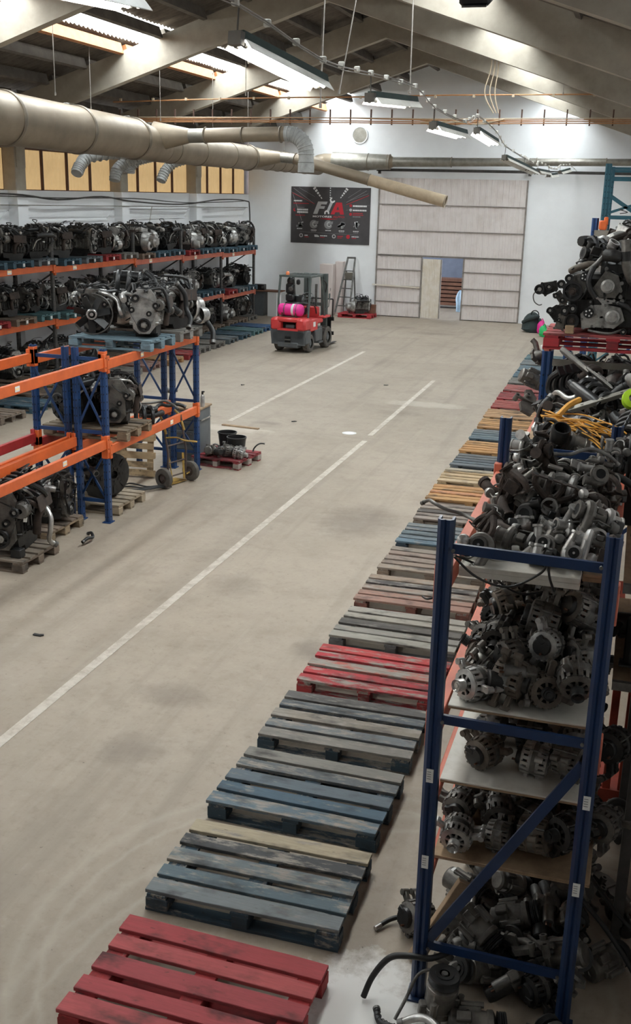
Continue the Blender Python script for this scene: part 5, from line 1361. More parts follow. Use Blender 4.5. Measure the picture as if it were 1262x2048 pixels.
# red pallet of engines high on the rack
CN[(.44, .045, .05)] = 'red'
pallet('red pallet carrying two stacked engines high on right rack', (-.18, 10.02, 2.853), 0, [(.46, .085, .085)], (.46, .03, .04), .12, block_cols=(.46, .03, .04))
ZP = 2.853 + .147
def front_engine(name_lab, z0, pulls, plates, boxes, tubes):
    """engine seen from its belt side: list of pulleys (x, z, r, kind), cast plates, masses and hoses, built in place relative to z0"""
    t = thing('car_engine', name_lab, 'engine', (-.3, 10.1, z0)); ox, oy = .3, -.42
    for nm, mat, c, d, bev in boxes: b = MB(mat); b.box((c[0]+ox, c[1]+oy, c[2]), d, bev=bev); [b.box((c[0]+ox-d[0]*.4+d[0]*.8*k/5, c[1]+oy-d[1]/2-.004, c[2]), (.014, .02, d[2]*.8)) for k in range(6)]; obj(nm, b, t)
    for nm, mat, poly, y, th in plates:
        b = MB(mat); b.prism([(-(x+ox), z) for x, z in poly], th, (0, y+oy, 0), (0, 1, 0), (0, 0, 1))
        n = len(poly); cx = sum(p[0] for p in poly)/n; cz = sum(p[1] for p in poly)/n
        for k in range(n):
            x, z = poly[k]; x = cx+(x-cx)*.9; z = cz+(z-cz)*.9; b.cyl((x+ox, y+oy+.002, z), (x+ox, y+oy-.018, z), .013, n=8)
            x2, z2 = poly[(k+1) % n]; b.bar((cx+ox, y+oy, cz), ((x+(x2-cx)*.9+cx)/2+ox, y+oy, (z+cz+(z2-cz)*.9)/2), .014, .012, (0, 1, 0))
        obj(nm, b, t)
    for x, z, R, kd, y in pulls:
        b = MB(); 
        if kd == 'dots':
            b.m('black_plastic'); b.lathe([(0, .03), (R*.9, .03), (R, .02), (R, 0)], (x+ox, y+oy, z), (0, -1, 0), n=20); b.m('label_white'); [b.cyl((x+ox+R*.55*math.cos(a), y+oy-.029, z+R*.55*math.sin(a)), (x+ox+R*.55*math.cos(a), y+oy-.036, z+R*.55*math.sin(a)), R*.17, n=8) for a in [2*PI*k/5 for k in range(5)]]
        elif kd == 'cover': b.m('aluminium'); b.lathe([(0, .03), (R*.7, .03), (R*.74, .02), (R, .015), (R*1.05, 0)], (x+ox, y+oy, z), (0, -1, 0), n=22)
        else: pulley(b, (x+ox, y+oy, z), (0, -1, 0), R, .035, 'bright_steel' if kd == 'i' else 'rusty_iron', 'black_plastic', 5 if kd == 'spoke' else 0)
        obj('pulley', b, t)
    for nm, mat, pts, r in tubes: b = MB(mat); b.tube([(x+ox, y+oy, z) for x, y, z in pts], r, 10, sub=4); obj(nm, b, t)
    b = MB('rubber'); q = random.Random(len(pulls))
    for k in range(22):
        p = [Vector((q.uniform(-.5, .75), q.uniform(.0, .4), q.uniform(.1, .36)))]
        for m in range(4): p.append(p[-1] + Vector((q.uniform(-.12, .12), q.uniform(-.08, .08), q.uniform(-.08, .08))))
        b.tube([(v_.x-.05+ox, max(v_.y, -.02)+oy+.02, max(.03, v_.z)) for v_ in p], q.uniform(.004, .011), 6, sub=3)
    obj('wiring_harness', b, t)
    b = MB('dull_steel')
    for k in range(40): x, z = q.uniform(-.5, .6), q.uniform(.06, .34); b.cyl((x+ox, .04+oy, z), (x+ox, oy-q.uniform(-.01, .03), z), q.uniform(.008, .02), n=8)
    obj('bolts_and_bosses', b, t)['kind'] = 'stuff'
    return t
front_engine('lower engine on red pallet, belt side towards the lane', ZP,
    [(-.744, .19, .030, 'i', .0), (-.618, .194, .036, 'i', .0), (-.548, .218, .036, 'i', -.02), (-.41, .186, .046, 'dots', 0), (-.548, .107, .064, 'rust', .02), (-.205, .158, .062, 'cover', 0), (-.66, .11, .016, 'i', 0), (-.10, .04, .028, 'i', -.02)],
    [('alternator_bracket', 'cast_iron', [(-.78, .18), (-.70, .235), (-.56, .24), (-.52, .12), (-.60, .03), (-.70, .09)], .03, .05), ('timing_cover', 'aluminium', [(-.46, .04), (-.36, .06), (-.18, .06), (-.10, .13), (-.14, .24), (-.26, .26), (-.40, .25), (-.48, .17)], .02, .06), ('mount_plate', 'dusty_aluminium', [(-.70, .03), (-.62, .02), (-.60, .14), (-.66, .16)], .02, .03)],
    [('engine_block', 'cast_iron', (-.2, .30, .18), (.80, .46, .28), .03), ('oil_sump', 'black_plastic', (-.1, .28, .05), (.6, .36, .09), .02), ('cylinder_head', 'dusty_aluminium', (.18, .2, .20), (.35, .4, .26), .03), ('side_casting', 'cast_iron', (-.62, .15, .16), (.14, .14, .12), .02)],
    [('hose', 'rubber', [(-.3, .05, .3), (-.1, -.02, .26), (.05, .0, .12), (.2, .05, .05)], .02), ('hose', 'rubber', [(.0, .0, .3), (.04, -.03, .18), (.06, 0, .05)], .026), ('steel_pipe', 'dull_steel', [(-.40, .02, .03), (-.3, -.02, .02), (-.2, -.03, .0+.02), (-.12, 0, .05)], .012)])
ZU = ZP + .262
front_engine('upper engine on red pallet, big spoked crank pulley', ZU,
    [(-.562, .106, .084, 'spoke', -.03), (-.665, .162, .037, 'i', -.01), (-.602, .213, .037, 'i', -.01), (-.772, .13, .029, 'i', .03), (-.852, .106, .044, 'i', .02), (-.471, .233, .042, 'dots', 0), (-.705, .059, .024, 'i', 0), (-.645, .023, .024, 'i', 0), (-.27, .16, .058, 'cover', -.02)],
    [('accessory_bracket', 'dusty_aluminium', [(-.73, .07), (-.68, .10), (-.60, .02), (-.61, -.02), (-.66, -.02)], .02, .04), ('timing_cover', 'dusty_aluminium', [(-.66, .13), (-.56, .24), (-.44, .28), (-.42, .15), (-.50, .02), (-.60, .02)], .03, .06), ('gear_cover', 'dusty_aluminium', [(-.40, .13), (-.30, .29), (-.19, .25), (-.15, .14), (-.20, .06), (-.33, .06)], .01, .07), ('sump_flange', 'aluminium', [(-.36, .06), (-.20, .04), (-.16, .02), (-.30, .0)], .0, .05), ('alternator_body', 'cast_iron', [(-.90, .10), (-.84, .16), (-.72, .18), (-.70, .10), (-.80, .05)], .04, .12)],
    [('engine_block', 'cast_iron', (-.28, .30, .12), (.70, .42, .26), .04), ('cylinder_head', 'black_plastic', (-.10, .30, .30), (.5, .36, .16), .04), ('airbox', 'black_plastic', (.12, .18, .15), (.28, .3, .26), .03)],
    [('drive_belt', 'rubber', [(-.47, -.03, .275), (-.42, -.03, .20), (-.48, -.03, .06), (-.54, -.04, .02), (-.62, -.04, .04)], .010), ('coolant_hose', 'black_plastic', [(-.40, -.02, .32), (-.435, -.04, .22), (-.42, -.05, .14), (-.36, -.05, .06)], .026), ('intake_hose', 'dusty_aluminium', [(-.16, -.02, .55), (-.145, -.04, .45), (-.135, -.04, .35), (-.09, -.02, .24), (-.06, .04, .2)], .040), ('hose_cuff', 'rubber', [(-.148, -.04, .46), (-.138, -.04, .38)], .044), ('intake_pipe', 'brown_aluminium', [(-.60, .1, .27), (-.55, .05, .30), (-.45, .05, .335), (-.38, .1, .33)], .030), ('vacuum_pump', 'cast_iron', [(-.31, .0, .42), (-.25, -.04, .42), (-.20, -.02, .41)], .055), ('metal_pipe', 'dull_steel', [(-.46, 0, .28), (-.40, -.02, .33), (-.34, -.01, .40), (-.3, .05, .44)], .018)])
loose('electric_wire', 'thin grey wire loop hanging from the upper engine', 'wire', [(-.86, 9.68, ZU+.10), (-.90, 9.68, ZU+.06), (-.89, 9.68, ZU-.0), (-.85, 9.68, ZU-.03), (-.82, 9.68, ZU-.025)], .005, 'dull_steel')
b = MB('raw_chipboard'); b.box((0, 0, .035), (.075, .075, .07), bev=.003)
tag(obj('wooden_block', b, None, (-.56, 9.66, ZP)), 'small wooden block under the lower engine on red pallet', 'block')
for k, (p_, lb, x, y, z, ro, s_) in enumerate((
    (INTA, 'dark intake manifold heaped on top of the upper engine', -.38, 10.1, ZU+.42, (.3, .2, .8), 1.1),
    (TUR[1], 'turbocharger heaped on the upper engine at left', -.40, 9.9, ZU+.40, (.3, .2, .5), 1.2),
    (MANI[0], 'rusty manifold on the very top of the engine pile', -.12, 10.2, ZU+.50, (.4, .1, .2), 1.2),
    (THRO, 'throttle body on top of the engine pile, left side', -.28, 10.0, ZU+.48, (.5, .3, .5), 1.2),
    (PIPE[0], 'bent pipe on top of the engine pile, right side', .05, 9.95, ZU+.56, (.1, .1, .6), 1.0),
    (HOSE[1], 'ribbed hose on top of the engine pile', -.05, 10.05, ZU+.47, (.2, .3, 1.2), 1.0),
    (ENG[3], 'dark engine behind the two stacked ones on red pallet', .1, 10.35, ZU+.02, (.1, 0, .4), 1.0),
    (ENG[5], 'dark engine on rack behind red pallet, left one', -.35, 11.3, 2.86, (0, 0, 1.8), 1.2),
    (ENG[1], 'black engine on rack behind red pallet, right one', .1, 11.6, 2.86, (0, 0, .4), 1.2),
    (ENG[0], 'grey engine topmost behind the red pallet', -.15, 11.4, 3.36, (.1, .2, .9), 1.0),
    (PUMP, 'water pump hanging over left edge under red pallet', -.86, 10.05, 2.72, (.5, .9, .3), 1.3),
    (COMP, 'black compressor hanging out left below red pallet', -.88, 9.95, 2.52, (1.2, .4, .3), 1.2),
    (BRAC, 'grey bracket hanging out left of the blue post', -.86, 9.6, 2.36, (.7, .4, .3), 1.4))):
    p_.put(lb, (x, y, z), ro, scale=s_)
for k in range(3): ENG[(1, 5, 1)[k]].put('black engine below the red pallet, %s of three' % ('left', 'middle', 'right')[k], (-.5+.36*k, 10.35, 2.275), (0, 0, 1.4+.3*k), scale=.72)
# farther racks on the same line
r3 = thing('pallet_rack', 'blue rack upright with grey beam behind the engine pile', 'rack')
for x in (-.75, .4): post(r3, x, 17.0, 3.88, 'blue_paint', .10, .09)
for z in (1.2, 2.4, 3.66): b = MB('galvanised'); b.bar((-.75, 0, 0), (.4, 0, 0), .05, .09); obj('cross_beam', b, r3, (0, 16.95, z))
brace(r3, (-.75, 17, .3), (.4, 17, 1.2), 'blue_paint'); brace(r3, (-.75, 17, 1.3), (.4, 17, 2.4), 'blue_paint')
b = MB('orange_paint'); b.box((0, 0, 0), (.12, .10, .14), bev=.02); b.box((.04, 0, .06), (.06, .09, .12), bev=.01); tag(obj('orange_clamp', b, None, (-.63, 16.95, 3.78)), 'orange beam end clamp beside the blue post top', 'clamp')
r4 = thing('pallet_rack', 'tall teal rack frame with zigzag bracing at the far right', 'rack')
for y in (20.2, 22.0):
    for x in (-.75, .25): post(r4, x, y, 4.76, 'teal_paint', .11, .09)
    for z in (4.68, 4.52, 3.84, 3.55): brace(r4, (-.75, y, z), (.25, y, z), 'teal_paint', .045)
    for z0, z1 in ((3.9, 4.25), (4.25, 3.62), (3.1, 3.55), (2.4, 3.1)): brace(r4, (-.75, y, z0), (.25, y, z1), 'teal_paint', .045)
    brace(r4, (-.75, y, 1.0), (.25, y, 1.8), 'teal_paint')
for z in (3.62, 2.3): beam(r4, -.75, 20.25, 21.95, z, 'teal_paint', .1, side=-1); beam(r4, .25, 20.25, 21.95, z, 'teal_paint', .1)
# dark shelving right of the near rack
dk = thing('storage_shelving', 'dark shelving with black plastic parts right of the blue rack', 'shelving')
for x in (.26, .80):
    for y in (5.5, 6.76): b = MB('grey_post'); b.box((0, 0, 1.2), (.06, .06, 2.4)); obj('upright_post', b, dk, (x, y, 0))
for z in (2.18, 1.62): b = MB('raw_chipboard'); b.box((0, 0, 0), (.74, 1.32, .03)); obj('shelf', b, dk, (.45, 6.13, z)); b = MB('dull_steel'); b.box((0, 0, 0), (.74, .03, .05)); obj('shelf_edge', b, dk, (.45, 5.46, z))
fc = thing('fan_cowl', 'black radiator fan cowl with round ring at the right edge', 'fan cowl', (.245, 6.5, 2.2))
b = MB('black_plastic'); b.box((0, .03, .30), (.42, .03, .58), bev=.01); b.ring((0, -.01, .30), (0, 1, 0), .17, .022, 26, 8); b.ring((0, -.01, .30), (0, 1, 0), .06, .012, 18, 6); obj('frame', b, fc)
b = MB('black_plastic'); [b.bar((.05*math.cos(a), .0, .30+.05*math.sin(a)), (.155*math.cos(a), .0, .30+.155*math.sin(a)), .06, .006, (.4*math.sin(a), 1, -.4*math.cos(a))) for a in [2*PI*k/6 for k in range(6)]]; b.m('dull_steel'); b.cyl((0, 0, .30), (0, -.03, .30), .032, n=14); obj('fan', b, fc)
gr = thing('bumper_grille', 'black plastic grid panel standing above the fan cowl', 'panel', (.30, 6.7, 2.2))
b = MB('black_plastic')
for k in range(6): b.bar((-.2+.08*k, 0, .45), (-.2+.08*k, 0, .95), .02, .03, (0, 1, 0))
for k in range(7): b.bar((-.2, -.004, .45+.08*k), (.2, -.004, .45+.08*k), .03, .02)
b.box((0, .05, .35), (.45, .06, .7), bev=.01); obj('grid', b, gr)
for k, (x, y, z, p_, lb, s_) in enumerate(((.22, 5.75, 1.65, INTA, 'black intake manifold on the lower dark shelf', 1.3), (.25, 6.0, 1.65, HOSE[1], 'ribbed hose on the lower dark shelf', 1.2), (.40, 6.4, 1.636, ENG[1], 'black engine on the lower dark shelf', .7), (.42, 5.9, 2.2, INTA, 'black intake manifold beside the fan cowl', 1.2))):
    p_.put(lb, (x, y, z + (.12 if k != 2 else 0)), (0, 0, k), scale=s_)
rc = thing('steel_stillage', 'dark red steel stillage with upright bars at right edge', 'stillage', (.10, 6.97, 0))
for k in range(7): b = MB('dark_red_paint'); b.box((0, 0, .74), (.055, .03, 1.34), bev=.004); obj('upright_bar', b, rc, (.04+.105*k, 0, 0))
for z in (.09, 1.40): b = MB('dark_red_paint'); b.box((.36, 0, 0), (.78, .06, .07)); obj('rail', b, rc, (0, 0, z))
for y in (.35, .7):
    for z in (.09, 1.40): b = MB('dark_red_paint'); b.box((0, 0, 0), (.06, .72, .07)); obj('side_rail', b, rc, (.0 if y < .5 else .75, .36, z))
b = MB('dark_red_paint'); b.box((.37, .36, .06), (.74, .7, .02)); [b.box((x, y, .025), (.07, .07, .05)) for x in (.03, .72) for y in (.03, .68)]; obj('floor_plate', b, rc)
loose('rubber_hose', 'fat black hose curling on the floor before the stillage', 'hose', [(.08, 6.5, .05), (.18, 6.6, .22), (.28, 6.62, .2), (.30, 6.55, .06), (.24, 6.45, .04)], .03)
# ------------------------------------------------------------------ lamps on their sagging cable
LAMPS = [((-2.66, 4.6, 5.00), (-2.73, 5.6, 5.08), 1), ((-2.49, 6.5, 5.0), (-2.28, 7.6, 4.86), 1), ((-2.48, 9.8, 4.95), (-2.30, 10.8, 4.99), 1), ((-2.42, 12.5, 4.88), (-2.22, 13.4, 4.84), 1), ((-2.39, 15.5, 5.0), (-2.27, 16.6, 4.90), 1),
         ((-2.56, 20, 4.81), (-2.25, 21, 4.66), 0), ((-2.54, 23, 4.74), (-2.40, 24.2, 4.66), 0), ((-2.55, 26, 4.74), (-2.39, 27, 4.72), 0), ((-2.56, 29, 4.70), (-2.45, 30, 4.75), 0), ((-2.59, 33, 4.88), (-2.41, 34, 4.98), 0)]
LW = ['lit tube lamp at the top edge, nearest the camera', 'large lit tube lamp with green housing, second along the cable', 'green tube lamp seen side on, third along the cable', 'lit tube lamp, fourth along the cable', 'lit tube lamp pointing away, fifth along the cable',
      'dim tube lamp, sixth along the cable', 'dim tube lamp, seventh along the cable', 'dim tube lamp, eighth along the cable', 'dim tube lamp, ninth along the cable', 'dim tube lamp, last along the cable']
cab_pts = [(-2.55, 1.0, 5.2)]
for k, (a, c, on) in enumerate(LAMPS):
    A, C_ = Vector(a), Vector(c); d = (C_-A); L = d.length; d.normalize()
    t = thing('tube_lamp', LW[k], 'lamp', A)
    side = d.cross(Vector((0, 0, 1))).normalized(); up = side.cross(d).normalized()
    def P(x, y, z): return d*x + side*y + up*z
    b = MB('lamp_green'); b.prism([(-.05, .02), (-.035, .075), (.035, .075), (.05, .02)], L, (0, 0, 0), d, up); obj('housing', b, t)
    b = MB('lamp_white')
    for s in (-1, 1):
        q = [P(0, s*.05, .02), P(0, s*.095, -.035), P(L, s*.095, -.035), P(L, s*.05, .02)]
        b.add([tuple(v_) for v_ in q] + [tuple(v_ + up*.004) for v_ in q], [(0, 1, 2, 3), (7, 6, 5, 4), (0, 4, 5, 1), (2, 6, 7, 3), (1, 5, 6, 2), (3, 7, 4, 0)])
    b.add([tuple(P(x, y, .018)) for x, y in ((0, -.05), (L, -.05), (L, .05), (0, .05))], [(0, 1, 2, 3)]); obj('reflector', b, t)
    for s in (-1, 1):
        b = MB('tube_light' if on else 'lamp_white'); b.cyl(P(.04, s*.03, -.008), P(L-.04, s*.03, -.008), .013, n=10); obj('tube', b, t)
        b = MB('lamp_box'); [b.cyl(P(x, s*.03, -.008), P(x+.03, s*.03, -.008), .017, n=10) for x in (.012, L-.042)]; obj('tube_holder', b, t)
    b = MB('lamp_box'); b.prism([(-.045, -.02), (.045, -.02), (.045, .06), (-.045, .06)], .05, P(-.05, 0, 0), d, up); b.cyl(P(-.02, 0, .06), P(-.02, 0, .2), .006, n=6); obj('end_box', b, t)
    cab_pts.append(tuple(A + Vector((0, -.05, .22)))); cab_pts.append(tuple(C_ + Vector((0, 0, .17))))
cab_pts.append((-2.4, YB, 5.05))
b = MB('rod_steel'); b.tube(cab_pts, .006, 6, sub=3); b.tube([(x+.02, y, z-.025) for x, y, z in cab_pts], .004, 6, sub=3)
t = tag(obj('lighting_cable', b), 'sagging cable with white clips carrying the row of lamps', 'cable')
for k in range(2, len(cab_pts)-1):
    x, y, z = cab_pts[k]
    for q in (0, .33, .66):
        x2, y2, z2 = cab_pts[k+1]; b = MB('lamp_white'); b.box((0, 0, 0), (.045, .035, .045), bev=.006); obj('clip', b, t, (x+(x2-x)*q, y+(y2-y)*q, z+(z2-z)*q))
# rods and wires from the roof
def rod(p0, p1, lab, mat='rod_steel', r=.008, kind='hanger_rod', cat='rod'):
    b = MB(mat); P0, P1 = Vector(p0), Vector(p1); b.tube([tuple(P0), tuple(P0.lerp(P1, .5)), tuple(P1)], r, 6); b.cyl(P1, P1 + (P0-P1).normalized()*.05, r*2.2, n=8); b.box(tuple(P0), (.06, .06, .02)); tag(obj(kind, b), lab, cat)
def rz(x): return zraf(x) + .60
for k, (x, y, z1) in enumerate(((-10.4, 18.0, 5.72), (-11.1, 20.6, 5.68), (-10.95, 23.6, 5.65), (-10.8, 26.4, 5.5), (-10.9, 29.2, 5.35), (-10.9, 32.4, 5.35))):
    rod((x, y, rz(x)), (x, y, z1), 'thin rod from the roof to the main duct, %s from the near end' % nth(k))
rod((-3.57, 12.0, rz(-3.57)), (-3.62, 12.0, 5.05), 'pale rod hanging from the roof right of the big lamp')
rod((-3.45, 13.4, rz(-3.45)), (-3.75, 13.2, 5.3), 'slanting pale rod hanging right of the large lit lamp')
rod((-3.5, 16.0, rz(-3.5)), (-3.48, 16.0, 5.55), 'straight pale rod hanging from roof, left of ridge end', r=.010)
for k, (x, y) in enumerate(((-9.2, 24.5), (-7.4, 24.5), (-2.0, 24.5))): rod((x, y, rz(x)), (x, y, 6.27), 'thin rod holding the upper orange conduit, %s from left' % nth(k))
for k in range(3):
    b = MB('pipe_cream'); b.tube([(-3.25+.07*k, 22.0, 7.5), (-3.2+.07*k, 22, 6.6), (-3.3+.1*k, 22, 6.1), (-3.1+.05*k, 22, 5.72)], .012, 6, sub=4)
    tag(obj('hanging_wire', b), 'pale wire hanging from the right skylight, %s of three' % ('left', 'middle', 'right')[k], 'wire')
# conduits across the hall
cd = thing('conduit_line', 'upper thin orange conduit with clips crossing the hall', 'conduit', (0, 24.5, 0))
b = MB('cable_orange'); b.tube([(-12.6, 0, 6.14), (-9, 0, 6.22), (-6.3, 0, 6.24), (-4.4, 0, 6.27), (-.2, 0, 6.28)], .016, 6, sub=3); obj('conduit', b, cd)
for k in range(15): b = MB('pipe_cream'); b.box((0, 0, 0), (.05, .04, .06)); obj('clip', b, cd, (-12.4+.85*k, 0, 6.19+.006*k))
ct = thing('cable_tray', 'lower bundle of orange cables on dark hangers crossing the hall', 'cable tray', (0, 24.5, 0))
for q in range(4):
    b = MB('cable_orange' if q < 3 else 'pipe_cream'); zz = (5.70, 5.735, 5.77, 5.80)[q]
    b.tube([(XL, 0, zz), (-11.2, .02, zz), (-7.4, 0, zz + (.03 if q == 2 else 0)), (-4.4, .02, zz-.02), (-2, 0, zz), (XR, 0, zz)], .013, 6, sub=4); obj('cable', b, ct)
for k in range(30):
    x = -13.4 + .48*k
    b = MB('brown_steel'); b.bar((0, 0, -.07), (0, 0, .26), .035, .03, (1, 0, 0)); obj('hanger', b, ct, (x, .03, 5.72))
b = MB('pipe_cream')
for k in range(5): q = random.Random(k); b.tube([(-5.0+.35*k+q.uniform(-.1, .1), .03+q.uniform(-.05, .05), 5.72+q.uniform(-.07, .07)) for k in range(6)], .012, 5, sub=3)
obj('tangled_wires', b, ct)
# dark floodlight in the roof
fl = thing('floodlight', 'black floodlight hanging from the roof at the top edge', 'lamp', (-1.30, 8.0, 5.44))
b = MB('black_plastic'); b.box((0, 0, .06), (.22, .16, .16), (.3, 0, 0), bev=.02); obj('body', b, fl); b = MB('dull_steel'); b.box((0, -.03, -.03), (.17, .11, .01), (.3, 0, 0)); obj('lens', b, fl); b = MB('black_plastic'); b.bar((0, .03, .1), (0, .03, .75), .05, .02, (0, 1, 0)); obj('bracket', b, fl)

# ------------------------------------------------------------------ ventilation ducts
du = thing('ventilation_duct', 'large galvanised round duct hanging along the left side', 'duct', (-11.05, 20, 5.2))
def dz(y): return 5.29 - .0150*(y-17) if y < 23.5 else 5.10 - .004*(y-23.5)
def dring(y, r): b = MB('duct_band'); b.lathe([(r, -.05), (r+.018, -.05), (r+.03, -.02), (r+.03, .02), (r+.018, .05), (r, .05)], (0, y-20, dz(y)-5.2), (0, 1, 0), n=40); obj('duct_band', b, du)
secs = [(9.0, .46), (12.2, .46), (14.7, .46), (17.3, .455), (19.9, .44), (22.4, .42)]
def dseg(y0, r0, y1, r1): b = MB('duct_steel'); b.cyl((0, y0-20, dz(y0)-5.2), (0, y1-20, dz(y1)-5.2), r0, r1, 40, cap=True); obj('duct_section', b, du)
for (a, ra), (c, rc_) in zip(secs, secs[1:]): dseg(a, ra, c, rc_)
for y, r in secs[1:]: dring(y, r)
secs2 = [(22.4, .42), (23.8, .345), (25.9, .34), (28.0, .335), (29.6, .33)]
for (a, ra), (c, rc_) in zip(secs2, secs2[1:]): dseg(a, ra, c, rc_)
for y, r in ((24.3, .348), (25.9, .342), (28.0, .336), (29.6, .335)):
    b = MB('duct_band'); b.ring((0, y-20, dz(y)-5.2), (0, 1, 0), r, .012, 36, 6); obj('duct_band', b, du)
dring(29.6, .33)
secs3 = [(29.6, .33), (30.7, .29), (32.2, .29), (33.8, .29), (36.5, .29)]
for (a, ra), (c, rc_) in zip(secs3, secs3[1:]): dseg(a, ra, c, rc_)
for y in (31.2, 32.2, 33.0, 33.8, 35.0): b = MB('duct_band'); b.ring((0, y-20, dz(y)-5.2), (0, 1, 0), .292, .014, 32, 6); obj('duct_band', b, du)
def saddle(y, r): b = MB('wall_white'); b.lathe([(r+.02, -.10), (r+.03, -.10), (r+.03, .10), (r+.02, .10)], (0, y-20, dz(y)-5.2), (0, 1, 0), n=20, arc=2.2, off=PI*.85); obj('strap', b, du)
for y, r in ((19.6, .44), (22.2, .425), (23.4, .38)): saddle(y, r)
# first branch: cone, straight run to the right, segmented elbow ending downwards
br1 = thing('branch_duct', 'grey branch duct running right to an elbow that opens downwards', 'duct', (-10.9, 23.4, 5.30))
b = MB('duct_steel'); b.cyl((-.05, -.1, 0), (.75, 0, .03), .33, .16, 32); obj('cone', b, br1)
b = MB('galvanised'); b.cyl((.75, 0, .03), (1.15, 0, .04), .155, n=24); obj('collar_section', b, br1)
b = MB('duct_steel'); b.cyl((1.15, 0, .04), (3.1, 0, .085), .158, n=28); obj('duct_section', b, br1)
for x in (1.15, 2.05, 2.95): b = MB('duct_band'); b.ring((x, 0, .04+.02*(x-1.15)), (1, 0, .02), .165, .02, 28, 6); obj('duct_band', b, br1)
b = MB('hose_grey'); pts = [(3.05, 0, .085)]
for k in range(10): a = PI/2*k/9; pts.append((3.12 + .42*math.sin(a), 0, .085 - .42 + .42*math.cos(a)))
pts += [(3.54, 0, -.5), (3.54, 0, -.62)]
b.tube(pts, [.165]*len(pts), 24, cap=False)
for i in range(1, len(pts)-1): b.ring(pts[i], Vector(pts[i+1])-Vector(pts[i-1]), .166, .013, 24, 6)
b.lathe([(.178, -.1), (.182, -.1), (.182, .1), (.172, .1)], (3.54, 0, -.62), (0, 0, -1), n=28); b.m('dark_hole'); b.lathe([(.17, .04), (0, .03)], (3.54, 0, -.62), (0, 0, -1), n=24); obj('elbow', b, br1)
# second branch: long pipe sloping down to an open end
br2 = thing('branch_duct', 'long beige pipe sloping down to the right, open dark end', 'duct', (-10.8, 29.95, 5.07))
b = MB('duct_steel'); b.cyl((-.05, -.1, 0), (.62, 0, .03), .27, .14, 28); obj('cone', b, br2)
b = MB('galvanised'); b.cyl((.62, 0, .03), (1.05, 0, 0), .135, n=24); obj('collar_section', b, br2)
A, C_ = Vector((1.05, 0, 0)), Vector((5.45, -.1, -1.06))
for k, (s, e) in enumerate(((0, .5), (.5, 1.0))): b = MB('duct_steel' if k == 0 else 'pipe_cream'); b.cyl(A.lerp(C_, s), A.lerp(C_, e), .15+.005*k, .155+.01*k, 28, cap=False); b.m('dark_hole'); b.cyl(A.lerp(C_, e-.03), A.lerp(C_, e-.029), .15, n=24); obj('duct_section', b, br2)
for q in (.0, .06, .5, .995): b = MB('duct_band'); b.ring(A.lerp(C_, q), C_-A, .158, .012, 28, 6); obj('duct_band', b, br2)
# duct along the back wall
bd = thing('back_wall_duct', 'grey duct narrowing to the right along the back wall', 'duct', (-11.05, 36.65, 5.17))
b = MB('duct_steel'); b.tube([(0, -.3, -.12), (.05, -.08, -.04), (.2, 0, 0), (.5, 0, 0)], .30, 28); obj('corner_elbow', b, bd)
for x0, r0, x1, r1 in ((.5, .33, 1.75, .27), (1.75, .27, 2.5, .24), (2.5, .16, 4.6, .15), (4.6, .14, 7.4, .13), (7.4, .12, 9.6, .12), (9.6, .11, 12.0, .11)):
    b = MB('galvanised'); b.cyl((x0, 0, .02+.012*x0), (x1, 0, .02+.012*x1), r0, r1, 24); obj('duct_section', b, bd); b = MB('duct_band'); b.ring((x1, 0, .02+.012*x1), (1, 0, 0), max(r1, .1)+.005, .015, 24, 6); obj('duct_band', b, bd)
b = MB('duct_steel'); b.cyl((2.42, 0, .05), (2.62, 0, .05), .25, .16, 24); obj('reducer', b, bd)
# ribbed flexible hoses under the duct, towards the wall
for k, (pts, lb) in enumerate((([(-11.25, 23.1, 4.92), (-11.7, 22.6, 4.90), (-12.0, 22.0, 4.80), (-12.05, 21.75, 4.60), (-12.05, 21.6, 4.44)], 'grey ribbed hose bending down under the duct, leftmost'),
        ([(-11.25, 23.45, 4.9), (-11.5, 23.4, 4.84), (-11.75, 23.3, 4.72), (-11.85, 23.1, 4.55), (-11.86, 23.0, 4.32)], 'grey ribbed hose under the duct, second from left'),
        ([(-11.22, 23.92, 4.92), (-11.45, 23.9, 4.87), (-11.7, 23.85, 4.80), (-11.85, 23.8, 4.65), (-11.88, 23.8, 4.5)], 'pale ribbed hose under the duct, third from left'),
        ([(-11.2, 26.02, 4.95), (-11.4, 26.0, 4.9), (-11.7, 25.9, 4.80), (-11.85, 25.75, 4.6), (-11.9, 25.6, 4.36)], 'pale blue-grey ribbed hose under the duct, rightmost'))):
    b = MB('hose_grey'); P = [Vector(p) for p in pts]; b.tube(pts, .125, 16, sub=4)
    for i in range(len(P)-1):
        for q in range(4): b.ring(P[i].lerp(P[i+1], q/4), P[i+1]-P[i], .126, .014, 16, 5)
    tag(obj('flexible_hose', b), lb, 'hose')
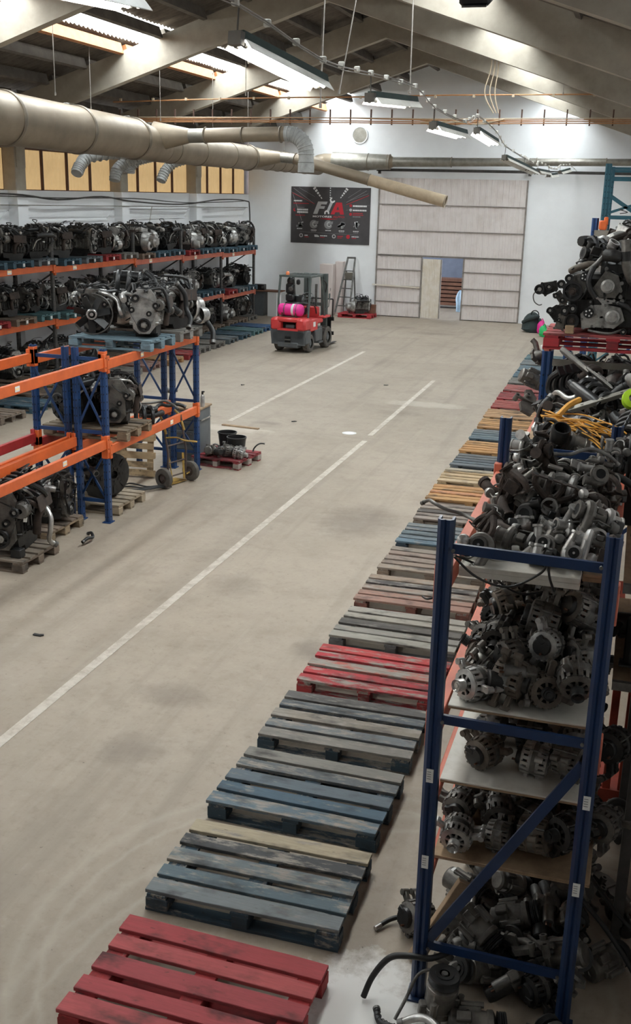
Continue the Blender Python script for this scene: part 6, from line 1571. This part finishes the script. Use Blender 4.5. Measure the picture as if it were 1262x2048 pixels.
# cables on the left wall
b = MB('cable_dark'); b.tube([(XL+.26, 17.0, 3.95), (XL+.26, 21.3, 3.98), (XL+.26, 23.4, 3.86), (XL+.26, 25.6, 3.94), (XL+.26, 27.4, 3.82), (XL+.26, 30.7, 3.74), (XL+.26, 33.8, 3.88), (XL+.26, 36.2, 3.84), (XL+.26, 36.6, 3.6), (XL+.26, 36.66, 2.2)], .022, 6, sub=5); b.tube([(XL+.28, 17.0, 3.98), (XL+.28, 21.3, 3.93), (XL+.28, 23.4, 3.90), (XL+.28, 27.4, 3.90), (XL+.28, 30.7, 3.79), (XL+.28, 33.8, 3.80), (XL+.28, 36.2, 3.84)], .014, 6, sub=5)
tag(obj('wall_cable', b), 'wavy dark cables running along the white left wall', 'cable')
b = MB('galvanised'); b.tube([(XL+.26, 17, 3.78), (XL+.26, 36.4, 3.62)], .012, 6); b.tube([(XL+.26, 28.6, 3.68), (XL+.26, 28.4, 3.2), (XL+.26, 28.1, 2.6)], .010, 6); tag(obj('conduit_pipe', b), 'thin straight pipe below the wavy cables on left wall', 'pipe')

# ------------------------------------------------------------------ banner
def text_mesh(s, size, mat, shear=0.0, bold=0.0):
    cu = bpy.data.curves.new('t', 'FONT'); cu.body = s; cu.size = size; cu.extrude = .002; cu.shear = shear; cu.offset = bold; cu.align_x = 'CENTER'; cu.resolution_u = 3
    o = bpy.data.objects.new('t', cu); COL.objects.link(o); bpy.context.view_layer.update()
    me = bpy.data.meshes.new_from_object(o.evaluated_get(bpy.context.evaluated_depsgraph_get())); COL.objects.unlink(o); bpy.data.objects.remove(o); bpy.data.curves.remove(cu)
    me.materials.clear(); me.materials.append(MATS[mat]); return me
PW, PH = 2.91, 1.93
po = thing('advertising_banner', 'black banner with FIA lettering and wrench on the back wall', 'banner', (-12.22, YB-.03, 4.37))
b = MB('poster_black'); b.box((PW/2, .01, -PH/2), (PW, .012, PH)); obj('canvas', b, po)
def pb(nm, mat, pts, y=-.002): 
    b = MB(mat); b.prism([(-u*PW, -v*PH) for u, v in pts], .006, (0, y, 0), (0, 1, 0), (0, 0, 1)); return obj(nm, b, po, smooth=0)
def quad(u0, v0, u1, v1, w): d = Vector((u1-u0, (v1-v0)*PH/PW)); n = Vector((-d.y, d.x)).normalized()*w; return [(u0+n.x, v0+n.y*PW/PH), (u1+n.x, v1+n.y*PW/PH), (u1-n.x, v1-n.y*PW/PH), (u0-n.x, v0-n.y*PW/PH)]
pb('letter_F', 'poster_light', [(.285, .475), (.345, .255), (.465, .255), (.452, .305), (.385, .305), (.377, .335), (.435, .335), (.423, .382), (.363, .382), (.338, .475)])
pb('letter_A', 'poster_red', [(.505, .475), (.575, .265), (.645, .265), (.675, .475), (.625, .475), (.619, .435), (.567, .435), (.553, .475)], -.004)
pb('letter_A_counter', 'poster_black', [(.578, .395), (.600, .325), (.612, .395)], -.008)
pb('wrench_shaft', 'poster_light', quad(.468, .43, .525, .24, .016), -.006)
def arcp(cu, cv, R, r, a0, a1, n=12): k = PW/PH; return [(cu + R*math.cos(a0+(a1-a0)*i/n), cv + k*R*math.sin(a0+(a1-a0)*i/n)) for i in range(n+1)] + [(cu + r*math.cos(a1+(a0-a1)*i/n), cv + k*r*math.sin(a1+(a0-a1)*i/n)) for i in range(n+1)]
pb('wrench_jaw', 'poster_white', arcp(.527, .225, .034, .016, .2, 4.5), -.008); pb('wrench_jaw', 'poster_white', arcp(.458, .455, .032, .014, PI-.6, PI+3.6), -.008)
for s, x, mt in (('MOTORES', .40, 'poster_white'), ('AUTO', .61, 'poster_red')):
    o = obj('lettering', text_mesh(s, .088, mt, 0, .002), po, (x*PW, -.004, -.535*PH), (PI/2, 0, 0)); o.scale = (1.75, 1, 1)
pb('underline', 'poster_red', [(.36, .555), (.48, .549), (.60, .56), (.48, .572)])
for u0, v0, u1, v1, w, mt in ((.01, .11, .30, .30, .003, 'poster_red'), (.0, .09, .25, .27, .0015, 'poster_grey'), (.03, .03, .29, .29, .0025, 'poster_grey'), (.02, .13, .14, .60, .003, 'poster_grey'), (.10, .02, .30, .17, .0015, 'poster_grey'), (.98, .13, .70, .30, .003, 'poster_red'), (.97, .10, .72, .24, .0015, 'poster_grey'), (.95, .05, .70, .26, .002, 'poster_grey'), (.88, .03, .72, .18, .0015, 'poster_grey'), (.99, .30, .70, .40, .001, 'poster_grey')): pb('speed_streak', mt, quad(u0, v0, u1, v1, w), .001)
for k in range(5): q = k/5; pb('light_dash', 'poster_white', quad(.29+.11*q, .01+.21*q, .29+.11*(q+.13), .01+.21*(q+.13), .018-.003*k)); pb('light_dash', 'poster_white', quad(.71-.09*q, .02+.18*q, .71-.09*(q+.13), .02+.18*(q+.13), .017-.003*k))
for k in range(5): pb('light_dash', 'poster_white', quad(.497, .01+.04*k, .497, .028+.04*k, .006))
def dashes(u0, u1, v, h, mt, seed, n=None):
    q = random.Random(seed); u = u0
    while u < u1: wq = q.uniform(.008, .022); pb('small_print', mt, [(u, v-h/2), (min(u+wq, u1), v-h/2), (min(u+wq, u1), v+h/2), (u, v+h/2)]); u += wq + .004
dashes(.035, .14, .25, .022, 'poster_white', 1); dashes(.03, .23, .295, .014, 'poster_red', 2); dashes(.085, .17, .365, .010, 'poster_grey', 3); dashes(.08, .22, .405, .032, 'poster_white', 4); dashes(.08, .22, .45, .032, 'poster_white', 5); dashes(.06, .18, .505, .014, 'poster_red', 6)
pb('icon_phone', 'poster_red', arcp(.05, .41, .020, .006, 1.2, 4.6))
for k, v in enumerate((.315, .39, .465)):
    pb('icon_round', ('poster_red', 'poster_light', 'poster_red')[k], arcp(.758, v, .017, .004, 0, 6.2))
dashes(.785, .955, .32, .03, 'poster_white', 11); dashes(.785, .955, .395, .026, 'poster_white', 12); dashes(.785, .91, .447, .014, 'poster_red', 13); dashes(.785, .915, .477, .014, 'poster_red', 14); dashes(.785, .88, .508, .014, 'poster_grey', 15)
for k, u in enumerate((.115, .295, .48, .65, .83)):
    q = random.Random(k)
    if k in (1, 2): pb('part_picture', 'poster_grey', arcp(u, .66, .052, .022, .3, 5.9)); pb('part_picture', 'poster_light', arcp(u+.012, .655, .032, .018, .2, 5.0), -.006); pb('part_picture', 'poster_grey', [(u-.02, .62), (u+.06, .60), (u+.055, .65), (u-.01, .67)], -.004)
    else: [pb('part_picture', q.choice(('poster_grey', 'poster_light', 'poster_grey')), quad(u-.05+q.uniform(0, .06), .60+q.uniform(0, .12), u+.0+q.uniform(0, .05), .60+q.uniform(0, .12), q.uniform(.006, .016))) for _ in range(7)]
    dashes(u-.035, u+.035, .765 if k else .745, .014, 'poster_white', 20+k)
    if k in (1, 3, 4): dashes(u-.03, u+.03, .79, .012, 'poster_grey', 30+k)
pb('rule', 'poster_grey', quad(.12, .80, .86, .83, .0012))
for k, u in enumerate((.135, .335, .555, .735)):
    pb('badge_icon', ('poster_light', 'poster_light', 'poster_light', 'poster_red')[k], arcp(u, .865, .024, .014 if k != 3 else .004, 0, 6.2) if k != 1 else [(u-.03, .845), (u+.005, .845), (u+.03, .865), (u+.03, .885), (u-.025, .885)])
    dashes(u+.045, u+.045+(.04, .09, .07, .09)[k], .862, .016, ('poster_white', 'poster_white', 'poster_red', 'poster_white')[k], 40+k); dashes(u+.045, u+.10, .89, .012, 'poster_red', 50+k)

# ------------------------------------------------------------------ forklift
fk = thing('forklift', 'red and grey gas forklift parked in the lane, seen from behind', 'forklift', (-8.93, 27.05, 0), (0, 0, -.10))
b = MB('fork_grey'); b.prism([(-.50, .42), (-.48, .22), (.48, .22), (.50, .42), (.52, .62), (-.52, .62)], .12, (0, .12, 0), (0, -1, 0), (0, 0, 1)); b.box((0, .22, .42), (1.02, .44, .40), bev=.05); b.box((0, .12, .22), (.62, .28, .16), bev=.03)
b.m('dark_hole'); b.box((0, -.012, .42), (.16, .012, .05)); b.box((0, -.012, .31), (.16, .012, .05)); b.m('dull_steel'); b.box((0, -.02, .36), (.18, .02, .03)); b.box((0, -.02, .27), (.18, .02, .02)); obj('counterweight_base', b, fk)
b = MB('fork_red')
b.box((-.37, .19, .76), (.30, .46, .34), bev=.06); b.box((.37, .19, .76), (.30, .46, .34), bev=.06); b.box((0, .19, .88), (.62, .46, .11), bev=.03); b.box((0, .30, .74), (.5, .2, .3)); b.box((0, .19, .625), (.6, .44, .05)); b.m('dark_hole'); b.box((0, .16, .73), (.42, .02, .17)); b.m('fork_grey'); b.box((.02, .10, .70), (.26, .06, .10), bev=.02); obj('counterweight', b, fk)
b = MB('fork_red'); b.box((0, .85, .78), (.98, .90, .12), bev=.03); b.box((.46, .62, .72), (.10, .52, .34), bev=.03); b.box((-.46, .62, .72), (.10, .52, .34), bev=.03); b.box((.42, 1.55, .86), (.20, .46, .06), bev=.02); b.box((-.42, 1.55, .86), (.20, .46, .06), bev=.02); b.box((0, 1.42, .95), (.62, .10, .36), bev=.03); obj('bodywork', b, fk)
b = MB('fork_grey'); b.box((0, .95, .42), (.72, 1.4, .34), bev=.03); b.box((.44, .95, .42), (.16, .5, .36), bev=.03); b.box((-.44, .95, .42), (.16, .5, .36), bev=.03); b.box((.44, 1.05, .22), (.2, .3, .05)); obj('chassis', b, fk)
for (x, y, R, wd, lb) in ((-.42, .42, .235, .17, 0), (.42, .42, .235, .17, 0), (-.45, 1.56, .29, .20, 1), (.45, 1.56, .29, .20, 1)):
    b = MB('tyre'); b.lathe([(R*.55, -wd/2), (R*.9, -wd/2), (R, -wd*.36), (R, wd*.36), (R*.9, wd/2), (R*.55, wd/2)], (0, 0, 0), (1, 0, 0), n=26)
    for k in range(18): a = 2*PI*k/18; b.bar((-wd*.4, R*math.cos(a), R*math.sin(a)), (wd*.4, R*math.cos(a+.12), R*math.sin(a+.12)), .022, .02, (0, math.cos(a), math.sin(a)))
    wq = obj('wheel', b, fk, (x, y, R+.01)); b = MB('fork_grey'); b.lathe([(0, -wd*.42), (R*.3, -wd*.42), (R*.34, -wd*.3), (R*.56, -wd*.25), (R*.56, wd*.25), (R*.34, wd*.3), (R*.3, wd*.42), (0, wd*.42)], (0, 0, 0), (1, 0, 0), n=18); obj('hub', b, wq)
for s in (-1, 1):
    b = MB('fork_frame'); b.tube([(s*.44, .33, .90), (s*.45, .36, 1.4), (s*.44, .45, 1.98)], .032, 8); obj('guard_post', b, fk); b = MB('fork_frame'); b.tube([(s*.44, 1.50, .86), (s*.43, 1.40, 1.4), (s*.42, 1.26, 1.97)], .032, 8); obj('guard_post', b, fk)
b = MB('fork_frame'); [b.bar((s*.44, .42, 2.0), (s*.42, 1.34, 2.0), .05, .05) for s in (-1, 1)]; b.bar((-.46, .43, 2.0), (.46, .43, 2.0), .05, .05); b.bar((-.44, 1.34, 2.0), (.44, 1.34, 2.0), .05, .05); [b.bar((-.44+.11*k, .43, 2.0), (-.44+.11*k, 1.34, 2.01), .018, .035) for k in range(1, 8)]; obj('overhead_guard', b, fk)
b = MB('orange_lens'); b.lathe([(.05, 0), (.05, .06), (.03, .085), (0, .09)], (-.25, .50, 2.03), n=14); obj('beacon', b, fk)
b = MB('pink_plastic'); b.lathe([(0, -.36), (.08, -.36), (.14, -.33), (.165, -.28), (.165, .28), (.14, .33), (.08, .36), (0, .36)], (-.05, .30, 1.12), (1, 0, 0), n=22); gcyl = obj('gas_cylinder', b, fk)
b = MB('label_white'); b.lathe([(.168, .06), (.168, .13)], (-.05, .30, 1.12), (1, 0, 0), n=22); b.m('dull_steel'); b.lathe([(.170, -.16), (.172, -.13)], (-.05, .30, 1.12), (1, 0, 0), n=22); b.lathe([(.170, .19), (.172, .21)], (-.05, .30, 1.12), (1, 0, 0), n=22); obj('strap', b, gcyl)
b = MB('brown_steel'); b.box((-.05, .30, .945), (.5, .26, .025)); [b.bar((-.05+s*.2, .17, .95), (-.05+s*.2, .15, 1.06), .03, .02) for s in (-1, 1)]; obj('cylinder_cradle', b, fk)
b = MB('black_plastic'); b.box((-.08, .95, 1.02), (.46, .46, .14), bev=.05); b.box((-.08, .72, 1.28), (.44, .12, .42), (-.15, 0, 0), bev=.05); b.box((0, .55, 1.28), (.62, .22, .06), bev=.03); obj('seat', b, fk)
b = MB('black_plastic'); b.box((-.22, .62, 1.66), (.24, .16, .30), bev=.05); b.box((-.20, .56, 1.42), (.26, .10, .22), bev=.06); b.m('dull_steel'); b.cyl((-.16, .53, 1.66), (-.16, .50, 1.66), .06, n=14); b.m('black_plastic'); b.ball((-.2, .6, 1.86), .11, 12, 8, (1, .8, 1)); b.box((.02, .6, 1.84), (.10, .10, .14), bev=.03); obj('hanging_bag', b, fk)
b = MB('black_plastic'); b.ring((.02, 1.22, 1.42), (0, -.6, 1), .16, .014, 22, 6); b.cyl((.02, 1.22, 1.42), (.02, 1.38, 1.05), .022); [b.cyl((.14+.06*k, 1.28, 1.15), (.16+.06*k, 1.22, 1.42), .010, n=6) for k in range(3)]; obj('steering_wheel', b, fk)
b = MB('black_plastic'); b.tube([(.30, .5, 1.0), (.34, .55, 1.25), (.38, .9, 1.2), (.36, 1.1, .98)], .02, 6, sub=4); b.tube([(.36, 1.40, 1.9), (.40, 1.70, 1.75), (.34, 1.8, 1.5)], .018, 6, sub=4); b.tube([(.30, .42, 1.05), (.36, .40, 1.2), (.40, .45, .98)], .015, 6, sub=4); obj('hydraulic_hoses', b, fk)
for s in (-1, 1): b = MB('fork_frame'); b.bar((s*.30, 1.92, .12), (s*.30, 1.90, 2.0), .09, .12, (0, 1, 0)); b.bar((s*.20, 1.92, .14), (s*.20, 1.90, 1.96), .06, .09, (0, 1, 0)); obj('mast_channel', b, fk)
b = MB('fork_frame'); [b.bar((-.34, 1.92, z), (.34, 1.92, z), .08, .09) for z in (.3, 1.15, 1.95)]; obj('mast_cross', b, fk); b = MB('dull_steel'); b.cyl((0, 1.92, .2), (0, 1.92, 1.7), .035); obj('lift_cylinder', b, fk)
b = MB('black_plastic'); [b.bar((-.52, 2.02, z), (.52, 2.02, z), .04, .10) for z in (.35, .75)]; [b.bar((x, 2.02, .75), (x, 2.02, 1.30), .03, .03, (0, 1, 0)) for x in (-.48, -.16, .16, .48)]; b.bar((-.48, 2.02, 1.3), (.48, 2.02, 1.3), .03, .03); obj('carriage', b, fk)
for s in (-1, 1): b = MB('black_plastic'); b.bar((s*.36, 2.06, .06), (s*.36, 2.06, .85), .12, .04, (0, 1, 0)); b.prism([(-.06, .04), (.06, .04), (.04, .055), (-.04, .055)], .5, (s*.36, 2.06, 0), (0, 1, 0), (0, 0, 1)); obj('fork', b, fk)
b = MB('fork_frame'); b.tube([(.46, 1.45, 1.05), (.56, 1.50, 1.15), (.57, 1.52, 1.35)], .012, 6); b.box((.57, 1.52, 1.42), (.02, .1, .16), bev=.01); obj('mirror', b, fk)
b = MB('label_white'); b.box((.512, .62, .74), (.003, .16, .13), (0, 0, 0)); obj('side_sticker', b, fk)

# ------------------------------------------------------------------ things by the back wall
for k, (x, y, wd, dp, h, lb) in enumerate(((-10.62, 36.55, .48, .42, 1.78, 'nearer pinkish white tall cabinet by the back wall'), (-10.27, 36.92, .30, .30, 1.86, 'farther pinkish white tall cabinet behind the first one'))):
    t = thing('tall_cabinet', lb, 'cabinet', (x, y, 0)); b = MB('cabinet_white'); b.box((0, .01, h/2+.02), (wd, dp-.03, h-.04), bev=.008); b.box((0, 0, .02), (wd-.04, dp-.06, .04)); obj('body', b, t); b = MB('cabinet_white'); b.box((0, 0, 0), (wd-.03, .018, h-.10), bev=.004); d = obj('door', b, t, (0, -dp/2+.012, h/2+.03)); b = MB('dull_steel'); b.box((0, 0, 0), (.015, .02, .10), bev=.004); obj('handle', b, d, (wd*.38, -.018, 0))
ld = thing('step_ladder', 'grey aluminium step ladder leaning at the back wall', 'ladder', (-9.92, 36.45, .147))
for s in (-1, 1):
    b = MB('dull_steel'); b.bar((s*.26-.06, -.14, 0), (s*.13+.10, .32, 1.86), .035, .06, (1, 0, 0)); obj('front_rail', b, ld); b = MB('dull_steel'); b.bar((s*.24+.02, .50, -.14), (s*.14+.08, .30, 1.40), .025, .04, (1, 0, 0)); obj('rear_leg', b, ld)
for k in range(5): q = (.12+.16*k); b = MB('dull_steel'); b.bar((-.26+.13*q-.06+.16*q, -.14+.46*q, 1.86*q), (.26-.13*q-.06+.16*q, -.14+.46*q, 1.86*q), .08, .03); obj('step', b, ld)
b = MB('galvanised'); b.box((.06, .22, 1.24), (.30, .04, .26), (.25, 0, 0), bev=.01); obj('platform', b, ld); b = MB('dull_steel'); b.bar((-.05, .32, 1.86), (.25, .32, 1.86), .05, .06); obj('top_bar', b, ld)
CN[(.55, .04, .05)] = 'bright red'
pallet('bright red pallet against the back wall beside the big door', (-9.45, 36.4, 0), -.03, [(.56, .04, .055)], (.56, .04, .05), .12)
ENG[0].put('black and grey engine on the red pallet by back wall', (-9.3, 36.3, .147), (0, 0, .5), scale=1.0)
b = MB('timber_brown'); b.box((0, 0, .15), (.28, .28, .30), bev=.01); b.box((0, -.142, .15), (.22, .01, .22)); tag(obj('wooden_crate', b, None, (-8.98, 36.55, .147)), 'small brown box on the red pallet behind the engine', 'box')
wbn = thing('workbench', 'workbench with wooden top in the far left corner', 'workbench', (-12.5, 35.35, 0))
b = MB('timber_brown'); b.box((0, 0, .86), (1.25, .55, .04), bev=.004); obj('top', b, wbn); b = MB('cabinet_grey'); b.box((-.3, .05, .42), (.55, .45, .84), bev=.01); obj('side_cabinet', b, wbn); b = MB('wall_white'); b.box((.32, -.02, .42), (.34, .48, .84), bev=.01); obj('white_cabinet', b, wbn)
b = MB('black_plastic'); b.box((0, 0, .10), (.42, .24, .20), bev=.015); b.m('dull_steel'); b.box((.15, -.122, .1), (.08, .005, .08)); tag(obj('black_toolbox', b, None, (-12.72, 35.3, .88)), 'black box standing on the workbench in the far corner', 'box')
t = thing('cloth_bag', 'dark green-grey cloth bag slumped on floor near right wall', 'bag', (-3.25, 35.0, 0))
b = MB('bag_cloth'); b.tube([(0, 0, .0), (.02, 0, .12), (-.02, 0, .30), (.05, .02, .46), (.12, .0, .58)], [.30, .34, .27, .22, .10], 14, sub=3); b.tube([(-.25, -.1, .3), (-.1, -.25, .42), (.1, -.25, .50), (.2, -.1, .5)], .07, 8, sub=3); b.tube([(.2, -.1, .1), (.3, -.1, .25), (.22, 0, .4)], .08, 8, sub=3); obj('sack', b, t); b = MB('rubber'); b.ring((.1, -.1, .58), (0, 1, .2), .12, .018, 14, 6); obj('strap', b, t)
for k, (x, y, mt, lb, h) in enumerate(((-2.88, 34.7, 'pink_plastic', 'pink bag beside the dark cloth bag', .40), (-2.78, 34.4, 'label_white', 'white bag with pink top beside the pink bag', .26), (-2.74, 33.9, 'green_plastic', 'green bag nearest the camera in the bag group', .34))):
    b = MB(mt); b.tube([(0, 0, 0), (.02, 0, h*.3), (-.02, 0, h*.7), (.03, 0, h)], [.15, .18, .13, .04], 12, sub=3); b.tube([(-.05, 0, h*.8), (0, -.05, h*1.2), (.06, 0, h*.85)], .015, 6, sub=3); tag(obj('carrier_bag', b, None, (x, y, 0)), lb, 'bag')
b = MB('wall_white'); b.ring((0, 0, 0), (0, 1, 0), .27, .022, 28, 8); b.m('galvanised'); b.cyl((0, .01, 0), (0, .0, 0), .25, n=28); tag(obj('wall_vent', b, None, (-9.77, YB-.02, 6.1)), 'round white vent ring high on the back wall', 'vent')
b = MB('label_white'); b.cyl((0, 0, 0), (0, 0, .004), .13, n=32); b.m('poster_light'); b.ring((0, 0, .004), (0, 0, 1), .11, .003, 28, 6); tag(obj('floor_disc', b, None, (-4.76, 18.05, 0)), 'white round disc lying on the floor beside painted line', 'disc')
b = MB('raw_chipboard'); b.box((0, 0, .012), (.75, .07, .024), bev=.003); tag(obj('wooden_strip', b, None, (-6.75, 17.75, 0), (0, 0, -.12)), 'thin wooden strip on the floor across the left lane line', 'strip')
# small debris on the floor
for k, (x, y, lb) in enumerate(((-5.2, 8.2, 'tiny dark chip lying near the centre line'), (-6.0, 18.6, 'dark scrap on floor near the hand truck lane'), (-8.3, 21.9, 'small dark scrap on the far lane floor'), (-5.3, 23.2, 'dark scrap near the second lane line'), (-1.55, 5.35, 'small pale scrap between pallets and blue rack'))):
    b = MB('rubber' if k < 4 else 'label_white'); b.box((0, 0, .008), (.09, .035, .016), (0, .05, k), bev=.004); b.box((.04, .01, .01), (.04, .03, .012), (0, .1, k+.5), bev=.003); tag(obj('floor_scrap', b, None, (x, y, 0)), lb, 'scrap')
